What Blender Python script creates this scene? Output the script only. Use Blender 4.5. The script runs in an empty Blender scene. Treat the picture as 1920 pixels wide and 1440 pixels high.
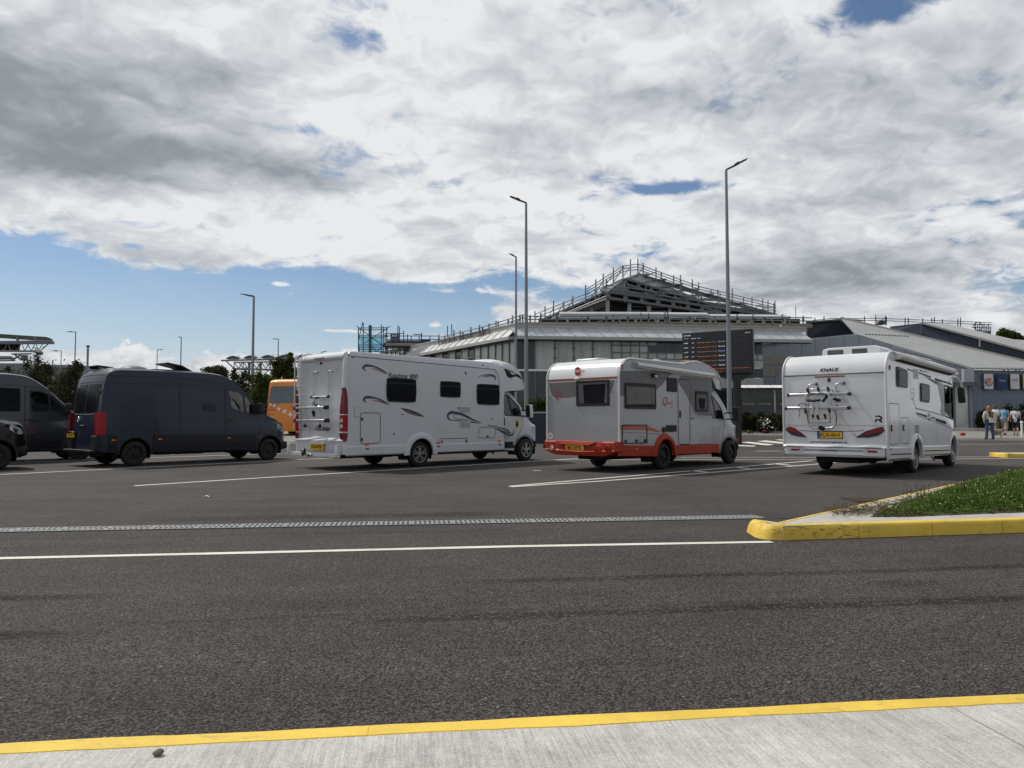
import bpy, bmesh, math, random
import numpy as np
from mathutils import Vector, Matrix, noise
from mathutils.geometry import delaunay_2d_cdt
from math import sin, cos, pi, radians, sqrt, atan2, asin, tan
S = bpy.context.scene
COL = S.collection
random.seed(7)
RNG = np.random.default_rng(11)

# ------------------------------------------------------------------ camera
CAM_H = 1.25; FPX = 1400.0; PITCH = math.atan(70 / 1400.0)
cam_d = bpy.data.cameras.new('camera')
cam = bpy.data.objects.new('camera', cam_d); COL.objects.link(cam)
cam_d.sensor_width = 36.0; cam_d.lens = FPX / 1920 * 36.0
cam_d.clip_start = 0.1; cam_d.clip_end = 3000
cam.location = (0, 0, CAM_H)
cam.rotation_euler = (pi / 2 + PITCH, 0, 0)
S.camera = cam
S.view_settings.view_transform = 'Standard'
S.view_settings.look = 'None'
S.view_settings.exposure = -0.05
S.view_settings.gamma = 1.0
S.view_settings.use_curve_mapping = False

def ray(px, py):
    dx = (px - 960) / FPX; up = (720 - py) / FPX
    return Vector((dx, cos(PITCH) - up * sin(PITCH), sin(PITCH) + up * cos(PITCH)))
def G(px, py, z=0.0):
    r = ray(px, py); t = (z - CAM_H) / r.z
    return Vector((r.x * t, r.y * t, z))
def PD(px, py, Y):
    r = ray(px, py); t = Y / r.y
    return Vector((r.x * t, Y, CAM_H + r.z * t))
def azel(px, py):
    r = ray(px, py).normalized()
    return atan2(r.x, r.y), asin(r.z)

# ------------------------------------------------------------------ sun and sky
SUN_AZ = radians(-54); SUN_EL = radians(54)       # azimuth from +Y towards +X
sd = Vector((sin(SUN_AZ) * cos(SUN_EL), cos(SUN_AZ) * cos(SUN_EL), sin(SUN_EL)))
sun_d = bpy.data.lights.new('sun', 'SUN'); sun_d.energy = 3.3; sun_d.angle = radians(2.0)
sun_d.color = (1.0, 0.95, 0.87)
sun = bpy.data.objects.new('sun', sun_d); COL.objects.link(sun)
sun.rotation_euler = (-sd).to_track_quat('-Z', 'Y').to_euler()
W = bpy.data.worlds.new('World'); S.world = W; W.use_nodes = True

class NT:
    """small node-building helper"""
    def __init__(s, nt): s.nt = nt
    def n(s, t, **k):
        nd = s.nt.nodes.new(t)
        for a, b in k.items(): setattr(nd, a, b)
        return nd
    def put(s, nd, i, v):
        if v is None: return
        if isinstance(v, bpy.types.NodeSocket): s.nt.links.new(v, nd.inputs[i])
        else: nd.inputs[i].default_value = v
    def m(s, op, a, b=None, c=None, clamp=False):
        nd = s.n('ShaderNodeMath', operation=op, use_clamp=clamp)
        s.put(nd, 0, a); s.put(nd, 1, b); s.put(nd, 2, c); return nd.outputs[0]
    def vm(s, op, a, b=None, sc=None):
        nd = s.n('ShaderNodeVectorMath', operation=op)
        s.put(nd, 0, a); s.put(nd, 1, b)
        if sc is not None: s.put(nd, 3, sc)
        return nd.outputs['Value'] if op in ('LENGTH', 'DOT_PRODUCT', 'DISTANCE') else nd.outputs[0]
    def noise(s, vec, scale, detail=4, rough=.5, dist=0.0, lac=2.0):
        nd = s.n('ShaderNodeTexNoise'); s.put(nd, 'Vector', vec)
        nd.inputs['Scale'].default_value = scale; nd.inputs['Detail'].default_value = detail
        nd.inputs['Roughness'].default_value = rough; nd.inputs['Distortion'].default_value = dist
        nd.inputs['Lacunarity'].default_value = lac
        return nd.outputs['Fac']
    def voro(s, vec, scale, feature='F1', out='Distance', rnd=1.0):
        nd = s.n('ShaderNodeTexVoronoi', feature=feature); s.put(nd, 'Vector', vec)
        nd.inputs['Scale'].default_value = scale; nd.inputs['Randomness'].default_value = rnd
        return nd.outputs[out]
    def ss(s, v, a, b, lo=0.0, hi=1.0, kind='SMOOTHSTEP'):
        nd = s.n('ShaderNodeMapRange', interpolation_type=kind)
        s.put(nd, 0, v); s.put(nd, 1, a); s.put(nd, 2, b); s.put(nd, 3, lo); s.put(nd, 4, hi); return nd.outputs[0]
    def mix(s, f, a, b, mode='MIX'):
        nd = s.n('ShaderNodeMix', data_type='RGBA', blend_type=mode)
        s.put(nd, 0, f)
        for i, v in ((6, a), (7, b)):
            if isinstance(v, tuple) and len(v) == 3: v = v + (1,)
            s.put(nd, i, v)
        return nd.outputs[2]
    def xyz(s, v):
        nd = s.n('ShaderNodeSeparateXYZ'); s.put(nd, 0, v); return nd.outputs
    def cxyz(s, x, y, z):
        nd = s.n('ShaderNodeCombineXYZ'); s.put(nd, 0, x); s.put(nd, 1, y); s.put(nd, 2, z); return nd.outputs[0]

def build_world():
    nt = W.node_tree; nt.nodes.clear(); N = NT(nt)
    out = N.n('ShaderNodeOutputWorld'); bg = N.n('ShaderNodeBackground')
    nt.links.new(bg.outputs[0], out.inputs[0]); bg.inputs['Strength'].default_value = 0.1
    sky = N.n('ShaderNodeTexSky', sky_type='NISHITA'); sky.sun_disc = False
    sky.sun_elevation = SUN_EL; sky.sun_rotation = SUN_AZ
    sky.air_density = 1.0; sky.dust_density = 0.6; sky.ozone_density = 1.6; sky.altitude = 50
    d = N.n('ShaderNodeTexCoord').outputs['Generated']
    d = N.vm('NORMALIZE', d)
    x, y, z = N.xyz(d)[0:3]
    az = N.m('ARCTAN2', x, y); el = N.m('ARCSINE', z)
    # cloud deck seen in perspective
    zc = N.m('ADD', N.m('MAXIMUM', z, 0.0), 0.26)
    P = N.vm('SCALE', N.cxyz(x, y, 0.0), None, N.m('DIVIDE', 1.0, zc))
    w1 = N.n('ShaderNodeTexNoise'); N.put(w1, 'Vector', P); w1.inputs['Scale'].default_value = 5.5; w1.inputs['Detail'].default_value = 3
    Pw = N.vm('ADD', P, N.vm('SCALE', N.vm('SUBTRACT', w1.outputs['Color'], (.5, .5, .5)), None, 0.16))
    big = N.noise(P, 1.9, 2, .5)
    mid = N.noise(N.vm('ADD', Pw, (3.7, 1.2, 0)), 4.2, 9, .62)
    low = N.noise(N.vm('ADD', Pw, (3.7, 1.2, 0)), 4.2, 4, .62)
    # the same field sampled a little nearer to the sun: the difference models the lit edges
    low2 = N.noise(N.vm('ADD', Pw, (sin(-.25) * .055 + 3.7, cos(-.25) * .055 + 1.2, 0)), 4.2, 4, .62)
    base = N.m('ADD', N.m('MULTIPLY', big, .42), N.m('MULTIPLY', mid, .58))
    AE = N.cxyz(az, el, 0.0)
    def tot(v, L):
        for (px, py, sx, sy, amp) in L:
            a0, e0 = azel(px, py); ia, ie = FPX / sx, FPX / sy
            nd = N.n('ShaderNodeVectorMath', operation='MULTIPLY_ADD'); N.put(nd, 0, AE); nd.inputs[1].default_value = (ia, ie, 0); nd.inputs[2].default_value = (-a0 * ia, -e0 * ie, 0)
            q = N.vm('DOT_PRODUCT', nd.outputs[0], nd.outputs[0])
            v = N.m('MULTIPLY_ADD', N.m('POWER', 0.36788, q), amp, v)
        return v
    rag = N.noise(Pw, 13.0, 5, .6)
    cov = tot(N.m('ADD', N.m('MULTIPLY_ADD', N.m('SUBTRACT', base, .5), 1.5, .745), N.m('MULTIPLY', N.m('SUBTRACT', rag, .5), .34)), [
        (200, 580, 620, 82, -.56), (640, 570, 330, 58, -.28), (60, 485, 150, 30, -.16), (-500, 520, 420, 90, -.35), (850, 590, 160, 34, -.14),
        (1640, 15, 110, 40, -.34), (1290, 352, 150, 14, -.26), (1840, 130, 80, 40, -.16), (1640, 300, 90, 12, -.16), (1850, 376, 120, 9, -.20),
        (560, 245, 60, 15, -.22), (690, 65, 60, 50, -.02), (250, 462, 90, 7, -.20),
        (1000, 590, 70, 40, .20), (150, 487, 150, 16, .14), (480, 480, 300, 22, .12), (790, 517, 60, 12, .30), (525, 533, 22, 6, .42), (840, 545, 130, 8, .20),
        (295, 594, 50, 4.5, .46), (630, 620, 55, 5, .50), (815, 605, 13, 8, .36), (8, 568, 14, 3, .40), (545, 551, 10, 4, .36)])
    # puffy bank of cumulus low over the horizon on the left
    bank = N.noise(N.cxyz(az, N.m('MULTIPLY', el, 1.5), .3), 19.0, 6, .58)
    hb = N.m('ADD', radians(4.9), N.m('MULTIPLY', N.m('SUBTRACT', bank, .5), radians(5.5)))
    bankA = N.m('MULTIPLY', N.ss(N.m('SUBTRACT', hb, el), -.001, .004), N.ss(az, radians(-2), radians(-9)))
    a_main = N.ss(cov, .485, .665)
    alpha = N.m('MAXIMUM', a_main, bankA)
    # shade of the cloud: thick parts darker, sides towards the sun lighter
    thick = N.ss(base, .42, .66)
    g = N.m('MULTIPLY_ADD', N.m('SUBTRACT', low, low2), 1.25, .95)
    g = N.m('MULTIPLY_ADD', thick, -.13, g)
    g = N.m('MULTIPLY_ADD', N.m('SUBTRACT', mid, low), .5, g)
    g = N.m('MULTIPLY_ADD', N.ss(el, radians(32), radians(60)), -.20, g)
    # the deck is brighter towards the sun than away from it
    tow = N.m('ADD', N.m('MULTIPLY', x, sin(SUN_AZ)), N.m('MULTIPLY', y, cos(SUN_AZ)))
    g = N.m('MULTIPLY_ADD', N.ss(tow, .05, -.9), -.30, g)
    g = N.m('MULTIPLY_ADD', N.m('SUBTRACT', big, .5), -.45, g)
    g = tot(g, [(30, 190, 200, 110, -.28), (170, 300, 150, 50, -.26), (-300, 150, 300, 200, -.3), (370, 170, 110, 60, -.16), (480, 300, 150, 34, -.30), (560, 330, 110, 34, -.22), (1330, 165, 200, 60, -.26), (640, 30, 100, 30, -.06),
                (950, 262, 75, 34, -.24), (1740, 490, 220, 34, -.34), (1470, 525, 160, 40, -.28), (1700, 180, 200, 90, -.10), (1850, 230, 120, 110, -.12), (1800, 570, 240, 40, -.10),
                (250, 395, 300, 36, .14), (250, 50, 250, 60, .12), (900, 400, 300, 50, .08), (650, 200, 120, 100, .08), (1250, 225, 60, 20, .10), (450, 455, 350, 30, .12), (880, 500, 110, 22, -.06)])
    g = N.m('SMOOTH_MAX', N.m('MINIMUM', g, 1.0), .34, .22)
    gb = N.ss(bank, .35, .62, .70, .99)
    isb = N.m('MULTIPLY', bankA, N.m('SUBTRACT', 1.0, a_main))
    g = N.m('ADD', N.m('MULTIPLY', g, N.m('SUBTRACT', 1.0, isb)), N.m('MULTIPLY', gb, isb))
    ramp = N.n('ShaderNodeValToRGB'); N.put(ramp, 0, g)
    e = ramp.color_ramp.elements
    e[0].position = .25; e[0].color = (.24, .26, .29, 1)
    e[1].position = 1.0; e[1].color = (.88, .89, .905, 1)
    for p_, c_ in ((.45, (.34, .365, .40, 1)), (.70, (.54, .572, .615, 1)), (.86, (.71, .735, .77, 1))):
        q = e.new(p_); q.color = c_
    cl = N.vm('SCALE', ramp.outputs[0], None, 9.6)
    skc = N.mix(1.0, N.vm('SCALE', sky.outputs[0], None, 0.86), (.90, .97, 1.04), 'MULTIPLY')
    # thin veil of white over the blue, growing towards the horizon
    veil = N.m('ADD', N.ss(el, radians(12), radians(2), .0, .42), N.m('MULTIPLY', N.ss(mid, .50, .75), .12))
    skc = N.mix(veil, skc, (6.6, 7.2, 7.9))
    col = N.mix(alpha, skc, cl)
    # below the horizon: plain far ground tone
    col = N.mix(N.ss(z, -.003, -.02), col, (1.2, 1.2, 1.15))
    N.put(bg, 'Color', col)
build_world()

# ------------------------------------------------------------------ materials
MAT = {}
def mat(name, col, rough=.5, metal=0.0, var=.08, vscale=3.0, bump=0.0, bscale=40.0, coat=0.0, emis=0.0, dirt=0.0, stretch=(1, 1, 1), spec=.5):
    if name in MAT: return MAT[name]
    m = bpy.data.materials.new(name); m.use_nodes = True; nt = m.node_tree; N = NT(nt)
    b = nt.nodes['Principled BSDF']; b.inputs['Roughness'].default_value = rough; b.inputs['Metallic'].default_value = metal
    b.inputs['Specular IOR Level'].default_value = spec
    tc = N.n('ShaderNodeTexCoord').outputs['Object']
    if stretch != (1, 1, 1):
        tc = N.vm('MULTIPLY', tc, stretch)
    n1 = N.noise(tc, vscale, 5, .6)
    f = N.ss(n1, .25, .75, 1 - var, 1 + var, 'LINEAR')
    c = N.mix(1.0, col, N.cxyz(f, f, f), 'MULTIPLY')
    if dirt:
        n2 = N.noise(N.vm('MULTIPLY', tc, (1, 1, .35)), 6.0, 6, .65)
        c = N.mix(N.m('MULTIPLY', N.ss(n2, .5, .8), dirt), c, (.10, .085, .065))
    N.put(b, 'Base Color', c)
    if rough > .05: N.put(b, 'Roughness', N.ss(N.noise(tc, vscale * 3, 4, .6), .3, .7, max(.03, rough * .85), min(1, rough * 1.15), 'LINEAR'))
    if coat: b.inputs['Coat Weight'].default_value = coat; b.inputs['Coat Roughness'].default_value = .06
    if bump:
        bp = N.n('ShaderNodeBump'); bp.inputs['Strength'].default_value = bump; bp.inputs['Distance'].default_value = .01
        N.put(bp, 'Height', N.noise(tc, bscale, 5, .6)); nt.links.new(bp.outputs[0], b.inputs['Normal'])
    if emis:
        b.inputs['Emission Color'].default_value = tuple(col) + (1,); b.inputs['Emission Strength'].default_value = emis
    MAT[name] = m; return m

def glass_mat(name, tint=(.5, .55, .55), gloss=.12, refl=1.0):
    if name in MAT: return MAT[name]
    m = bpy.data.materials.new(name); m.use_nodes = True; nt = m.node_tree; nt.nodes.clear(); N = NT(nt)
    o = N.n('ShaderNodeOutputMaterial'); t = N.n('ShaderNodeBsdfTransparent'); g = N.n('ShaderNodeBsdfGlossy')
    t.inputs[0].default_value = tint + (1,); g.inputs['Roughness'].default_value = .03
    g.inputs[0].default_value = (refl, refl, refl, 1)
    fr = N.n('ShaderNodeFresnel'); fr.inputs[0].default_value = 1.5
    geo = N.n('ShaderNodeNewGeometry').outputs['Backfacing']
    k = N.m('MULTIPLY', N.m('ADD', fr.outputs[0], gloss), N.m('SUBTRACT', 1.0, geo), clamp=True)
    mx = N.n('ShaderNodeMixShader'); N.put(mx, 0, k); nt.links.new(t.outputs[0], mx.inputs[1]); nt.links.new(g.outputs[0], mx.inputs[2])
    nt.links.new(mx.outputs[0], o.inputs[0]); MAT[name] = m; return m

def asphalt_mat():
    m = bpy.data.materials.new('asphalt'); m.use_nodes = True; nt = m.node_tree; N = NT(nt); b = nt.nodes['Principled BSDF']
    tc = N.n('ShaderNodeTexCoord').outputs['Object']
    warp = N.n('ShaderNodeTexNoise'); N.put(warp, 'Vector', tc); warp.inputs['Scale'].default_value = 30
    tw = N.vm('ADD', tc, N.vm('SCALE', N.vm('SUBTRACT', warp.outputs['Color'], (.5, .5, .5)), None, .02))
    v1 = N.voro(tw, 78.0); v2 = N.voro(N.vm('ADD', tw, (5.3, 2.1, 0)), 140.0)
    vc = N.n('ShaderNodeTexVoronoi'); N.put(vc, 'Vector', tw); vc.inputs['Scale'].default_value = 78.0
    rnd = N.xyz(vc.outputs['Color'])
    # stone chips, brown-grey, the gaps between them dark
    stone = N.mix(rnd[0], (.050, .041, .037), (.108, .092, .084))
    stone = N.mix(N.ss(rnd[1], .985, .995), stone, (.20, .19, .18))
    gap = N.ss(v1, .36, .66)
    c = N.mix(gap, stone, (.011, .010, .010))
    c = N.mix(N.ss(v2, .35, .7, 0, .35), c, (.028, .026, .026))
    # streaked and blotched large-scale tone along the lane
    a = radians(7.5)
    x, y, z = N.xyz(tc)[0:3]
    u = N.m('ADD', N.m('MULTIPLY', x, cos(a)), N.m('MULTIPLY', y, sin(a)))
    v = N.m('SUBTRACT', N.m('MULTIPLY', y, cos(a)), N.m('MULTIPLY', x, sin(a)))
    lane = N.cxyz(N.m('MULTIPLY', u, .22), v, 0)
    L1 = N.noise(lane, 1.6, 5, .6); L2 = N.noise(tc, .5, 5, .6); L3 = N.noise(lane, 9.0, 4, .6)
    k = N.m('ADD', N.m('ADD', N.ss(L1, .3, .7, -.13, .13), N.ss(L2, .3, .7, -.14, .14)), N.ss(L3, .3, .7, -.04, .04))
    # rubber tracks: dark polished bands with torn ends
    tr = None
    for (v0, wd, u0, u1, am) in ((5.77, .12, -9, -1.7, .9), (4.77, .13, -9, -1.6, .9), (5.88, .11, .1, 6.5, .75), (4.83, .13, -.6, 8.5, .8), (5.32, .20, -1.1, -.2, .9), (5.30, .24, .9, 1.9, .8), (5.42, .16, 3.2, 4.5, .8), (10.1, .35, -3.5, 1.6, .7), (4.98, .05, -2, 4, .4), (8.6, .1, -6, 2, .35)):
        bnd = N.ss(N.m('ABSOLUTE', N.m('SUBTRACT', N.m('ADD', v, N.m('MULTIPLY', N.m('SUBTRACT', L2, .5), .22)), v0)), wd, wd * .35)
        ends = N.m('MULTIPLY', N.ss(u, u0, u0 + .7), N.ss(u, u1, u1 - .9))
        q = N.m('MULTIPLY', N.m('MULTIPLY', bnd, ends), am); tr = q if tr is None else N.m('MAXIMUM', tr, q)
    tr = N.m('MULTIPLY', tr, N.ss(N.noise(lane, 22.0, 4, .7), .32, .58, .45, 1))
    k = N.m('SUBTRACT', N.m('ADD', k, 1.0), N.m('MULTIPLY', tr, .92))
    c = N.mix(1.0, c, N.cxyz(k, k, k), 'MULTIPLY')
    # scuffs: pale dusty scratches
    sc = N.m('MULTIPLY', N.ss(N.noise(lane, 3.1, 6, .7), .62, .74), .16)
    c = N.mix(sc, c, (.17, .165, .16))
    # tyre-polished grit sparkles inside tracks
    c = N.mix(N.m('MULTIPLY', N.m('MULTIPLY', N.ss(rnd[2], .9, .95), tr), .5), c, (.20, .20, .19))
    # far away the chips merge into the mean tone
    far = N.ss(y, 7.0, 22.0)
    mean = N.mix(1.0, N.mix(N.noise(tc, 25, 3, .6), (.036, .031, .030), (.052, .046, .044)), N.cxyz(k, k, k), 'MULTIPLY')
    c = N.mix(far, c, mean)
    c = N.vm('SCALE', c, None, 1.25)
    N.put(b, 'Base Color', c); b.inputs['Roughness'].default_value = .86; b.inputs['Specular IOR Level'].default_value = .25
    bp = N.n('ShaderNodeBump'); bp.inputs['Distance'].default_value = .006
    N.put(bp, 'Strength', N.ss(y, 4, 25, 1.0, .12))
    N.put(bp, 'Height', N.m('ADD', N.m('MULTIPLY', v1, -1.0), N.m('MULTIPLY', v2, -.4)))
    nt.links.new(bp.outputs[0], b.inputs['Normal'])
    MAT['asphalt'] = m; return m

def concrete_mat(name, base=(.42, .405, .38), broom=None, bump=.5):
    m = bpy.data.materials.new(name); m.use_nodes = True; nt = m.node_tree; N = NT(nt); b = nt.nodes['Principled BSDF']
    tc = N.n('ShaderNodeTexCoord').outputs['Object']
    n1 = N.noise(tc, 1.7, 5, .6); n2 = N.noise(tc, 140, 4, .7); n3 = N.noise(tc, 14, 5, .7)
    k = N.m('ADD', N.m('ADD', N.ss(n1, .3, .7, .86, 1.1), N.ss(n2, .3, .7, -.22, .20)), N.ss(n3, .3, .7, -.07, .07))
    hgt = N.m('MULTIPLY', n2, .5)
    if broom is not None:
        x, y, z = N.xyz(tc)[0:3]
        u = N.m('ADD', N.m('MULTIPLY', x, cos(broom)), N.m('MULTIPLY', y, sin(broom)))
        v = N.m('SUBTRACT', N.m('MULTIPLY', y, cos(broom)), N.m('MULTIPLY', x, sin(broom)))
        st = N.noise(N.cxyz(u, N.m('MULTIPLY', v, .03), 0), 150, 3, .7, .15)
        st2 = N.noise(N.cxyz(u, N.m('MULTIPLY', v, .05), 2), 60, 2, .6, .2)
        s = N.m('ADD', N.m('MULTIPLY', st, .65), N.m('MULTIPLY', st2, .5))
        k = N.m('ADD', k, N.ss(s, .42, .72, -.22, .14, 'LINEAR')); hgt = N.m('ADD', hgt, N.m('MULTIPLY', s, 1.3))
    c = N.mix(1.0, base, N.cxyz(k, k, k), 'MULTIPLY')
    c = N.mix(N.m('MULTIPLY', N.ss(N.voro(tc, 90), .10, .03), .6), c, (.10, .095, .09))
    c = N.mix(N.ss(N.noise(tc, .9, 6, .7), .56, .72, 0, .28), c, (.24, .235, .225))
    N.put(b, 'Base Color', c); b.inputs['Roughness'].default_value = .88
    bp = N.n('ShaderNodeBump'); bp.inputs['Strength'].default_value = bump; bp.inputs['Distance'].default_value = .006
    N.put(bp, 'Height', hgt); nt.links.new(bp.outputs[0], b.inputs['Normal'])
    MAT[name] = m; return m

def yellow_mat():
    m = bpy.data.materials.new('yellow_kerb_paint'); m.use_nodes = True; nt = m.node_tree; N = NT(nt); b = nt.nodes['Principled BSDF']
    tc = N.n('ShaderNodeTexCoord').outputs['Object']
    k = N.m('ADD', N.ss(N.noise(tc, 2.3, 5, .6), .3, .7, .88, 1.08), N.ss(N.noise(tc, 80, 4, .6), .3, .7, -.05, .05))
    c = N.mix(1.0, (.70, .48, .055), N.cxyz(k, k, k), 'MULTIPLY')
    # rubber scuffs, strongest at the tip of the island
    x, y, z = N.xyz(tc)[0:3]
    s = N.noise(N.vm('MULTIPLY', tc, (1.5, 4, 8)), 6.5, 6, .7)
    oi = N.n('ShaderNodeNewGeometry').outputs['Position']; wx_, wy_, wz_ = N.xyz(oi)[0:3]
    t0 = G(1470, 1000).x
    near = N.m('MULTIPLY', N.ss(N.m('ABSOLUTE', N.m('SUBTRACT', wx_, t0 + .18)), 1.0, .35), N.m('MULTIPLY', N.ss(wy_, 6.0, 7.0), N.ss(wy_, 10.0, 8.5)))
    c = N.mix(N.m('MULTIPLY', N.ss(s, .50, .64), N.m('MULTIPLY', near, .75)), c, (.09, .075, .04))
    c = N.mix(N.m('MULTIPLY', N.ss(N.noise(N.vm('MULTIPLY', tc, (1, 3, 3)), 5, 7, .75), .56, .68), .6), c, (.24, .20, .10))
    c = N.mix(N.m('MULTIPLY', N.ss(N.voro(tc, 60), .09, .04), .5), c, (.2, .17, .1))
    N.put(b, 'Base Color', c); b.inputs['Roughness'].default_value = .6
    bp = N.n('ShaderNodeBump'); bp.inputs['Strength'].default_value = .35; bp.inputs['Distance'].default_value = .004
    N.put(bp, 'Height', N.noise(tc, 120, 4, .6)); nt.links.new(bp.outputs[0], b.inputs['Normal'])
    MAT['yellow'] = m; return m

def marking_mat():
    m = bpy.data.materials.new('white_road_paint'); m.use_nodes = True; nt = m.node_tree; N = NT(nt); b = nt.nodes['Principled BSDF']
    tc = N.n('ShaderNodeTexCoord').outputs['Object']
    c = N.mix(N.ss(N.noise(tc, 1.3, 6, .7), .35, .75), (.66, .64, .58), (.50, .48, .43))
    c = N.mix(N.m('MULTIPLY', N.ss(N.noise(tc, 45, 5, .7), .60, .68), .7), c, (.09, .085, .08))
    N.put(b, 'Base Color', c); b.inputs['Roughness'].default_value = .7
    MAT['marking'] = m; return m

def leaf_mat(name, c1, c2, c3=None, scale=1.5, trans=.3):
    if name in MAT: return MAT[name]
    m = bpy.data.materials.new(name); m.use_nodes = True; nt = m.node_tree; N = NT(nt); b = nt.nodes['Principled BSDF']
    tc = N.n('ShaderNodeTexCoord').outputs['Object']
    c = N.mix(N.ss(N.noise(tc, scale, 4, .6), .35, .65), c1, c2)
    if c3: c = N.mix(N.ss(N.noise(tc, scale * 7, 3, .6), .56, .66), c, c3)
    k = N.ss(N.noise(tc, scale * 18, 2, .5), .3, .7, .7, 1.3)
    c = N.mix(1.0, c, N.cxyz(k, k, k), 'MULTIPLY')
    N.put(b, 'Base Color', c); b.inputs['Roughness'].default_value = .8; b.inputs['Specular IOR Level'].default_value = .2
    tr = N.n('ShaderNodeBsdfTranslucent'); N.put(tr, 0, c); mx = N.n('ShaderNodeMixShader'); mx.inputs[0].default_value = trans
    nt.links.new(b.outputs[0], mx.inputs[1]); nt.links.new(tr.outputs[0], mx.inputs[2])
    nt.links.new(mx.outputs[0], nt.nodes['Material Output'].inputs[0])
    MAT[name] = m; return m

# ------------------------------------------------------------------ mesh helpers
ORG = {}
def org(o): return ORG.get(o.name, Vector((0, 0, 0))) if o else Vector((0, 0, 0))
def tag(o, label=None, cat=None, group=None, kind=None):
    if label: o['label'] = label
    if cat: o['category'] = cat
    if group: o['group'] = group
    if kind: o['kind'] = kind
    return o
def thing(name, label, cat, loc=(0, 0, 0), rz=0.0, group=None, local=False, kind=None):
    o = bpy.data.objects.new(name, None); COL.objects.link(o); o.empty_display_size = .2
    o.location = loc; o.rotation_euler = (0, 0, rz)
    ORG[o.name] = Vector((0, 0, 0)) if local else Vector(loc)
    return tag(o, label, cat, group, kind)

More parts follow.
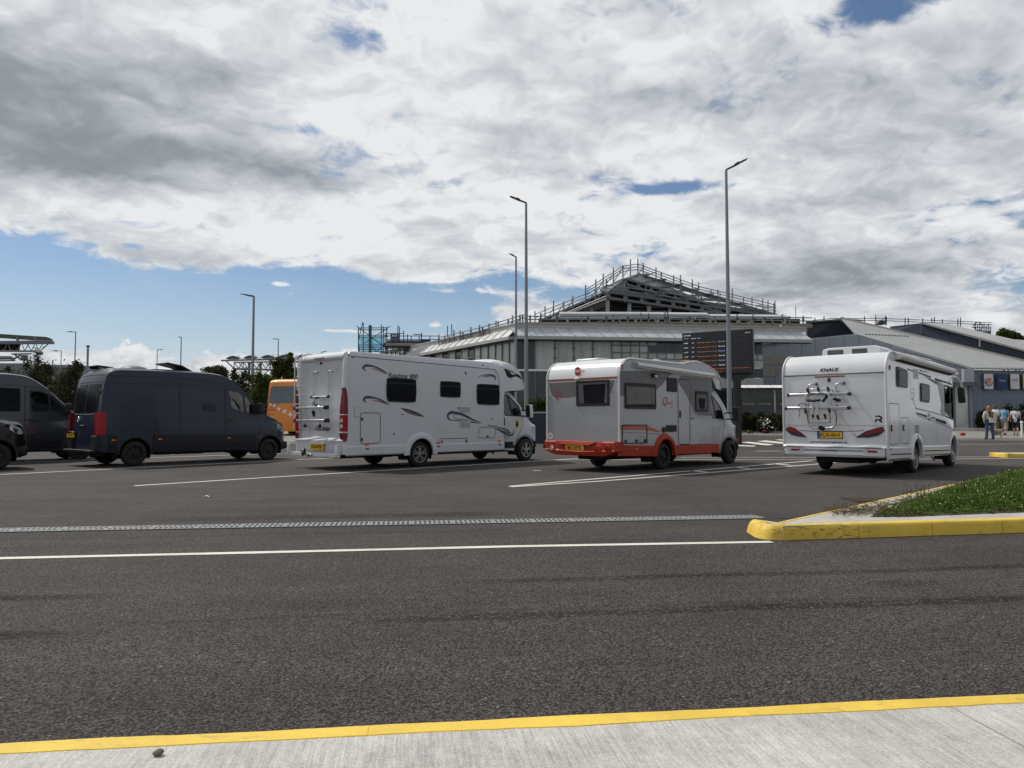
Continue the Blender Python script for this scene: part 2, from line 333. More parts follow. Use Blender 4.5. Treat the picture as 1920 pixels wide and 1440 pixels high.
class MB:
    def __init__(s): s.v = []; s.f = []; s.mi = []; s.cur = 0
    def add(s, vs, fs):
        n = len(s.v); s.v += [tuple(p) for p in vs]; s.f += [tuple(i + n for i in f) for f in fs]; s.mi += [s.cur] * len(fs); return s
    def box(s, x0, x1, y0, y1, z0, z1):
        return s.add([(x0, y0, z0), (x1, y0, z0), (x1, y1, z0), (x0, y1, z0), (x0, y0, z1), (x1, y0, z1), (x1, y1, z1), (x0, y1, z1)],
                     [(0, 3, 2, 1), (4, 5, 6, 7), (0, 1, 5, 4), (1, 2, 6, 5), (2, 3, 7, 6), (3, 0, 4, 7)])
    def obox(s, p, q, w, h, up=Vector((0, 0, 1))):
        """beam from p to q, w wide, h high, top face centred on p-q line"""
        p = Vector(p); q = Vector(q); d = (q - p).normalized(); sd_ = d.cross(up).normalized() * (w / 2); u = sd_.cross(d).normalized() * h
        return s.prism([p - sd_, p + sd_, p + sd_ - u, p - sd_ - u], q - p)
    def prism(s, poly, ext):
        n = len(poly); ext = Vector(ext)
        vs = [Vector(p) for p in poly] + [Vector(p) + ext for p in poly]
        return s.add(vs, [tuple(range(n)), tuple(range(2 * n - 1, n - 1, -1))] + [(i, (i + 1) % n, n + (i + 1) % n, n + i) for i in range(n)])
    def loft(s, rings, close=True, caps=True):
        n = len(rings[0]); vs = [p for r in rings for p in r]; fs = []
        for k in range(len(rings) - 1):
            for i in range(n if close else n - 1):
                j = (i + 1) % n; fs.append((k * n + i, k * n + j, (k + 1) * n + j, (k + 1) * n + i))
        if caps: fs += [tuple(range(n - 1, -1, -1)), tuple((len(rings) - 1) * n + i for i in range(n))]
        return s.add(vs, fs)
    def tube(s, pts, r, n=8, r1=None, caps=True):
        pts = [Vector(p) for p in pts]; rings = []; a = None
        for i, p in enumerate(pts):
            d = (pts[min(i + 1, len(pts) - 1)] - pts[max(i - 1, 0)])
            if d.length < 1e-7: d = Vector((0, 0, 1))
            d.normalize()
            if a is None: a = d.orthogonal().normalized()
            a = (a - d * a.dot(d)).normalized(); b = d.cross(a)
            rr = r if r1 is None else r + (r1 - r) * i / (len(pts) - 1)
            if isinstance(r, (list, tuple)): rr = r[i]
            rings.append([p + (a * cos(2 * pi * k / n) + b * sin(2 * pi * k / n)) * rr for k in range(n)])
        return s.loft(rings, True, caps)
    def ball(s, c, r, n=10, m=6, sc=(1, 1, 1)):
        c = Vector(c); rings = []
        for j in range(1, m):
            t = pi * j / m
            rings.append([c + Vector((cos(2 * pi * k / n) * sin(t) * sc[0], sin(2 * pi * k / n) * sin(t) * sc[1], -cos(t) * sc[2])) * r for k in range(n)])
        return s.loft(rings)
    def capsule(s, p, q, r0, r1):
        p = Vector(p); q = Vector(q); d = (q - p); 
        if d.length < 1e-6: return s.ball(p, r0)
        u = d.normalized()
        pts = [p - u * r0 * .95, p - u * r0 * .7, p, q, q + u * r1 * .7, q + u * r1 * .95]
        return s.tube(pts, [r0 * .3, r0 * .72, r0, r1, r1 * .72, r1 * .3], 10)
    def lathe(s, prof, c, axis='y', n=24, caps=True):
        """prof: (along, radius)"""
        c = Vector(c); rings = []
        for a, r in prof:
            ring = []
            for k in range(n):
                t = 2 * pi * k / n
                if axis == 'y': ring.append(c + Vector((r * cos(t), a, r * sin(t))))
                elif axis == 'z': ring.append(c + Vector((r * cos(t), r * sin(t), a)))
                else: ring.append(c + Vector((a, r * cos(t), r * sin(t))))
            rings.append(ring)
        return s.loft(rings, True, caps)
    def mesh(s, name, mats, o=Vector((0, 0, 0)), smooth=None, recalc=True):
        me = bpy.data.meshes.new(name)
        me.from_pydata([(v[0] - o[0], v[1] - o[1], v[2] - o[2]) for v in s.v], [], s.f)
        for m_ in (mats if isinstance(mats, (list, tuple)) else [mats]): me.materials.append(m_)
        if any(s.mi): me.polygons.foreach_set('material_index', s.mi)
        if recalc:
            bm = bmesh.new(); bm.from_mesh(me); bmesh.ops.recalc_face_normals(bm, faces=bm.faces[:]); bm.to_mesh(me); bm.free()
        if smooth is not None:
            me.shade_smooth(); me.set_sharp_from_angle(angle=radians(smooth))
        return me
    def build(s, name, mats, parent=None, smooth=None, bevel=0.0, seg=2, loc=None, label=None, kind=None, recalc=True):
        o_ = org(parent) if loc is None else Vector(loc)
        me = s.mesh(name, mats, o_, smooth, recalc)
        ob = bpy.data.objects.new(name, me); COL.objects.link(ob)
        if parent: ob.parent = parent; ORG[ob.name] = org(parent)
        elif loc is not None: ob.location = loc; ORG[ob.name] = Vector(loc)
        if bevel:
            b = ob.modifiers.new('bevel', 'BEVEL'); b.width = bevel; b.segments = seg; b.limit_method = 'ANGLE'; b.angle_limit = radians(35)
            b.harden_normals = False
            if smooth is None: me.shade_smooth(); me.set_sharp_from_angle(angle=radians(50))
        if label: ob['label'] = label
        if kind: ob['kind'] = kind
        return ob

_UT = {}
def unit_tube(m_, n=6):
    k = (m_.name, n)
    if k not in _UT:
        b = MB(); b.tube([(0, 0, 0), (0, 0, 1)], 1.0, n); _UT[k] = b.mesh('tube', m_, smooth=50)
    return _UT[k]
def bar(name, p, q, r, m_, parent, n=6):
    """one round tube as its own object, all sharing one mesh"""
    p = Vector(p); q = Vector(q); d = q - p
    ob = bpy.data.objects.new(name, unit_tube(m_, n)); COL.objects.link(ob); ob.parent = parent
    ORG[ob.name] = org(parent)
    ob.location = p - org(parent); ob.rotation_mode = 'QUATERNION'; ob.rotation_quaternion = d.to_track_quat('Z', 'Y'); ob.scale = (r, r, d.length)
    return ob
def inst(name, me, parent, matrix):
    ob = bpy.data.objects.new(name, me); COL.objects.link(ob); ob.parent = parent; ob.matrix_local = matrix; return ob

def curve_text(s, shear=0.0, bold=0.0, spacing=1.0):
    cu = bpy.data.curves.new('lettering', 'FONT'); cu.body = s; cu.size = 1.0; cu.shear = shear; cu.offset = bold; cu.space_character = spacing
    cu.resolution_u = 3; cu.extrude = .0
    ob = bpy.data.objects.new('tmp', cu); COL.objects.link(ob)
    me = bpy.data.meshes.new_from_object(ob); bpy.data.objects.remove(ob); bpy.data.curves.remove(cu); return me
def letter(s, origin, xd, yd, width, height, m_, parent, shear=0.0, bold=0.0, off=.006, name='lettering', thick=.002, spacing=1.0):
    """flat lettering: origin = bottom-left corner, xd/yd unit directions, scaled to width x height"""
    me = curve_text(s, shear, bold, spacing)
    co = np.array([v.co[:] for v in me.vertices]); mn = co.min(0); mx = co.max(0)
    xd = Vector(xd); yd = Vector(yd); nd = xd.cross(yd).normalized(); o_ = Vector(origin) - org(parent)
    sx = width / (mx[0] - mn[0]); sy = height / (mx[1] - mn[1])
    for v in me.vertices:
        a = (v.co.x - mn[0]) * sx; b = (v.co.y - mn[1]) * sy; v.co = o_ + xd * a + yd * b + nd * off
    me.materials.clear(); me.materials.append(m_)
    ob = bpy.data.objects.new(name, me); COL.objects.link(ob)
    if parent: ob.parent = parent; ORG[ob.name] = org(parent)
    return ob

def catmull(P, n=6):
    out = []; P = [tuple(map(float, p)) for p in P]
    for i in range(len(P) - 1):
        p0 = P[max(i - 1, 0)]; p1 = P[i]; p2 = P[i + 1]; p3 = P[min(i + 2, len(P) - 1)]
        for k in range(n):
            t = k / n
            out.append(tuple(.5 * ((2 * b) + (-a + c) * t + (2 * a - 5 * b + 4 * c - d) * t * t + (-a + 3 * b - 3 * c + d) * t ** 3) for a, b, c, d in zip(p0, p1, p2, p3)))
    out.append(P[-1]); return out
def arc(cx, cz, r, a0, a1, n=12):
    return [(cx + r * cos(radians(a0 + (a1 - a0) * i / n)), cz + r * sin(radians(a0 + (a1 - a0) * i / n))) for i in range(n + 1)]
def in_poly(p, poly):
    x, y = p; c = False; j = len(poly) - 1
    for i in range(len(poly)):
        xi, yi = poly[i][:2]; xj, yj = poly[j][:2]
        if (yi > y) != (yj > y) and x < (xj - xi) * (y - yi) / (yj - yi) + xi: c = not c
        j = i
    return c
def rrect(x0, z0, x1, z1, r, n=4):
    return arc(x1 - r, z1 - r, r, 0, 90, n) + arc(x0 + r, z1 - r, r, 90, 180, n) + arc(x0 + r, z0 + r, r, 180, 270, n) + arc(x1 - r, z0 + r, r, 270, 360, n)
def rounded(poly, r, n=3):
    """round the corners of a 2D polygon"""
    out = []; m_ = len(poly)
    for i in range(m_):
        p = Vector(poly[i][:2]); a = Vector(poly[i - 1][:2]); b = Vector(poly[(i + 1) % m_][:2])
        da = (a - p); db = (b - p); ra = min(r, da.length * .45, db.length * .45)
        pa = p + da.normalized() * ra; pb = p + db.normalized() * ra
        for k in range(n + 1):
            t = k / n; out.append(tuple((1 - t) ** 2 * pa + 2 * t * (1 - t) * p + t * t * pb))
    return out
def shrink(poly, d):
    c = Vector((sum(p[0] for p in poly) / len(poly), sum(p[1] for p in poly) / len(poly))); out = []
    w = max(p[0] for p in poly) - min(p[0] for p in poly); h = max(p[1] for p in poly) - min(p[1] for p in poly)
    return [(c.x + (p[0] - c.x) * (1 - 2 * d / w), c.y + (p[1] - c.y) * (1 - 2 * d / h)) for p in poly]
# ------------------------------------------------------------------ palette
def mk_materials():
    asphalt_mat(); yellow_mat(); marking_mat()
    concrete_mat('broomed', (.455, .445, .425), broom=radians(7.5), bump=.6)
    concrete_mat('concrete', (.40, .385, .355), None, .4)
    mat('galv', (.30, .315, .33), .45, .6, .12, 8)
    mat('pole', (.23, .25, .275), .5, .5, .18, 2.5, stretch=(6, 6, .6))
    mat('lampdark', (.055, .06, .065), .5, .2)
    mat('dark', (.012, .012, .013), .8)
    mat('black', (.014, .014, .015), .45, var=.15)
    mat('tyre', (.014, .014, .014), .85, var=.2, bump=.3)
    mat('rimsilver', (.42, .43, .44), .35, .8)
    mat('rimdark', (.03, .03, .032), .4, .6)
    mat('white', (.62, .635, .66), .22, 0, .025, 1.2, coat=.5, dirt=.015)
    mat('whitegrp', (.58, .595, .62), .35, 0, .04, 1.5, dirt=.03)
    mat('silver', (.31, .32, .34), .30, .15, .03, 1.2, coat=.4, dirt=.02)
    mat('greydecal', (.145, .145, .15), .45, 0, .04, spec=.2)
    mat('greylight', (.27, .27, .27), .35, 0, .04)
    mat('seam', (.05, .052, .055), .6)
    mat('seamlight', (.27, .275, .28), .6)
    mat('orange_red', (.33, .036, .014), .5, 0, .10, 2, dirt=.3, spec=.2)
    mat('stripe_orange', (.36, .095, .045), .4)
    mat('redtext', (.45, .02, .02), .4)
    mat('redlens', (.30, .008, .012), .3, coat=.0, var=.2, vscale=20, spec=.3)
    mat('redlens2', (.16, .008, .012), .25, coat=.1, var=.3, vscale=25, spec=.35)
    mat('orangelens', (.75, .16, .02), .25, coat=.5)
    mat('clearlens', (.55, .55, .55), .1, .3)
    mat('plate_y', (.72, .42, .02), .4)
    mat('plate_b', (.02, .06, .35), .4)
    mat('text', (.010, .010, .012), .5, spec=.1)
    mat('swoosh', (.040, .052, .085), .4)
    mat('swooshred', (.22, .06, .07), .4)
    mat('navy', (.016, .022, .041), .34, 0, .05, 1.0, coat=.2, spec=.3, dirt=.03)
    mat('charcoal', (.010, .012, .018), .4, 0, .05, 1.0, coat=.1, spec=.25)
    mat('blackplastic', (.014, .015, .017), .6, var=.1, spec=.3)
    mat('chrome', (.6, .6, .6), .15, 1.0)
    mat('alu', (.52, .53, .54), .35, .7)
    mat('whiteplastic', (.62, .62, .62), .4)
    mat('acrylic', (.010, .011, .013), .22, spec=.06, var=.35, vscale=2.5)
    mat('acrylic_grey', (.055, .056, .060), .25, coat=.1, var=.35, vscale=2.5)
    mat('acrylic_curtain', (.30, .30, .30), .3, coat=.4, var=.2, vscale=9)
    mat('frame_grey', (.030, .031, .033), .5, spec=.12)
    glass_mat('cabglass', (.42, .47, .46), .06)
    mat('seat', (.05, .05, .055), .8)
    mat('interior', (.16, .16, .16), .7)
    mat('bluegrey', (.17, .198, .245), .55, .2, .05, .6, stretch=(1, 1, .3), dirt=.05)
    mat('bluegrey2', (.28, .31, .36), .5, .2, .04, .6)
    mat('navywall', (.018, .024, .045), .55, 0, .15, .8)
    mat('roofgrey', (.33, .337, .335), .6, .1, .10, .8, bump=.2, bscale=12)
    mat('brickpale', (.33, .32, .29), .8, 0, .2, 5)
    mat('zinc', (.50, .53, .56), .40, .25, .16, 1.4, dirt=.2, stretch=(1, 1, .5))
    mat('zincbright', (.62, .63, .64), .30, .6, .3, 5.0, bump=.8, bscale=6)
    mat('fascia', (.42, .41, .38), .7, 0, .1, 2)
    mat('timber', (.27, .225, .16), .8, 0, .2, 3)
    mat('sheet', (.36, .385, .41), .5, 0, .1, 2, bump=.4, bscale=3)
    mat('beam', (.15, .155, .16), .5, .3, .15, 2)
    mat('steelgrey', (.11, .12, .125), .5, .3, .15, 2)
    mat('roofsteel', (.13, .135, .145), .5, .3, .25, .6)
    mat('voiddark', (.020, .021, .022), .9)
    mat('tube', (.20, .21, .22), .5, .3)
    mat('tubeteal', (.035, .085, .10), .5, .3)
    mat('tubedark', (.03, .045, .065), .5, .3)
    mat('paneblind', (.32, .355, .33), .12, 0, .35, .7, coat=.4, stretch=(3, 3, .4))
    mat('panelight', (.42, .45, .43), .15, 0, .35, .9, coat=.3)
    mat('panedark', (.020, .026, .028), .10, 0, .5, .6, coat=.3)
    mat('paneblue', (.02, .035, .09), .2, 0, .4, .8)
    mat('mullion', (.13, .14, .14), .5, .3)
    mat('cladding', (.38, .39, .375), .6, 0, .1, 1.2, dirt=.15)
    mat('olivecanopy', (.10, .09, .065), .7, 0, .15, .3)
    mat('trusswhite', (.24, .25, .26), .5, .2)
    mat('trussgrey', (.16, .17, .18), .5, .2)
    mat('farwall', (.26, .275, .30), .8, 0, .08, .3)
    mat('bluesign', (.02, .035, .11), .4)
    mat('bluepanel', (.015, .06, .20), .6, 0, .25, .8)
    mat('coach', (.62, .20, .012), .40, 0, .05, 1, coat=.15)
    mat('coachstripe', (.45, .07, .015), .4)
    mat('coachglass', (.06, .085, .11), .08, 0, .6, .5, coat=.5)
    mat('whitepaint', (.75, .75, .73), .5)
    mat('screen', (.012, .012, .014), .4)
    for n_, c_, e_ in (('led_white', (.85, .88, .95), .55), ('led_orange', (1.0, .20, .05), .5), ('led_amber', (.70, .33, .12), .4), ('led_blue', (.45, .52, .95), .5)):
        mat(n_, c_, .5, emis=e_)
    mat('signwhite', (.55, .56, .58), .4); mat('signnavy', (.012, .03, .13), .4); mat('signyellow', (.60, .50, .05), .4)
    mat('signred', (.42, .02, .03), .4); mat('bun', (.62, .36, .07), .5)
    mat('soil', (.085, .070, .048), .95, 0, .3, 8, bump=.8)
    mat('plantdark', (.03, .03, .03), .8)
    leaf_mat('grassblade', (.050, .090, .013), (.095, .145, .025), (.17, .15, .05), 1.4, .25)
    leaf_mat('weedleaf', (.055, .115, .016), (.10, .17, .028), (.02, .045, .01), 2.5, .25)
    leaf_mat('drystem', (.16, .12, .06), (.10, .085, .04), None, 3, .1)
    leaf_mat('bushdark', (.040, .048, .026), (.065, .070, .035), (.085, .065, .04), .6, .25)
    leaf_mat('bushgreen', (.035, .060, .016), (.065, .095, .024), (.09, .11, .03), .7, .3)
    leaf_mat('treegreen', (.045, .065, .018), (.075, .10, .025), (.10, .11, .03), .5, .25)
    leaf_mat('hedge', (.014, .022, .008), (.030, .042, .012), (.05, .06, .02), 1.0, .2)
    mat('flower', (.75, .75, .70), .6); mat('floweryellow', (.7, .5, .05), .6)
    mat('bark', (.06, .05, .04), .9, bump=.5)
    mat('stone', (.14, .12, .10), .9, 0, .3, 20, bump=.8)
mk_materials()
M = MAT

# ------------------------------------------------------------------ ground
RISE0, RISE1, SLOPE = 26.0, 61.0, 0.02
def tz(Y): return max(0.0, min(Y, RISE1) - RISE0) * SLOPE
def GT(px, py, dz=0.0):
    r = ray(px, py); t = (dz - CAM_H) / r.z
    if r.y * t <= RISE0: return Vector((r.x * t, r.y * t, dz))
    # r.z*t + CAM_H = dz + SLOPE*(r.y*t - RISE0)
    t = (dz - CAM_H - SLOPE * RISE0) / (r.z - SLOPE * r.y); Y = r.y * t
    return Vector((r.x * t, Y, tz(Y) + dz))

road = MB()
ys = [-30, 0, 6, 12, 26, 34, 44, 61, 120, 400, 1500]; xs_ = [-1500, -200, -40, 0, 40, 200, 1500]
road.add([(x, y, tz(y)) for y in ys for x in xs_],
         [(j * 7 + i, j * 7 + i + 1, (j + 1) * 7 + i + 1, (j + 1) * 7 + i) for j in range(len(ys) - 1) for i in range(6)])
road = road.build('road', M['asphalt'], kind='structure', loc=(0, 0, 0))

def line_mark(pts, w, name='lane_line', rag=0.0):
    """painted line through world points, its own sheet 4 mm above the asphalt"""
    P = []
    for a, b in zip(pts[:-1], pts[1:]):
        n = max(1, int((b - a).length / .5))
        P += [a + (b - a) * i / n for i in range(n)]
    P.append(pts[-1]); vs = []
    for i, p in enumerate(P):
        d = (P[min(i + 1, len(P) - 1)] - P[max(i - 1, 0)]).normalized(); s_ = Vector((-d.y, d.x, 0)).normalized()
        e = w / 2 * (1 + rag * (RNG.random() - .5))
        vs += [p - s_ * e, p + s_ * e]
    for v in vs: v.z += .004
    b = MB(); b.add(vs, [(2 * i, 2 * i + 1, 2 * i + 3, 2 * i + 2) for i in range(len(P) - 1)])
    return b.build(name, M['marking'], road, kind=None)
for pts, w in (
    ([(-90, 1049.5), (0, 1047.3), (480, 1036.5), (960, 1025), (1447, 1016.4)], .115),
    ([(252, 911), (500, 895.6), (1040, 862.5), (1120, 857.5)], .13),
    ([(-120, 896), (0, 890), (560, 862), (645, 858)], .13),
    ([(-120, 872), (15, 867), (560, 849.3), (760, 842)], .13),
    ([(955, 912), (1088, 900.5), (1440, 871), (1523, 864)], .12),
    ([(957, 913.2), (1124, 902.5), (1440, 877.6), (1576, 866.8)], .12),
    ([(1277, 857.6), (1520, 857.6), (1875, 856.5)], .12),
    ([(1000, 862.5), (1277, 862), (1520, 862), (1960, 859.4)], .12),
    ([(999, 882.2), (1014, 882.8)], .10),
    ([(1297, 882.6), (1325, 885.6)], .16), ([(1378, 876), (1406, 879)], .16), ([(1455, 870), (1482, 872.6)], .16),
    ([(1788, 833.5), (1990, 831.5)], .14), ([(1418, 846), (1466, 845.6)], .2)):
    line_mark([GT(*p) for p in pts], w, rag=.12)
for q in ([(1389, 829.3), (1404, 828.4), (1452, 833.6), (1438, 835.6)], [(1418.5, 827.3), (1436, 825.9), (1476, 830), (1476, 833)],
          [(1372, 833), (1389, 834), (1418, 836), (1413, 837.5), (1372, 836)], [(1452, 824.8), (1463, 824), (1480, 825.2), (1480, 827)]):
    b = MB(); b.add([GT(*p) + Vector((0, 0, .004)) for p in q], [(0, 1, 2, 3) if len(q) == 4 else (0, 1, 2, 3, 4)])
    b.build('crossing_stripe', M['marking'], road)

# slot drain: half-metre grates one after another in a dark channel
A = G(-60, 996.5); B = G(1490, 968.8); d = (B - A).normalized(); A = A - d * 1.5; nsec = int((B - A).length / .5)
dr = thing('drain_channel', 'long galvanised slot drain of perforated grates set across the asphalt', 'drain', A)
s_ = Vector((-d.y, d.x, 0))
b = MB(); b.add([A - s_ * .16, B - s_ * .16, B + s_ * .16, A + s_ * .16], [(0, 1, 2, 3)])
for i in range(len(b.v)): b.v[i] = (b.v[i][0], b.v[i][1], .003)
b.build('channel', M['dark'], dr)
g_ = MB()
for y0, y1 in ((-.155, -.125), (-.018, .018), (.125, .155)): g_.box(0, .494, y0, y1, .004, .013)
for k in range(9):
    x0 = .0 + k * .0585
    g_.box(x0, x0 + .026, -.125, -.018, .004, .0125); g_.box(x0 + .0, x0 + .026, .018, .125, .004, .0125)
gm = g_.mesh('drain_grate', mat('grate', (.27, .275, .28), .6, .3, .25, 6, dirt=.4))
ang = atan2(d.y, d.x)
for i in range(nsec):
    inst('drain_grate', gm, dr, Matrix.Translation(d * (i * .5)) @ Matrix.Rotation(ang, 4, 'Z'))

# kerbs
def kerb_block(p, q, parent, h=.15, w=.15, m_='yellow', gap=.004, zb=0.0, name='kerb_block', inset=.022, side=1):
    """one kerb stone: outer foot along p-q, body to the left of p->q (side=1)"""
    p = Vector(p); q = Vector(q); d = (q - p).normalized(); n = Vector((-d.y, d.x, 0)) * side; p = p + d * gap; q = q - d * gap
    sec = [(0, -.05), (inset * .6, h * .72), (inset * 1.1, h * .93), (inset * 1.9, h), (w, h), (w, -.05)]
    b = MB(); b.prism([p + n * a + Vector((0, 0, z + zb)) for a, z in sec], q - p)
    return b.build(name, M[m_], parent, smooth=60)

F = [G(*p) for p in ((1470, 1013), (1612, 1008.6), (1750, 1004), (1882, 1000), (1990, 996))]
fd = (F[3] - F[0]).normalized()
isl = thing('traffic_island', 'pointed concrete traffic island with yellow kerb and weeds on top', 'traffic island', F[0], kind='structure')
for i in range(4): kerb_block(F[i], F[i + 1], isl)
last = F[4]
for i in range(9): kerb_block(last, last + fd, isl); last = last + fd
B0 = G(1456, 979, .15); B1 = G(1800, 904.5, .15); bd = (B1 - B0); bd.z = 0; bd.normalize(); B0.z = 0
bl = B0.copy()
for i in range(14): kerb_block(bl + bd, bl, isl, w=.055, inset=.008); bl = bl + bd
# rounded nose stone
tipo = [G(1470, 1013), G(1440, 1012.4), G(1415, 1008), G(1404, 1001)]; tb = B0 + Vector((-.02, .02, 0))
outer = catmull([(p.x, p.y) for p in tipo] + [(tipo[3].x + .03, tipo[3].y + .17), (tb.x - .06, tb.y - .04), (tb.x, tb.y)], 4)
cen = Vector((F[0].x + .12, F[0].y + .22)); inner_end = F[0] + Vector((-fd.y, fd.x, 0)) * .15
b = MB(); rings = []
for k in range(len(outer)):
    o2 = Vector(outer[k]); dr_ = (cen - o2).normalized(); w_ = .15
    rings.append([Vector((*(o2 + dr_ * a), z)) for a, z in ((0, -.05), (.035, .07), (.06, .115), (.09, .142), (.115, .15), (min(w_, (cen - o2).length * .9), .15))])
b.loft(rings, False, False)
b.build('kerb_nose', M['yellow'], isl, smooth=60)
fn = Vector((-fd.y, fd.x, 0)); bn = Vector((bd.y, -bd.x, 0))
poly = [F[0] + fn * .02, last + fn * .14, bl + bn * .09, B0 + bn * .05] + [Vector((*(Vector(o) + (cen - Vector(o)).normalized() * min(.20, (cen - Vector(o)).length * .9)), 0)) for o in reversed(outer[4:])]
b = MB(); b.prism([Vector((p.x, p.y, -.02)) for p in poly], (0, 0, .166)); b.build('island_paving', M['concrete'], isl)
# planted bed
bed = [G(1632, 969, .15), G(1700, 968.5, .15), G(1925, 960, .15), G(1925, 960, .15) + fd * 6, bl - bd * 2 + bn * .6, G(1850, 902, .15), G(1800, 912, .15), G(1736, 931, .15), G(1672, 951, .15)]
b = MB(); n = len(bed)
b.prism([Vector((p.x, p.y, .12)) for p in bed], (0, 0, .032)); b.build('planting_soil', M['soil'], isl)
bed2 = [(p.x, p.y) for p in bed]

def scatter_bed():
    gv, gf, lv, lf, fv, ff, sv, sf = [], [], [], [], [], [], [], []
    xs0, xs1 = min(p[0] for p in bed2), max(p[0] for p in bed2); y0, y1 = min(p[1] for p in bed2), max(p[1] for p in bed2)
    xs1 = min(xs1, 11.5)
    def edged(x, y):
        best = 9
        for k in range(len(bed2)):
            ax, ay = bed2[k]; cx, cy = bed2[(k + 1) % len(bed2)]; dx, dy = cx - ax, cy - ay; L = dx * dx + dy * dy; t = max(0, min(1, ((x - ax) * dx + (y - ay) * dy) / L)); best = min(best, (x - ax - dx * t) ** 2 + (y - ay - dy * t) ** 2)
        return sqrt(best)
    def height(x, y):
        # low and dry at the tip, taller to the right and back
        t = max(0, min(1, (x - bed2[0][0]) / 2.6)); e = min(1, edged(x, y) / .45); return .035 + (.02 + .13 * t) * e + .08 * e * max(0, noise.noise(Vector((x * 1.6, y * 1.6, 0))) + .2) * (.3 + t) + .04 * noise.noise(Vector((x * 5, y * 5, 2)))
    cnt = 0
    while cnt < 64000:
        x = xs0 + (xs1 - xs0) * RNG.random(); y = y0 + (y1 - y0) * RNG.random()
        e = .10 * noise.noise(Vector((x * 6, y * 6, 9)))
        if not in_poly((x + e, y + e), bed2): continue
        cnt += 1
        h = height(x, y); a = RNG.random() * 2 * pi
        if cnt % 3 == 0:      # grass blade, bent
            hh = h * (.6 + .8 * RNG.random()); w = .004 + .003 * RNG.random(); lean = .8 * hh * RNG.random()
            dx, dy = cos(a), sin(a); i = len(gv)
            gv += [(x - dy * w, y + dx * w, .15), (x + dy * w, y - dx * w, .15), (x + dx * lean * .4 + dy * w * .8, y + dy * lean * .4 - dx * w * .8, .15 + hh * .65),
                   (x + dx * lean * .4 - dy * w * .8, y + dy * lean * .4 + dx * w * .8, .15 + hh * .65), (x + dx * lean, y + dy * lean, .15 + hh)]
            gf += [(i, i + 1, i + 2, i + 3), (i + 3, i + 2, i + 4)]
        else:                 # broad leaf
            zz = .15 + h * (RNG.random() ** .6) * 1.05; L = .014 + .026 * RNG.random(); w = L * .48; t = (RNG.random() - .35) * 1.2
            dx, dy = cos(a), sin(a); i = len(lv)
            lv += [(x, y, zz), (x + dx * L * .5 - dy * w, y + dy * L * .5 + dx * w, zz + t * L * .5), (x + dx * L, y + dy * L, zz + t * L * .6), (x + dx * L * .5 + dy * w, y + dy * L * .5 - dx * w, zz + t * L * .5)]
            lf.append((i, i + 1, i + 2, i + 3))
            if RNG.random() < .007 and x > bed2[0][0] + .5:
                z3 = .15 + h * 1.08; r = .005 + .004 * RNG.random(); i = len(fv)
                fv += [(x - r, y, z3), (x, y - r, z3 + r * .5), (x + r, y, z3), (x, y + r, z3 + r * .8), (x, y, z3 + r * 1.3)]
                ff += [(i, i + 1, i + 4), (i + 1, i + 2, i + 4), (i + 2, i + 3, i + 4), (i + 3, i, i + 4)]
    # straggling dry weeds creeping over the concrete at the tip and along the back
    for k in range(420):
        t = RNG.random()
        if k % 3: px_, py_ = 1560 + 150 * RNG.random(), 955 + 14 * RNG.random()
        else: px_, py_ = 1600 + 170 * RNG.random(), 0; py_ = 966 - (px_ - 1560) * .2 + 6 * RNG.random()
        p = G(px_, py_, .15); a = RNG.random() * 2 * pi; L = .06 + .16 * RNG.random(); r = .0016
        q = p + Vector((cos(a) * L, sin(a) * L * .8, .02 + L * .35 * RNG.random())); i = len(sv); m_ = (p + q) / 2 + Vector((0, 0, .02))
        for c_ in (p, m_, q): sv += [(c_.x, c_.y, c_.z - r), (c_.x, c_.y, c_.z + r)]
        sf += [(i, i + 1, i + 3, i + 2), (i + 2, i + 3, i + 5, i + 4)]
        for u in range(5):
            c_ = p.lerp(q, RNG.random()) + Vector((0, 0, .012)); j = len(sv); z_ = .008 + .006 * RNG.random(); a2 = RNG.random() * 6.28
            sv += [(c_.x, c_.y, c_.z), (c_.x + cos(a2) * z_ * 2, c_.y + sin(a2) * z_ * 2, c_.z + z_), (c_.x + cos(a2 + .6) * z_, c_.y + sin(a2 + .6) * z_, c_.z - z_ * .3)]; sf.append((j, j + 1, j + 2))
    # a few tall seed stalks
    for k in range(46):
        p = G(1650 + 290 * RNG.random(), 925 + 25 * RNG.random(), .15) if k > 6 else G(1700 + 30 * RNG.random(), 948, .15)
        if not in_poly((p.x, p.y), bed2): continue
        h = .16 + .16 * RNG.random(); q = p + Vector((.03 * RNG.random(), .02, h)); i = len(sv); r = .0018
        sv += [(p.x - r, p.y, p.z), (p.x + r, p.y, p.z), (q.x + r, q.y, q.z), (q.x - r, q.y, q.z)]; sf.append((i, i + 1, i + 2, i + 3))
        for u in range(12):
            c_ = p.lerp(q, .4 + .6 * RNG.random()); j = len(sv); a2 = RNG.random() * 6.28; z_ = .012
            sv += [(c_.x, c_.y, c_.z), (c_.x + cos(a2) * z_ * 2, c_.y + sin(a2) * z_ * 2, c_.z + z_), (c_.x + cos(a2 + .6) * z_, c_.y, c_.z - z_ * .3)]; sf.append((j, j + 1, j + 2))
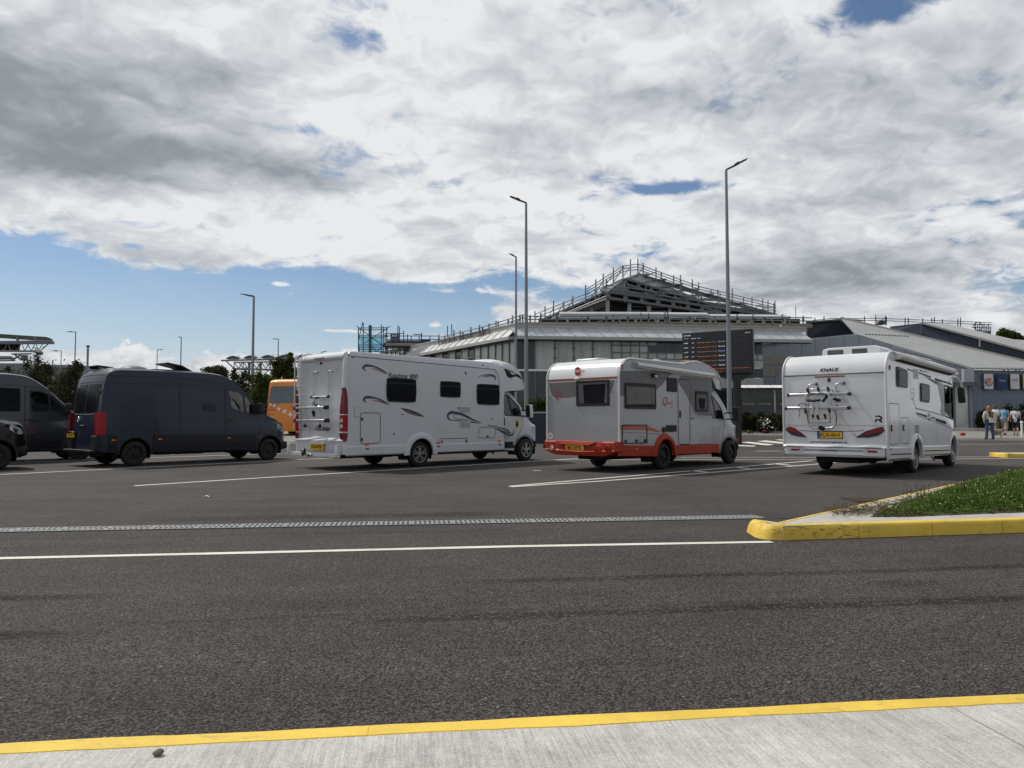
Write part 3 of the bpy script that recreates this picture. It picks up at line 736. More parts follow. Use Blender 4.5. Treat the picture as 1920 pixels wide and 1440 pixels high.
    for nm, v_, f_, m_, lab, cat in (('grass', gv, gf, 'grassblade', 'long green grass covering the bed of the traffic island', 'grass'), ('weeds', lv, lf, 'weedleaf', 'broad-leaved green weeds growing through the island grass', 'weeds'),
                           ('clover_flowers', fv, ff, 'flower', 'tiny white flowers dotted over the island weeds', 'flowers'), ('dry_weeds', sv, sf, 'drystem', 'dry straggling stems creeping over the island concrete', 'weeds')):
        b = MB(); b.v = v_; b.f = f_; b.mi = [0] * len(f_)
        tag(b.build(nm, M[m_], recalc=False, loc=(0, 0, 0)), lab, cat, None, 'stuff')
scatter_bed()

# far second island, its yellow end at the right edge of the view
i2 = thing('traffic_island', 'low concrete island with scuffed yellow kerb beyond the weedy island', 'traffic island', GT(1890, 858.5), kind='structure')
p = GT(1889, 858.5)
for i in range(5): kerb_block(p + Vector((i * .9, 0, 0)), p + Vector(((i + 1) * .9, 0, 0)), i2)
kerb_block(p + Vector((0, 1.0, 0)), p, i2)
b = MB(); b.box(p.x + .1, p.x + 4.5, p.y + .12, p.y + 1.0, 0, .145); b.build('island_paving', M['concrete'], i2)

# cast-iron gully grate beside the island
p = G(1627, 938); gg = thing('gully_grate', 'rusty cast iron gully grate beside the traffic island', 'drain', p)
b = MB(); b.box(p.x - .33, p.x + .33, p.y - .33, p.y + .33, .002, .006); b.build('frame', mat('rust', (.055, .035, .026), .8, .2, .3, 9), gg)
for k in range(11):
    b = MB(); b.box(p.x - .3 + k * .055, p.x - .272 + k * .055, p.y - .28, p.y + .28, .0065, .02); b.build('grate_bar', M['rust'], gg)

# near pavement: brushed concrete slabs behind a yellow painted kerb, 12 cm above the road
PZ = .12
pave = thing('pavement', 'brushed concrete pavement with a yellow painted kerb in the foreground', 'pavement', (0, 2.5, 0), kind='structure')
far = [G(*p, PZ) for p in ((-150, 1400), (0, 1392.6), (415, 1372.3), (960, 1345), (1440, 1321.8), (1920, 1299.3), (2100, 1291))]
near = [G(*p, PZ) for p in ((-150, 1421), (0, 1413), (415, 1391.4), (960, 1363.6), (1440, 1339.5), (1920, 1316.2), (2100, 1307))]
kd = (far[5] - far[1]).normalized(); kn = Vector((-kd.y, kd.x, 0))
base = far[1].copy(); 
def wob(u): return .012 * noise.noise(Vector((u * 1.7, 0, 0))) + .006 * noise.noise(Vector((u * 9, 3, 0)))
KW = (far[3] - near[3]).dot(kn)
for i in range(-2, 5):
    u0, u1 = i * 1.83 - .55, (i + 1) * 1.83 - .55; b = MB(); rings = []
    for k in range(25):
        u = u0 + .0006 + (u1 - u0 - .0012) * k / 24; o = base + kd * u; o.z = 0
        a_ = wob(u) + .004; rings.append([o + kn * a_ + Vector((0, 0, -.05)), o + kn * (a_) + Vector((0, 0, PZ - .012)), o + kn * (a_ - .010) + Vector((0, 0, PZ)), o - kn * (KW + wob(u + 50)) + Vector((0, 0, PZ)), o - kn * (KW + .02) + Vector((0, 0, PZ - .03))])
    b.loft(rings, False, True); b.build('kerb_stone', M['yellow'], pave, smooth=40)
js = G(1886, 1380, PZ); uj = (js - base).dot(kd)
for i in range(-1, 3):
    u0, u1 = uj + (i - 1) * 6.0, uj + i * 6.0
    b = MB(); o0 = base + kd * (u0 + .004); o1 = base + kd * (u1 - .004)
    q = [o0 - kn * (KW - .03), o1 - kn * (KW - .03), o1 - kn * 7, o0 - kn * 7]
    b.prism([Vector((p.x, p.y, -.02)) for p in q], (0, 0, PZ - .003 + .02)); b.build('pavement_slab', M['broomed'], pave)
p = G(297, 1415, PZ)
def pebble(p, r, seed, name, lab, cat, m_):
    b = MB(); b.ball(p + Vector((0, 0, r * .45)), r, 14, 9, (1.1, .8, .62))
    for i, v in enumerate(b.v):
        n_ = noise.noise(Vector(v) * (1.6 / r * .5) + Vector((seed, 0, 0))); c = p + Vector((0, 0, r * .45)); d_ = Vector(v) - c; b.v[i] = tuple(c + d_ * (1 + .35 * n_))
    return tag(b.build(name, m_, loc=p, smooth=40), lab, cat)
pebble(p, .017, 3, 'stone', 'small brown stone lying on the pavement in the foreground', 'stone', M['stone'])
p = G(387, 932.5)
b = MB(); b.add([p + Vector(v) for v in ((-.05, -.02, .006), (0, -.03, .03), (.05, -.01, .01), (.04, .03, .012), (-.01, .02, .035), (-.05, .02, .008))], [(0, 1, 4, 5), (1, 2, 3, 4)])
tag(b.build('paper_scrap', M['whitepaint'], loc=p), 'white scrap of crumpled paper lying on the asphalt', 'litter')

# raised forecourt beyond the car park
KL = [GT(*p) for p in ((-700, 839), (600, 835), (1010, 828.5), (1380, 817), (1470, 818), (1790, 826.5), (1960, 827.5), (2400, 829))]
fc = thing('forecourt', 'raised paved forecourt in front of the terminal buildings', 'pavement', KL[2], kind='structure')
def offs(L, d_, dz=0):
    out = []
    for i, p in enumerate(L):
        t = (L[min(i + 1, len(L) - 1)] - L[max(i - 1, 0)]).normalized(); n_ = Vector((-t.y, t.x, 0)); q = p + n_ * d_
        out.append(Vector((q.x, q.y, tz(q.y) + dz)))
    return out
for i in range(len(KL) - 1):
    a_, b_ = KL[i], KL[i + 1]; n_ = max(1, int((b_ - a_).length / 2.0))
    for k in range(n_):
        p_, q_ = a_.lerp(b_, k / n_), a_.lerp(b_, (k + 1) / n_)
        if q_.x < -28 or p_.x > 33: continue
        kerb_block(p_, q_, fc, h=.12, w=.14, m_='concrete', zb=0, name='kerb_stone')
inner = offs(KL, .13, .118)
b = MB(); back = [Vector((-80, 300, .82)), Vector((120, 300, .82))]
mid_ = [Vector((p.x, RISE1 + .0, tz(61) + .118)) for p in inner]; far_ = [Vector((p.x, 200, tz(61) + .118)) for p in inner]
n = len(inner); b.add(inner + mid_ + far_, [(i, i + 1, n + i + 1, n + i) for i in range(n - 1)] + [(n + i, n + i + 1, 2 * n + i + 1, 2 * n + i) for i in range(n - 1)])
b.build('forecourt_paving', mat('paving', (.20, .19, .175), .85, 0, .15, 1.5, bump=.3), fc)
g0 = offs(KL, .16, .125); g1 = offs(KL, .95, .125)
b = MB(); b.add(g0 + g1, [(i, i + 1, n + i + 1, n + i) for i in range(n - 1)]); b.build('verge', mat('turf', (.045, .062, .018), .95, 0, .4, 5, bump=.8, bscale=60), fc)
# ------------------------------------------------------------------ vehicles
class Vehicle:
    """local frame: x forward from the rear axle, y to the left, z up; the viewer sees the right side (y < 0) and the rear"""
    def __init__(s, name, label, cat, loc, rz, group=None):
        s.root = thing(name, label, cat, (loc[0], loc[1], 0), rz, group, local=True)
    # ---- skin: two side skins (with holes) and one loft running round the profile
    def body(s, name, m_, prof, bottom, hw, holes=(), crown=lambda i, x, z: (.05, 6), nt=17, grid=.16, smooth=32, parent=None):
        """prof: (x,z) from rear foot over the roof to front foot; bottom: (x,z) from front foot back to the rear foot"""
        s.hw = hw; s.prof = prof; s.crown = crown
        outer = list(prof) + list(bottom); b = MB()
        # side skins
        pts = [Vector(p) for p in outer]; edges = [(i, (i + 1) % len(outer)) for i in range(len(outer))]
        for h in holes:
            k = len(pts); pts += [Vector(p) for p in h]; edges += [(k + i, k + (i + 1) % len(h)) for i in range(len(h))]
        x0 = min(p[0] for p in outer); x1 = max(p[0] for p in outer); z0 = min(p[1] for p in outer); z1 = max(p[1] for p in outer)
        segs = [(outer[i], outer[(i + 1) % len(outer)]) for i in range(len(outer))]
        for h in holes: segs += [(h[i], h[(i + 1) % len(h)]) for i in range(len(h))]
        def dseg(p):
            best = 9
            for a, c in segs:
                ax, az_ = a[0], a[1]; dx, dz = c[0] - ax, c[1] - az_; L = dx * dx + dz * dz
                t = 0 if L == 0 else max(0, min(1, ((p[0] - ax) * dx + (p[1] - az_) * dz) / L))
                best = min(best, (p[0] - ax - dx * t) ** 2 + (p[1] - az_ - dz * t) ** 2)
            return sqrt(best)
        nx = int((x1 - x0) / grid) + 1; nz = int((z1 - z0) / grid) + 1
        for i in range(1, nx):
            for j in range(1, nz):
                p = (x0 + i * grid, z0 + j * grid + .01)
                if in_poly(p, outer) and not any(in_poly(p, h) for h in holes) and dseg(p) > grid * .35: pts.append(Vector(p))
        vs, _, fs, *_ = delaunay_2d_cdt(pts, edges, [], 0, 1e-5)
        keep = []
        for f in fs:
            cx = sum(vs[i].x for i in f) / len(f); cz = sum(vs[i].y for i in f) / len(f)
            if in_poly((cx, cz), outer) and not any(in_poly((cx, cz), h) for h in holes): keep.append(tuple(f))
        for sg in (-1, 1):
            b.add([(v.x, sg * hw(v.x, v.y), v.y) for v in vs], keep if sg < 0 else [f[::-1] for f in keep])
        # loft
        rows = []; T = [sin(pi / 2 * t) for t in np.linspace(-1, 1, nt)]; s.T = T
        for i in range(len(prof)): rows.append([s.pt(i, t) for t in T])
        k = len(b.v); b.v += [tuple(p) for r in rows for p in r]
        for i in range(len(prof) - 1):
            for j in range(nt - 1):
                b.f.append((k + i * nt + j, k + i * nt + j + 1, k + (i + 1) * nt + j + 1, k + (i + 1) * nt + j)); b.mi.append(0)
        me = b.mesh(name, m_, smooth=None, recalc=False)
        bm = bmesh.new(); bm.from_mesh(me); bmesh.ops.remove_doubles(bm, verts=bm.verts[:], dist=.0008); bmesh.ops.recalc_face_normals(bm, faces=bm.faces[:]); bm.to_mesh(me); bm.free()
        me.shade_smooth(); me.set_sharp_from_angle(angle=radians(smooth))
        ob = bpy.data.objects.new(name, me); COL.objects.link(ob); ob.parent = parent or s.root
        return ob
    def nrm(s, i):
        p = s.prof; a = p[max(i - 1, 0)]; c = p[min(i + 1, len(p) - 1)]; dx, dz = c[0] - a[0], c[1] - a[1]; L = sqrt(dx * dx + dz * dz) or 1
        return (-dz / L, dx / L)
    def pt(s, i, t, off=0.0):
        x, z = s.prof[i][:2]; nx, nz = s.nrm(i); c, e = s.crown(i, x, z); q = c * (1 - abs(t) ** e) + off
        return Vector((x + nx * q, t * s.hw(x, z), z + nz * q))
    def top_patch(s, name, m_, i0, i1, t0, t1, off=.006, parent=None, n=8):
        b = MB(); rings = [[s.pt(i, t0 + (t1 - t0) * k / n, off) for k in range(n + 1)] for i in range(i0, i1 + 1)]
        b.loft(rings, False, False); return b.build(name, m_, parent or s.root, smooth=40)
    # ---- panels on the side (side=-1 right) and on the rear
    def side(s, name, m_, poly, t=.006, side=-1, parent=None, inset=0.0, bevel=0, surf=None, label=None):
        hw = surf or s.hw; b = MB(); n = len(poly)
        a = [(x, side * (hw(x, z) + t - inset), z) for x, z in poly]; c = [(x, side * (hw(x, z) - .01 - inset), z) for x, z in poly]
        b.add(a + c, [tuple(range(n)), tuple(range(2 * n - 1, n - 1, -1))] + [(i, (i + 1) % n, n + (i + 1) % n, n + i) for i in range(n)])
        return b.build(name, m_, parent or s.root, label=label, bevel=bevel)
    def side_ring(s, name, m_, poly, w=.03, t=.012, side=-1, parent=None, surf=None):
        """frame following a closed outline"""
        hw = surf or s.hw; b = MB(); inn = shrink(poly, w); n = len(poly)
        for q in (poly, inn): b.v += [(x, side * (hw(x, z) + t), z) for x, z in q]
        b.v += [(x, side * (hw(x, z) - .005), z) for x, z in poly] + [(x, side * (hw(x, z) - .02), z) for x, z in inn]
        for i in range(n):
            j = (i + 1) % n; b.f += [(i, j, n + j, n + i), (i, 2 * n + i, 2 * n + j, j), (n + i, n + j, 3 * n + j, 3 * n + i)]; b.mi += [0] * 3
        return b.build(name, m_, parent or s.root)
    def side_line(s, name, m_, pts, w=.012, t=.008, side=-1, closed=False, parent=None):
        P = []; pts = list(pts) + ([pts[0]] if closed else [])
        for a, c in zip(pts[:-1], pts[1:]):
            L = sqrt((a[0] - c[0]) ** 2 + (a[1] - c[1]) ** 2); n = max(1, int(L / .25)); P += [(a[0] + (c[0] - a[0]) * i / n, a[1] + (c[1] - a[1]) * i / n) for i in range(n)]
        P.append(pts[-1]); vs = []
        for i, p in enumerate(P):
            a = P[max(i - 1, 0)]; c = P[min(i + 1, len(P) - 1)]
            if closed and i in (0, len(P) - 1): a, c = P[-2], P[1]
            dx, dz = c[0] - a[0], c[1] - a[1]; L = sqrt(dx * dx + dz * dz) or 1; nx, nz = -dz / L * w / 2, dx / L * w / 2
            for sg in (-1, 1): x, z = p[0] + sg * nx, p[1] + sg * nz; vs.append((x, side * (s.hw(x, z) + t), z))
        b = MB(); b.add(vs, [(2 * i, 2 * i + 1, 2 * i + 3, 2 * i + 2) for i in range(len(P) - 1)])
        return b.build(name, m_, parent or s.root)
    def swoosh(s, name, m_, pts, ws, t=.004, side=-1, rear=False, parent=None):
        """tapering painted flourish"""
        C_ = catmull([(*p, w) for p, w in zip(pts, ws)], 6); vs = []
        for i, p in enumerate(C_):
            a = C_[max(i - 1, 0)]; c = C_[min(i + 1, len(C_) - 1)]; dx, dz = c[0] - a[0], c[1] - a[1]; L = sqrt(dx * dx + dz * dz) or 1
            for sg in (-1, 1):
                u, z = p[0] - sg * dz / L * p[2] / 2, p[1] + sg * dx / L * p[2] / 2
                vs.append((s.rx - t, u, z) if rear else (u, side * (s.hw(u, z) + t), z))
        b = MB(); b.add(vs, [(2 * i, 2 * i + 1, 2 * i + 3, 2 * i + 2) for i in range(len(C_) - 1)]); return b.build(name, m_, parent or s.root)
    def rear(s, name, m_, poly, t=.006, parent=None, x=None, depth=.02, bevel=0, label=None):
        x = s.rx if x is None else x; b = MB(); b.prism([(x - t, y, z) for y, z in poly], (depth, 0, 0))
        return b.build(name, m_, parent or s.root, bevel=bevel, label=label)
    def rear_ring(s, name, m_, poly, w=.03, t=.012, parent=None):
        inn = shrink(poly, w); n = len(poly); b = MB()
        b.v = [(s.rx - t, y, z) for y, z in poly] + [(s.rx - t, y, z) for y, z in inn] + [(s.rx + .01, y, z) for y, z in poly] + [(s.rx + .01, y, z) for y, z in inn]
        for i in range(n):
            j = (i + 1) % n; b.f += [(i, j, n + j, n + i), (i, 2 * n + i, 2 * n + j, j), (n + i, n + j, 3 * n + j, 3 * n + i)]; b.mi += [0] * 3
        return b.build(name, m_, parent or s.root)
    def box(s, name, m_, x0, x1, y0, y1, z0, z1, bevel=0.0, parent=None):
        b = MB(); b.box(x0, x1, y0, y1, z0, z1); return b.build(name, m_, parent or s.root, bevel=bevel)
    def pipe(s, name, m_, pts, r, n=8, parent=None):
        b = MB(); b.tube(pts, r, n); return b.build(name, m_, parent or s.root, smooth=50)
    def rtext(s, txt, yl, zb, w, h, m_, shear=0, bold=0, off=.008, x=None, parent=None):
        return letter(txt, (s.rx if x is None else x, yl, zb), (0, -1, 0), (0, 0, 1), w, h, m_, parent or s.root, shear, bold, off)
    def stext(s, txt, x0, zb, w, h, m_, shear=0, bold=0, off=.006, parent=None, slope=0):
        return letter(txt, (x0, -s.hw(x0, zb), zb), (cos(slope), 0, sin(slope)), (-sin(slope), 0, cos(slope)), w, h, m_, parent or s.root, shear, bold, off)
    # ---- running gear
    def wheels(s, wb, track, R=.345, w=.225, style='steel', xs=None):
        key = (style, R)
        if key not in s.WC:
            a = MB(); a.lathe([(-w / 2 + .02, R * .64), (-w / 2, R * .72), (-w / 2 + .004, R * .86), (-w / 2 + .03, R * .965), (-w / 2 + .05, R), (w / 2 - .05, R), (w / 2 - .03, R * .965), (w / 2, R * .86), (w / 2, R * .66), (w / 2 - .03, R * .62)], (0, 0, 0), 'y', 36, False)
            tyre = a.mesh('wheel', M['tyre'], smooth=35)
            r = MB(); ri = R * .66; rimm = 'rimsilver' if style in ('alloy', 'alloy6') else 'rimdark'
            r.cur = 0; r.lathe([(-w / 2 + .02, ri * 1.02), (-w / 2 + .002, ri * 1.0), (-w / 2 + .004, ri * .93), (-w / 2 + .03, ri * .91), (-w / 2 + .04, ri * .97)], (0, 0, 0), 'y', 32, False)
            r.cur = 1; r.lathe([(-w / 2 + .03, ri * .92), (-w / 2 + .06, ri * .90), (-w / 2 + .075, .02)], (0, 0, 0), 'y', 32, False); r.cur = 0
            sp = {'alloy': 5, 'alloy6': 6, 'steel': 8}[style]
            for k in range(sp):
                t = 2 * pi * k / sp + .3
                for dt in ((-.20, .20) if style == 'alloy' else (0,)):
                    c1 = Vector((cos(t + dt * .6), 0, sin(t + dt * .6))); c2 = Vector((cos(t + dt), 0, sin(t + dt))); n_ = Vector((-sin(t), 0, cos(t)))
                    wd = {'alloy': .016, 'alloy6': .024, 'steel': .03}[style]; y0 = -w / 2 + (.012 if style != 'steel' else .045)
                    r.add([c1 * .04 + n_ * wd + Vector((0, y0, 0)), c1 * .04 - n_ * wd + Vector((0, y0, 0)), c2 * ri * .95 - n_ * wd + Vector((0, y0 + .012, 0)), c2 * ri * .95 + n_ * wd + Vector((0, y0 + .012, 0)),
                           c1 * .04 + n_ * wd + Vector((0, y0 + .04, 0)), c1 * .04 - n_ * wd + Vector((0, y0 + .04, 0)), c2 * ri * .95 - n_ * wd + Vector((0, y0 + .05, 0)), c2 * ri * .95 + n_ * wd + Vector((0, y0 + .05, 0))],
                          [(0, 1, 2, 3), (4, 7, 6, 5), (0, 4, 5, 1), (1, 5, 6, 2), (2, 6, 7, 3), (3, 7, 4, 0)])
            r.lathe([(-w / 2 + .002, .001), (-w / 2 + .004, .045), (-w / 2 + .02, .055), (-w / 2 + .05, .055)], (0, 0, 0), 'y', 16)
            rim = r.mesh('rim', [M[rimm], M['dark']], smooth=35)
            s.WC[key] = (tyre, rim)
        tyre, rim = s.WC[key]
        for x in (xs or (0, wb)):
            for sg in (-1, 1):
                Mx = Matrix.Translation((x, sg * (track / 2), R)) @ Matrix.Rotation(0 if sg < 0 else pi, 4, 'Z')
                o = inst('wheel', tyre, s.root, Mx); o2 = bpy.data.objects.new('rim', rim); COL.objects.link(o2); o2.parent = o
    WC = {}
    def chassis(s, x0, x1, w, arches, z0=.30, z1=.62):
        """dark underbody with wheel housings"""
        b = MB(); xs = sorted(arches); cur = x0
        for a in xs:
            b.box(cur, a - .45, -w / 2 + .05, w / 2 - .05, z0 + .12, z1); cur = a + .45
        b.box(cur, x1, -w / 2 + .05, w / 2 - .05, z0 + .12, z1)
        b.box(x0 + .2, x1 - .2, -.45, .45, z0 - .02, z0 + .2); b.box(x0, x1, -w / 2 + .35, w / 2 - .35, z0 + .12, z1 + .3)
        for a in xs: b.tube([(a, -w / 2 + .2, .33), (a, w / 2 - .2, .33)], .06, 8)
        b.build('underbody', M['dark'], s.root)
        for a in xs:
            for sg in (-1, 1):
                b = MB(); R = .47; rings = [[(a + R * cos(t), sg * y, .36 + R * sin(t)) for t in np.linspace(-.35, pi + .35, 14)] for y in (w / 2 - .012, w / 2 - .36)]
                b.loft(rings, False, False); n = 14
                b.f.append(tuple(range(n, 2 * n))); b.mi.append(0); b.build('wheel_housing', M['dark'], s.root, smooth=40)

def arch_pts(xc, zb, R, zc=.36, n=14):
    """bottom outline going from the front (high x) to the back over one wheel"""
    a = math.asin((zb - zc) / R) if abs(zb - zc) < R else 0
    return [(xc + R * cos(t), zc + R * sin(t)) for t in np.linspace(a, pi - a, n)]
def capprof(P): return P

def mirror(v, x, z, y, m_, h=.36, name='door_mirror', arm=.22):
    b = MB(); b.obox((x, -y + .02, z - h * .3), (x + .05, -y - arm, z - h * .35), .05, .04); b.obox((x, -y + .02, z + .06), (x + .05, -y - arm, z + .04), .05, .04)
    a = b.build(name, M['blackplastic'], v.root)
    b = MB(); b.prism([(x - .02, -y - arm - .06 + yy, z + zz) for yy, zz in rounded([(-.13, -h / 2), (.09, -h / 2), (.10, h / 2), (-.10, h / 2)], .05)], (.13, 0, 0)); b.build('mirror_cap', m_, a, bevel=.02)
    b = MB(); b.prism([(x - .026, -y - arm - .06 + yy, z + zz) for yy, zz in rounded([(-.11, -h / 2 + .02), (.07, -h / 2 + .02), (.08, h / 2 - .02), (-.08, h / 2 - .02)], .04)], (.008, 0, 0)); b.build('mirror_glass', M['black'], a)
    # the far-side mirror
    b = MB(); b.obox((x, y - .02, z - .05), (x + .05, y + arm, z - .05), .05, .05); b.box(x - .02, x + .11, y + arm - .05, y + arm + .16, z - h / 2, z + h / 2); b.build(name, M['blackplastic'], v.root)
    return a

def seats(v, x, z0, ys=(-.5, .45)):
    for y in ys:
        b = MB(); b.box(x - .25, x + .28, y - .25, y + .25, z0, z0 + .16); b.prism([(x - .25, y - .24, z0 + .1), (x - .12, y - .24, z0 + .1), (x - .22, y - .22, z0 + .72), (x - .33, y - .22, z0 + .72)], (0, .46, 0))
        b.box(x - .32, x - .22, y - .12, y + .12, z0 + .74, z0 + .95); b.build('seat', M['seat'], v.root, bevel=.03)
def steering(v, x, y, z):
    b = MB(); R = .19
    pts = [(x + .09 * sin(t) , y + R * cos(t), z + R * sin(t)) for t in np.linspace(0, 2 * pi, 20)]
    b.tube([(p[0] + (p[2] - z) * .35, p[1], p[2]) for p in pts], .016, 6, caps=False); b.tube([(x, y, z), (x + .25, y, z - .2)], .03, 6); b.tube([(x, y - R, z), (x, y + R, z)], .012, 5)
    b.build('steering_wheel', M['black'], v.root)

def ducato_cab(v, xr, xf, m_, hwb=1.02, win=None, zb=.36, roof=2.22):
    """cab with door window cut through, from the rear of the door xr to the nose in front of axle xf"""
    top = [(xr, zb + .02), (xr, roof - .1), (xr, roof)] + catmull([(xr + .05, roof), (xf - .62, roof - .03), (xf - .3, roof - .28), (xf + .1, roof - .72), (xf + .22, 1.36)], 4)[1:] + \
          catmull([(xf + .22, 1.36), (xf + .30, 1.30), (xf + .62, 1.12), (xf + .85, .93), (xf + .93, .72), (xf + .94, .5), (xf + .88, .32)], 4)[1:]
    bot = [(xf + .55, .30)] + arch_pts(xf, .32, .42) + [(xf - .6, zb - .02)]
    def hw(x, z):
        h = hwb
        if z > 1.3: h -= (z - 1.3) * .17
        if z < .7: h -= (.7 - z) * .06
        if x > xf + .25: h -= .42 * min(1, (x - xf - .25) / .7) ** 2.2
        if z > 1.15 and x > xf - .1: h -= .10 * min(1, (x - xf + .1) * 2)
        h += .025 * max(0, 1 - abs(sqrt((x - xf) ** 2 + (z - .36) ** 2) - .50) / .10)
        return h
    win = win or rounded([(xr + .10, roof - .12), (xr + .48, roof - .14), (xr + .92, 1.72), (xr + .98, 1.40), (xr + .20, 1.42)], .06)
    def crown(i, x, z): return (.05, 4) if x < xf - .5 else ((.10, 2.2) if z > 1.36 else (.10, 2.5))
    old = (getattr(v, 'hw', None), getattr(v, 'prof', None), getattr(v, 'crown', None))
    cab = v.body('cab', m_, top, bot, hw, [win], crown, grid=.13)
    v.side('window_glass', M['cabglass'], win, t=-.012, parent=cab); v.side_ring('window_seal', M['black'], win, .03, .004, parent=cab)
    v.side('window_glass', M['cabglass'], win, t=-.012, side=1, parent=cab)
    v.side_line('window_pillar', M['black'], [(xr + .47, roof - .15), (xr + .56, 1.42)], .045, .005, parent=cab)
    xd = xr + .98
    v.side_line('door_gap', M['seam'], [(xr + .02, zb + .12), (xr + .02, roof - .1)], .014, parent=cab)
    v.side_line('door_gap', M['seam'], [(xd + .02, 1.36), (xd - .02, 1.05), (xf - .45, .62), (xf - .53, zb + .1), (xr + .02, zb + .12)], .012, parent=cab)
    v.side('door_handle', M['black'], rounded([(xr + .09, 1.12), (xr + .17, 1.12), (xr + .17, 1.38), (xr + .09, 1.38)], .035), t=.025, parent=cab)
    # bonnet shut line, side moulding and windscreen (out of view)
    i0 = next(i for i, p in enumerate(top) if p[0] > xf - .52 and p[1] < roof - .06); i1 = next(i for i, p in enumerate(top) if p[1] < 1.42 and i > i0)
    v.top_patch('windscreen', M['acrylic'], i0, i1, -.9, .9, .008, cab)
    v.side('headlight', M['clearlens'], rounded([(xf + .42, .86), (xf + .72, .80), (xf + .60, 1.02), (xf + .34, 1.1)], .05), t=.006, parent=cab)
    v.side('headlight', M['clearlens'], rounded([(xf + .42, .86), (xf + .72, .80), (xf + .60, 1.02), (xf + .34, 1.1)], .05), t=.006, side=1, parent=cab)
    seats(v, xr + .35, .85); steering(v, xr + .85, -.42, 1.30)
    v.box('dashboard', M['black'], xf - .1, xf + .25, -.85, .85, .9, 1.30)
    v.box('cab_floor', M['dark'], xr + .05, xf + .2, -.8, .8, .62, .70)
    cabhw = v.hw
    v.hw, v.prof, v.crown = old
    return cab, cabhw

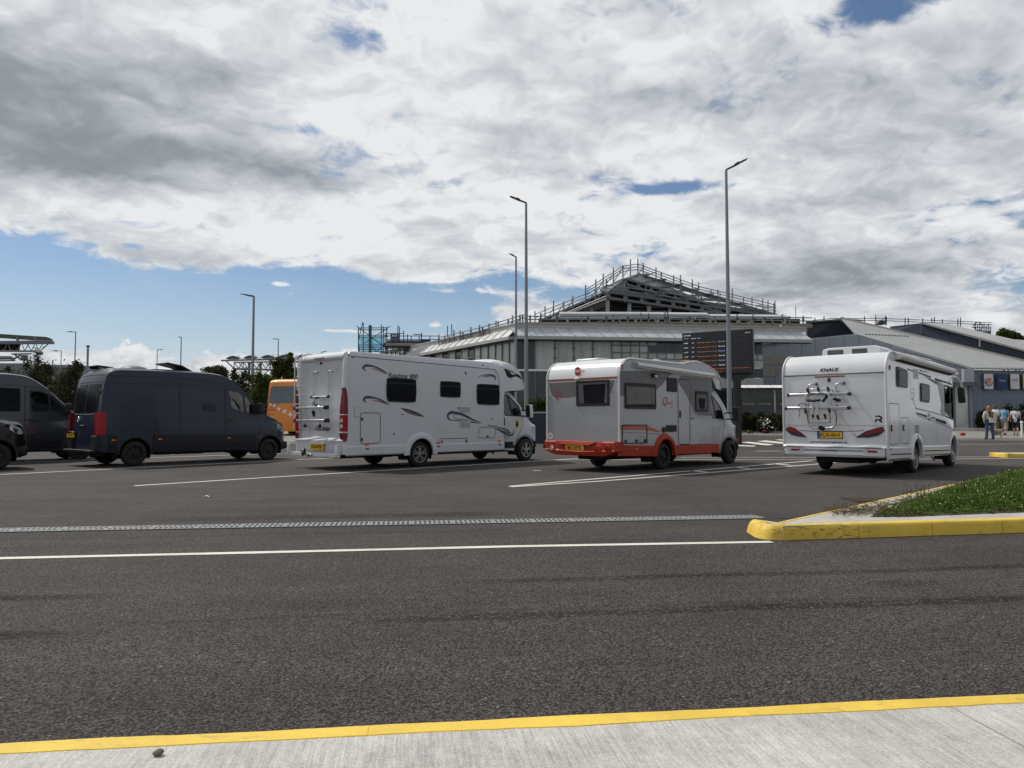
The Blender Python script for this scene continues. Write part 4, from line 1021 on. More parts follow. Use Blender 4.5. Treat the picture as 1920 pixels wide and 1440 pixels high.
# ============================ white overcab motorhome (second from the left of the four big vehicles)
def build_overcab():
    v = Vehicle('motorhome', 'white overcab motorhome with dark swooshes, rear ladder and folded bike rack', 'motorhome', (-3.343, 21.403), .814)
    W2 = 1.167; ov = 2.50; H = 3.03; wb = 4.36; v.rx = -ov + .10; wm = M['whitegrp']
    prof = [(-ov + .10, .42), (-ov + .10, 1.0), (-ov + .10, 2.0), (-ov + .10, 2.84)] + arc(-ov + .24, H - .16, .16, 180, 90, 6) + [(-1.0, H), (.8, H), (2.6, H + .01)] + \
           catmull([(2.75, H + .01), (3.0, H + .06), (3.35, H + .075), (3.75, H - .03), (4.10, 2.80), (4.36, 2.56), (4.46, 2.36), (4.42, 2.27)], 4) 
    bot = [(4.1, 2.225), (3.6, 2.20), (3.30, 2.16), (3.27, 1.9), (3.27, .38), (1.5, .40)] + arch_pts(0, .40, .43) + [(-ov + .5, .38)]
    def hw(x, z):
        h = W2
        if z > 2.95: h -= (z - 2.95) ** 2 * 6
        if x > 3.3: h -= .22 * max(0, (x - 3.3) / 1.1) ** 2.2
        return h
    body = v.body('body', wm, prof, bot, hw, [], lambda i, x, z: (.03, 8) if x < 3.2 else (.10, 3.2), smooth=40)
    # moulded rear: corner pillars, roof lip, lower skirt
    for sg in (-1, 1):
        b = MB(); sec = [(W2 - .005, -ov + .16), (W2 - .012, -ov + .03), (W2 - .06, -ov - .005), (W2 - .14, -ov + .02), (W2 - .19, -ov + .11)]
        rings = []
        for z in np.linspace(.42, 3.0, 14):
            k = 1 - .5 * max(0, (z - 2.75) / .25) ** 2
            rings.append([(x + (1 - k) * .12, sg * (y - (0 if z < 2.8 else (z - 2.8) * .25)), z) for y, x in sec])
        b.loft(rings, False, True); b.build('rear_pillar', wm, v.root, smooth=60)
    b = MB(); rings = []
    for y in np.linspace(-W2 + .10, W2 - .10, 17):
        rings.append([(-ov + .30, y, 3.02), (-ov + .12, y, 3.025), (-ov + .03, y, 2.97), (-ov + .0, y, 2.90), (-ov + .03, y, 2.845), (-ov + .12, y, 2.83)])
    b.loft(rings, False, True); b.build('rear_roof_lip', wm, v.root, smooth=60)
    b = MB(); rings = []
    for y in np.linspace(-W2 + .04, W2 - .04, 17):
        dz = .05 * (abs(y) / W2) ** 2
        rings.append([(-ov + .12, y, .93 - dz * .5), (-ov + .06, y, .84 - dz), (-ov - .005, y, .775 + dz * .3), (-ov - .04, y, .755 + dz * .3), (-ov - .03, y, .73 + dz * .3), (-ov + .01, y, .66), (-ov + .02, y, .47), (-ov + .07, y, .40)])
    b.loft(rings, False, True); sk = b.build('rear_skirt', wm, v.root, smooth=40)
    # lights
    b = MB()
    def lensrow(pts, m_, nm):
        b = MB(); rings = []
        for z, w0, w1 in pts: rings.append([(-ov - .012, -W2 + .20 - w0, z), (-ov - .022, -W2 + .10, z), (-ov + .0, -W2 + .004, z), (-ov + .09 + w1, -W2 - .008, z), (-ov + .09 + w1, -W2 + .05, z)])
        b.loft(rings, False, True); o = b.build(nm, m_, v.root, smooth=50)
        b2 = MB(); b2.v = [(x, -y, z) for x, y, z in b.v]; b2.f = b.f; b2.mi = b.mi; b2.build(nm, m_, v.root, smooth=50); return o
    lensrow([(2.10, .14, -.07), (2.02, .11, -.045), (1.9, .07, -.015), (1.7, .03, .0), (1.43, .0, .01)], M['redlens2'], 'reflector')
    lensrow([(1.41, .0, .01), (1.2, .0, .01), (.99, .0, .01)], M['redlens'], 'tail_light')
    lensrow([(.95, .0, .01), (.86, .01, 0), (.78, .06, -.02), (.74, .10, -.05)], M['redlens2'], 'reflector')
    for z in (1.26, 1.12):
        b = MB(); b.lathe([(-.03, .0), (-.03, .045), (-.01, .055), (.0, .055)], (-ov - .012, -W2 + .10, z), 'x', 14); b.build('indicator_lamp', M['clearlens'], v.root, smooth=40)
    v.box('light_trim', wm, -ov - .03, -ov + .11, -W2 - .012, -W2 + .20, 1.405, 1.425, bevel=.004); v.box('light_trim', wm, -ov - .03, -ov + .11, -W2 - .012, -W2 + .22, .955, .985, bevel=.006)
    v.box('brake_light', M['redlens2'], -ov - .01, -ov + .03, -.21, .26, 2.885, 2.915)
    b = MB(); b.ball((-ov + .05, .02, 2.78), .035, 10, 6); b.build('camera_pod', M['black'], v.root, smooth=60)
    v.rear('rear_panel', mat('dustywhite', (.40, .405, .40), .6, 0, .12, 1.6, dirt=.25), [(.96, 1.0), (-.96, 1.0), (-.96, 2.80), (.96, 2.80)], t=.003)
    # framed rear panel lines and lower lettering
    for z in (1.02 + .18, .98): v.rear('panel_line', M['seamlight'], [(-.95, z), (.95, z), (.95, z + .008), (-.95, z + .008)], t=.004)
    v.rtext('Roadstar', .28, 1.005, .76, .12, M['text'], shear=.25, bold=.012, off=.045)
    for y0, sg in ((.93, 1), (-.93, -1)):
        v.swoosh('swoosh_decal', M['swoosh'], [(sg * .98, 1.42), (sg * .84, 1.46), (sg * .62, 1.40)], [.07, .05, .005], rear=True)
    # recess brackets: white stay struts under the lip
    for y in (.55, .1, -.42, -.85):
        v.pipe('stay_strut', M['whiteplastic'], [(v.rx - .02, y, 2.72), (v.rx - .035, y + .17, 2.52)], .011, 6)
    # ladder with hooked-over top
    ld = thing_part = MB(); Lp = []
    for y in (1.075, .80):
        rail = catmull([(-ov - .09, y, 1.05), (-ov - .09, y, 1.8), (-ov - .09, y, 2.75), (-ov - .04, y, 2.98), (-ov + .10, y, 3.075), (-ov + .35, y, 3.06)], 5)
        ld.tube(rail, .017, 8)
    lad = ld.build('roof_ladder', M['whiteplastic'], v.root, smooth=50)
    for k in range(7):
        b = MB(); z = 1.22 + k * .245; b.tube([(-ov - .09, .80, z), (-ov - .09, 1.075, z)], .013, 6); b.build('rung', M['alu'], lad, smooth=50)
    # folded bike carrier
    br = v.pipe('bike_rack', M['alu'], catmull([(v.rx - .02, .14, 2.55), (v.rx - .10, .20, 2.55), (v.rx - .10, .29, 2.48), (v.rx - .10, .29, 1.9), (v.rx - .10, .29, 1.30)], 4), .015)
    v.pipe('rack_tube', M['alu'], catmull([(v.rx - .02, -.55, 2.55), (v.rx - .10, -.50, 2.55), (v.rx - .10, -.43, 2.48), (v.rx - .10, -.43, 1.9), (v.rx - .10, -.43, 1.32)], 4), .015, parent=br)
    v.pipe('rack_tube', M['alu'], [(v.rx - .12, .33, 1.89), (v.rx - .12, -.45, 1.88)], .028, parent=br)
    for y in (.33, -.45): v.pipe('rack_clamp', M['black'], [(v.rx - .12, y - .03, 1.89), (v.rx - .12, y + .03, 1.89)], .038, parent=br)
    v.pipe('clamp_arm', M['alu'], catmull([(v.rx - .16, -.02, 1.87), (v.rx - .20, .12, 1.76), (v.rx - .20, .17, 1.62), (v.rx - .18, .14, 1.50)], 4), .02, parent=br)
    b = MB(); b.capsule((v.rx - .20, .05, 1.72), (v.rx - .20, -.12, 1.62), .035, .04); b.capsule((v.rx - .18, .14, 1.49), (v.rx - .18, .11, 1.40), .05, .035); b.capsule((v.rx - .18, .06, 1.86), (v.rx - .18, -.08, 1.87), .03, .03); b.build('clamp_head', M['blackplastic'], br, smooth=60)
    v.pipe('rack_frame', M['alu'], catmull([(v.rx - .22, .46, 1.14), (v.rx - .22, .46, 1.52), (v.rx - .20, .40, 1.62), (v.rx - .20, .0, 1.66), (v.rx - .20, -.18, 1.62), (v.rx - .22, -.25, 1.52), (v.rx - .22, -.25, 1.14)], 4), .02, parent=br)
    for z, y0, y1 in ((1.60, .80, -.66), (1.27, .76, -.70)):
        b = MB(); b.box(v.rx - .36, v.rx - .26, y1, y0, z - .03, z + .03); b.build('wheel_rail', M['alu'], br, bevel=.012)
        for y in (y0, y1): b = MB(); b.box(v.rx - .38, v.rx - .24, y - .035, y + .035, z - .05, z + .055); b.build('rail_end', M['black'], br, bevel=.015)
    v.pipe('rack_strap', M['alu'], catmull([(v.rx - .2, .45, 1.15), (v.rx - .22, .3, 1.10), (v.rx - .25, .05, 1.02), (v.rx - .22, -.2, 1.10), (v.rx - .22, -.45, .97), (v.rx - .2, -.6, 1.0), (v.rx - .2, -.66, 1.06)], 4), .009, 5, parent=br)
    for y in (.46, -.25): b = MB(); b.ball((v.rx - .23, y, 1.13), .05, 8, 6); b.build('rack_foot', M['black'], br, smooth=60)
    # plate, sticker, bumper bar, tow ball
    v.rear('number_plate', M['plate_y'], [(.34, .51), (-.28, .51), (-.28, .665), (.34, .665)], x=-ov - .0, t=.035); v.rtext('K24 NTR', .27, .545, .48, .085, M['text'], x=-ov - .035, bold=.015)
    v.rear('plate_box', wm, [(.40, .665), (-.33, .665), (-.30, .71), (.37, .71)], x=-ov, t=.05, depth=.06)
    st = v.rear('warning_sticker', M['signyellow'], [(-.80, 1.53), (-.97, 1.53), (-.97, 1.80), (-.80, 1.80)], t=.006)
    v.rear('sticker_print', M['text'], [(-.82, 1.62), (-.95, 1.60), (-.96, 1.76), (-.86, 1.72), (-.82, 1.77)], t=.010, parent=st); v.rear('sticker_band', M['redtext'], [(-.80, 1.785), (-.97, 1.785), (-.97, 1.805), (-.80, 1.805)], t=.011, parent=st)
    bb = MB(); bb.obox((-ov - .12, 1.24, .44), (-ov - .12, -1.13, .44), .07, .10); bb.obox((-ov - .12, -1.09, .66), (-ov - .12, -1.09, .40), .09, .08, up=Vector((1, 0, 0))); bb.obox((-ov - .12, 1.2, .66), (-ov - .12, 1.2, .40), .09, .08, up=Vector((1, 0, 0)))
    bar_ = bb.build('rear_bumper_bar', M['whiteplastic'], v.root, bevel=.01)
    b = MB(); b.capsule((-ov - .18, .42, .49), (-ov - .24, .36, .40), .06, .05); b.capsule((-ov - .14, .30, .38), (-ov - .2, .1, .37), .04, .045); b.build('tow_hitch', M['black'], v.root, smooth=60)
    v.box('hitch_socket', M['alu'], -ov - .22, -ov - .14, .02, .24, .33, .41, bevel=.01)
    # side windows
    for w in ([(-1.20, 1.775), (-.21, 1.775), (-.21, 2.40), (-1.20, 2.40)], [(.68, 1.945), (1.44, 1.945), (1.44, 2.385), (.68, 2.385)], [(2.11, 1.755), (3.055, 1.755), (3.055, 2.355), (2.11, 2.355)]):
        (x0, z0), (x1, z1) = w[0], w[2]
        poly = catmull([(x0 + .05, z0), ((x0 + x1) / 2, z0 - .01), (x1 - .05, z0), (x1 - .005, (z0 + z1) / 2 - .2), (x1 + .01, (z0 + z1) / 2), (x1 - .005, (z0 + z1) / 2 + .2), (x1 - .05, z1), ((x0 + x1) / 2, z1 + .01), (x0 + .05, z1), (x0 + .005, (z0 + z1) / 2 + .2), (x0 - .01, (z0 + z1) / 2), (x0 + .005, (z0 + z1) / 2 - .2), (x0 + .05, z0)], 3)[:-1]
        wo = v.side_ring('window', M['frame_grey'], poly, .035, .022); v.side('pane', M['acrylic'], shrink(poly, .03), t=.030, parent=wo)
        v.side_line('blind_edge', M['frame_grey'], [(x0 + .03, z1 - .13), (x1 - .03, z1 - .13)], .03, .032, parent=wo)
    ow = rounded([(3.27, 2.885), (3.60, 2.83), (4.08, 2.70), (4.31, 2.585), (3.50, 2.60), (3.42, 2.64)], .05)
    wo = v.side('window', M['frame_grey'], ow, t=.012); v.side('pane', M['acrylic'], shrink(ow, .035), t=.018, parent=wo)
    v.side('overcab_groove', M['seam'], rounded([(3.60, 2.545), (4.33, 2.475), (4.36, 2.50), (3.62, 2.575)], .01), t=.004)
    # shut lines, lockers, vents
    v.side_line('roof_seam', M['seam'], catmull([(-2.22, 2.87), (-2.16, 2.90), (0, 2.87), (2.62, 2.83), (2.9, 2.78), (3.02, 2.62), (3.07, 2.3)], 5), .016)
    hh = v.side_line('locker_door', M['seam'], rounded([(-2.02, .68), (-1.395, .68), (-1.395, 1.47), (-2.02, 1.47)], .10), .016, closed=True)
    for z in (1.30, .78): v.side('latch', M['black'], rounded([(-1.995, z - .035), (-1.945, z - .035), (-1.945, z + .045), (-1.995, z + .045)], .015), t=.014, parent=hh)
    v.side('filler_flap', wm, rounded([(-2.2, 1.38), (-2.03, 1.38), (-2.03, 1.62), (-2.2, 1.62)], .02), t=.008)
    v.side_line('filler_gap', M['seamlight'], rounded([(-2.205, 1.375), (-2.025, 1.375), (-2.025, 1.625), (-2.205, 1.625)], .02), .008, .009, closed=True)
    hh = v.side_line('locker_door', M['seam'], rounded([(.67, .575), (1.73, .575), (1.73, .76), (.67, .76)], .03), .014, closed=True)
    for x in (.73, 1.66): v.side('latch', M['black'], rounded([(x, .63), (x + .035, .63), (x + .035, .71), (x, .71)], .01), t=.014, parent=hh)
    hh = v.side_line('locker_door', M['seam'], rounded([(2.16, .76), (2.88, .75), (2.91, 1.07), (2.21, 1.07)], .08), .014, closed=True)
    v.side('latch', M['black'], rounded([(2.53, .78), (2.60, .78), (2.60, .82), (2.53, .82)], .01), t=.014, parent=hh)
    for z0, z1 in ((1.51, 1.67), (1.07, 1.25)):
        g_ = v.side('vent_grille', M['whiteplastic'], rounded([(1.41, z0), (1.85, z0), (1.85, z1), (1.41, z1)], .015), t=.012)
        for k in range(5): v.side('louvre', M['seamlight'], [(1.43, z0 + .02 + k * .03), (1.83, z0 + .02 + k * .03), (1.83, z0 + .032 + k * .03), (1.43, z0 + .032 + k * .03)], t=.020, parent=g_)
    v.side('vent_catch', M['black'], [(1.36, 1.60), (1.385, 1.60), (1.385, 1.66), (1.36, 1.66)], t=.012)
    v.side('socket_cover', M['whiteplastic'], rounded([(.94, .94), (1.06, .94), (1.06, 1.06), (.94, 1.06)], .02), t=.016)
    for x, z in ((-.66, 1.43), (-.95, .92), (2.76, 1.32), (2.35, 2.93), (-2.40, 2.93)):
        v.side('fitting', M['black'], [(x + .022 * cos(t), z + .022 * sin(t)) for t in np.linspace(0, 2 * pi, 9)[:-1]], t=.010)
    v.side('green_sticker', M['turf'], [(1.66 + .03 * cos(t), 2.66 + .05 * sin(t)) for t in np.linspace(0, 2 * pi, 9)[:-1]], t=.004)
    # lower skirt moulding: step line and wheel arch flare
    b = MB(); 
    for x0, x1 in ((-2.45, -.50), (.50, 3.27)):
        b.prism([(x0, -W2 - .0, .62), (x0, -W2 - .022, .60), (x0, -W2 - .022, .40), (x0, -W2 + .01, .37), (x0, -W2 + .02, .62)], (x1 - x0, 0, 0))
    b.build('side_skirt', wm, v.root)
    b = MB(); rings = []
    for t in np.linspace(-.05, pi + .05, 20):
        c_, s_ = cos(t), sin(t); rings.append([(c_ * r, -W2 - y, .36 + s_ * r) for r, y in ((.425, -.02), (.425, .035), (.46, .042), (.54, .03), (.585, .006), (.59, -.02))])
    b.loft(rings, False, True); b.build('wheel_arch', wm, v.root, smooth=50)
    for x in (-1.88, 1.0 - .47 + .0, 3.0): v.side('side_marker', M['orangelens'], rounded([(x, .63), (x + .13, .63), (x + .13, .68), (x, .68)], .012), t=.014)
    for x in (-1.86, .56, 3.03): v.side('reflector_dot', M['black'], rounded([(x, .53), (x + .11, .53), (x + .09, .56), (x, .56)], .01), t=.030)
    # graphics
    v.stext('Roadstar 800', -1.14, 2.415, 1.0, .125, M['text'], shear=.22, bold=.010)
    A_ = M['swoosh']; R_ = M['swooshred']
    v.swoosh('swoosh_decal', A_, [(-1.86, 2.56), (-1.96, 2.62), (-1.86, 2.69), (-1.62, 2.68), (-1.35, 2.60), (-1.14, 2.50)], [.02, .05, .07, .045, .035, .006])
    v.swoosh('swoosh_decal', R_, [(-1.70, 2.62), (-1.5, 2.60), (-1.3, 2.54), (-1.18, 2.50)], [.005, .03, .03, .004])
    v.swoosh('swoosh_decal', A_, [(-1.84, 1.74), (-1.93, 1.80), (-1.84, 1.87), (-1.58, 1.86), (-1.32, 1.79), (-1.10, 1.69)], [.02, .05, .07, .045, .035, .006])
    v.swoosh('swoosh_decal', R_, [(-1.66, 1.80), (-1.46, 1.78), (-1.26, 1.73), (-1.13, 1.69)], [.005, .03, .03, .004])
    for o_, w_, m_ in ((0, .035, A_), (-.035, .022, A_), (-.062, .018, R_), (-.088, .016, A_)): v.swoosh('swoosh_decal', m_, [(-.74 + abs(o_) * 1.6, 1.605 + o_ * .7), (-.45, 1.56 + o_), (-.15, 1.475 + o_ * .8), (.12, 1.375)], [.012, w_, w_, .003])
    v.swoosh('swoosh_decal', A_, [(2.34, 1.20), (1.95, 1.30), (1.62, 1.42), (1.32, 1.49), (1.08, 1.50), (.96, 1.42), (1.02, 1.31), (1.12, 1.27)], [.006, .05, .075, .075, .09, .07, .05, .01])
    v.swoosh('swoosh_decal', M['greylight'], [(2.26, 1.195), (1.9, 1.24), (1.55, 1.31), (1.3, 1.33), (1.18, 1.38), (1.24, 1.44), (1.36, 1.44)], [.005, .035, .045, .03, .03, .02, .01])
    v.swoosh('swoosh_decal', A_, [(1.1, 1.29), (1.35, 1.27), (1.9, 1.22), (2.25, 1.19)], [.01, .03, .03, .004])
    v.swoosh('swoosh_decal', A_, [(2.11, 2.515), (2.26, 2.60), (2.50, 2.645), (2.78, 2.635), (2.90, 2.57), (2.84, 2.50)], [.004, .02, .035, .07, .05, .01])
    v.swoosh('swoosh_decal', R_, [(2.34, 2.58), (2.5, 2.60), (2.66, 2.60)], [.004, .03, .01])
    for q in (([(2.56, 1.135), (2.9, 1.10), (3.2, 1.03)], [.02, .02, .006]), ([(2.85, 1.06), (3.1, .97), (3.28, .90), (3.5, .83), (3.68, .84), (3.74, .93), (3.66, .985)], [.006, .05, .06, .06, .06, .04, .006]),
              ([(2.95, 1.06), (3.2, 1.03), (3.45, .97), (3.5, .90), (3.40, .88)], [.004, .04, .05, .04, .01]), ([(3.1, .99), (3.35, .93), (3.58, .90), (3.62, .94)], [.004, .03, .03, .004])):
        for k in range(1): v.swoosh('swoosh_decal', A_, *q, t=.012)
    # roof: raised nose, vents, rails, aerials
    v.box('roof_vent', M['whiteplastic'], 2.15, 2.75, -.5, .1, H, H + .10, bevel=.04); v.box('roof_vent', M['whiteplastic'], -.9, -.4, -.3, .3, H, H + .08, bevel=.03)
    v.box('roof_vent', M['whiteplastic'], -1.9, -1.3, -.3, .9, H, H + .06, bevel=.02)
    v.pipe('roof_aerial', M['black'], [(-2.1, .55, H), (-2.1, .55, H + .10), (-2.0, .45, H + .13)], .012, 5); v.pipe('roof_aerial', M['black'], [(-1.4, .0, H), (-1.4, 0, H + .14)], .01, 5)
    v.wheels(wb, 2.02, .35, .225, 'alloy'); v.chassis(-2.3, 4.9, 2.16, (0, wb))
    cab, chw = ducato_cab(v, 3.27, wb, wm, 1.03)
    st = v.side('warning_sticker', M['signyellow'], [(3.93, 1.02), (4.07, 1.02), (4.07, 1.29), (3.93, 1.29)], t=.006, surf=chw); v.side('sticker_print', M['text'], [(3.95, 1.10), (4.05, 1.08), (4.05, 1.2), (4.0, 1.25), (3.96, 1.22)], t=.010, parent=st, surf=chw)
    mirror(v, 4.28, 1.57, .98, M['whiteplastic'], .42)
    # fairing between overcab and cab
    v.box('cab_fairing', wm, 3.22, 3.34, -1.10, 1.10, 2.10, 2.24, bevel=.03)
    v.pipe('waste_pipe', M['dark'], [(2.0, -1.0, .34), (2.9, -1.02, .33), (2.95, -1.02, .26)], .03, 6)
build_overcab()

# ============================ silver and orange-skirted low-profile motorhome
def build_lowprofile():
    v = Vehicle('motorhome', 'grey low profile motorhome with a dirty orange rear bumper and skirt and a rolled awning', 'motorhome', (3.153, 20.292), .804)
    W2 = 1.15; ov = 2.0; H = 2.79; wb = 3.67; v.rx = -ov; sm = M['silver']; r = .42
    prof = [(-ov, .60), (-ov, 1.2), (-ov, 1.8), (-ov, 2.34)] + arc(-ov + .47, H - .47, .47, 180, 90, 9)[1:] + [(-.6, H), (.85, H)] + catmull([(.88, H), (1.15, H + .06), (1.5, H + .10), (1.95, H + .09), (2.45, H - .02), (2.85, H - .15), (3.12, 2.48), (3.30, 2.33), (3.36, 2.25)], 4)
    bot = [(3.34, 2.19), (3.0, 2.17), (2.72, 2.20), (2.43, 2.14), (2.43, .62), (1.0, .62)] + arch_pts(0, .62, .45)[0:] + [(-1.0, .60)]
    def hw(x, z):
        h = W2
        if x > 2.6: h -= .16 * ((x - 2.6) / .75) ** 2
        return h
    body = v.body('body', sm, prof, bot, hw, [], lambda i, x, z: (.012, 6) if x < 2.4 else (.035, 3), smooth=40)
    # white edge beading all round the side panel
    for sg in (-1, 1):
        b = MB(); b.tube([(x - (0.012 if x < -1.9 else 0), sg * (W2 + .004), z + (.01 if z > 2.7 else 0)) for x, z in prof[:-22]] , .026, 8); b.build('edge_beading', M['whiteplastic'], v.root, smooth=60)
    n_ = len(prof)
    b = MB(); b.tube([(x, -(hw(x, z) + .004), z + .004) for x, z in prof[14:]], .013, 6); b.build('roof_edge_trim', M['whiteplastic'], v.root, smooth=60)
    # rear: white curved upper band
    i0 = 3; i1 = 12
    v.top_patch('rear_hood', M['white'], 3, 13, -.965, .965, .012)
    v.rear('orange_band', M['stripe_orange'], [(1.10, 2.285), (-1.10, 2.285), (-1.10, 2.335), (1.10, 2.335)], t=.014)
    v.rear('band_line', M['whiteplastic'], [(1.10, 2.262), (-1.10, 2.262), (-1.10, 2.278), (1.10, 2.278)], t=.014)
    v.rear('grey_panel', M['greydecal'], [(1.08, 2.25), (-1.05, 2.25), (-.88, 1.87), (.93, 1.87), (1.0, 1.95), (1.05, 2.1)], t=.014)
    for P in ([(1.10, 2.25), (1.04, 2.02), (.95, 1.88), (.85, 1.84)], [(-1.06, 2.25), (-.98, 2.02), (-.88, 1.86)]): v.swoosh('panel_edge', M['whiteplastic'], P, [.02] * len(P), t=.020, rear=True)
    pole = [(.16, 1.63), (-.87, 1.63), (-.87, 2.27), (.16, 2.27)]
    wo = v.rear_ring('window', M['frame_grey'], rounded(pole, .03), .06, .035); v.rear('pane', M['acrylic'], rounded(shrink(pole, .055), .02), t=.022, parent=wo); v.rear('blind_case', M['acrylic_grey'], shrink([(.10, 2.17), (-.81, 2.17), (-.81, 2.22), (.10, 2.22)], 0), t=.028, parent=wo)
    v.rear('curtain', M['acrylic_grey'], [(.09, 1.70), (-.09, 1.70), (-.06, 2.17), (.09, 2.17)], t=.025, parent=wo); v.rear('curtain', M['acrylic_grey'], [(-.72, 1.70), (-.81, 1.70), (-.81, 2.17), (-.76, 2.17)], t=.025, parent=wo)
    # round badge, camera, lettering
    xb = -ov - .045
    bd_ = MB(); bd_.prism([(xb - .03, .08 + .095 * cos(t), 2.515 + .12 * sin(t)) for t in np.linspace(0, 2 * pi, 25)[:-1]], (.02, 0, 0)); bg = bd_.build('round_badge', M['redtext'], v.root)
    b = MB(); b.box(xb - .035, xb - .03, -.01, .17, 2.49, 2.545); b.build('badge_bar', M['whitepaint'], bg); letter('BURST', (xb - .036, .155, 2.50), (0, -1, 0), (0, 0, 1), .15, .032, M['text'], bg, off=.002, bold=.02)
    letter('NER', (xb - .03, -.03, 2.495), (0, -1, 0), (0, 0, 1), .14, .035, M['text'], bg, off=.004, bold=.02)
    v.box('rear_camera', M['whiteplastic'], -ov - .07, -ov, .02, .20, 2.30, 2.36, bevel=.015)
    q1 = v.rtext('Q', .89, 1.80, .20, .25, M['redtext'], shear=.35, off=.018, bold=-.0); v.rtext('uadro', .70, 1.855, .31, .075, M['redtext'], shear=.4, off=.018)
    b = MB(); b.prism([(-ov - .012, 1.05 + .085 * cos(t), .87 + .085 * sin(t)) for t in np.linspace(0, 2 * pi, 21)[:-1]], (.01, 0, 0)); uk = b.build('country_sticker', M['whitepaint'], v.root); letter('UK', (-ov - .013, 1.10, .835), (0, -1, 0), (0, 0, 1), .10, .075, M['text'], uk, off=.002, bold=.01)
    # moulded orange bumper with round lamps
    b = MB(); rings = []
    for y in np.linspace(-W2 - .04, W2 + .04, 29):
        a = abs(y) / (W2 + .04); k = 1 if a < .93 else sqrt(max(0, 1 - ((a - .93) / .07) ** 2)) * .6 + .4
        sw = max(0, min(1, (a - .45) / .14)); top_ = .735 + .02 * sw; dp = .16 * k; cut = .13 * max(0, (a - .66) / .34)
        mid_ = .60 + .0 * sw; rec = .07 * (1 - sw)
        rings.append([(-ov + .12, y, top_), (-ov - dp * .85 + rec * .6, y, top_), (-ov - dp + rec, y, top_ - .03), (-ov - dp + rec, y, mid_ - .05), (-ov - dp - .02, y, .49 + .04 * a), (-ov - dp * .9, y, .40 + cut), (-ov + .12, y, .38 + cut)])
    b.loft(rings, False, True); bump = b.build('rear_bumper', M['orange_red'], v.root, smooth=30)
    b = MB(); b.prism([(-ov - .13, .74, .74), (-ov - .17, .60, .665), (-ov - .17, -.34, .655), (-ov - .13, -.50, .72), (-ov - .13, -.35, .745), (-ov - .13, .6, .765)], (.13, 0, 0)); b.build('plate_hood', M['orange_red'], bump, bevel=.01)
    b = MB(); b.box(-ov - .125, -ov - .10, -.14, .44, .505, .655); pl = b.build('number_plate', M['plate_y'], v.root); v.rtext('BIG 8770', .37, .54, .44, .085, M['text'], x=-ov - .125, bold=.012, parent=pl)
    for y, z, m_, rr in ((1.12, .60, 'redlens2', .065), (.86, .565, 'clearlens', .075), (-.62, .555, 'redlens', .085), (-.92, .60, 'redlens2', .075)):
        b = MB(); x_ = -ov - .165 if abs(y) < 1.1 else -ov - .12
        b.lathe([(.04, rr * 1.25), (-.012, rr * 1.25), (-.02, rr), (-.005, rr)], (x_, y, z), 'x', 18); o = b.build('lamp_bezel', M['orange_red'], bump, smooth=40)
        b = MB(); b.lathe([(-.012, 0.001), (-.016, rr * .6), (-.006, rr * .98), (.02, rr)], (x_, y, z), 'x', 18); b.build('tail_light', M[m_], bump, smooth=50)
    v.side('marker_lens', M['redlens2'], [(-2.12, .66), (-1.98, .65), (-1.98, .69), (-2.1, .70)], t=.05)
    # side skirt
    def skirt(x0, x1, zt0, zt1, zb0, zb1, y):
        b = MB(); b.prism([(x0, -y, zt0), (x0, -y - .03, zt0 - .03), (x0, -y - .03, zb0 + .02), (x0, -y + .03, zb0), (x0, -y + .06, zt0)], (x1 - x0, 0, zt1 - zt0)); return b.build('side_skirt', M['orange_red'], v.root)
    skirt(-2.02, -.44, .70, .645, .40, .40, W2 - .02); skirt(.44, 2.43, .62, .60, .36, .36, W2 - .02)
    b = MB(); rings = []
    for t in np.linspace(-.02, pi + .02, 20):
        c_, s_ = cos(t), sin(t); rings.append([(c_ * r, -W2 - y, .37 + s_ * r) for r, y in ((.42, -.05), (.42, .05), (.46, .06), (.53, .045), (.57, .0), (.57, -.05))])
    b.loft(rings, False, True); b.build('wheel_arch', M['orange_red'], v.root, smooth=50)
    # side graphics
    v.side('grey_panel', M['greydecal'], [(-1.97, 1.87), (-1.0, 1.87), (-.42, 2.04), (-.05, 2.24), (.38, 2.53), (.2, 2.55), (-1.0, 2.52), (-1.97, 2.47)], t=.004)
    v.side('light_panel', M['greylight'], [(.38, 2.53), (.88, 2.49), (.66, 2.38), (.25, 2.42)], t=.0045)
    v.side('grey_panel', M['greydecal'], [(.88, 2.49), (2.42, 2.46), (2.42, 1.40), (1.75, 1.42), (1.52, 1.5), (1.30, 1.75), (1.12, 1.95), (.80, 2.2), (.66, 2.36)], t=.004)
    v.swoosh('panel_edge', M['greylight'], [(.72, 2.08), (1.05, 1.98), (1.32, 1.70), (1.55, 1.44), (1.9, 1.36), (2.42, 1.33)], [.008] * 6, t=.007)
    v.swoosh('orange_band', M['stripe_orange'], [(-1.98, 1.095), (-1.2, 1.09), (-.7, 1.06), (-.35, 1.0), (-.18, .975)], [.10, .11, .10, .05, .004], t=.005)
    v.side_line('orange_line', M['stripe_orange'], [(-1.98, .985), (-1.0, .96), (.1, .90)], .014, .005)
    hh = v.side_ring('locker_door', M['frame_grey'], rounded([(-1.90, .70), (-.82, .70), (-.82, 1.17), (-1.90, 1.17)], .03), .025, .012)
    for x in (-1.80, -.97, -1.35): v.side('latch', M['frame_grey'], [(x, .735), (x + .10, .735), (x + .08, .80), (x + .02, .80)], t=.014, parent=hh)
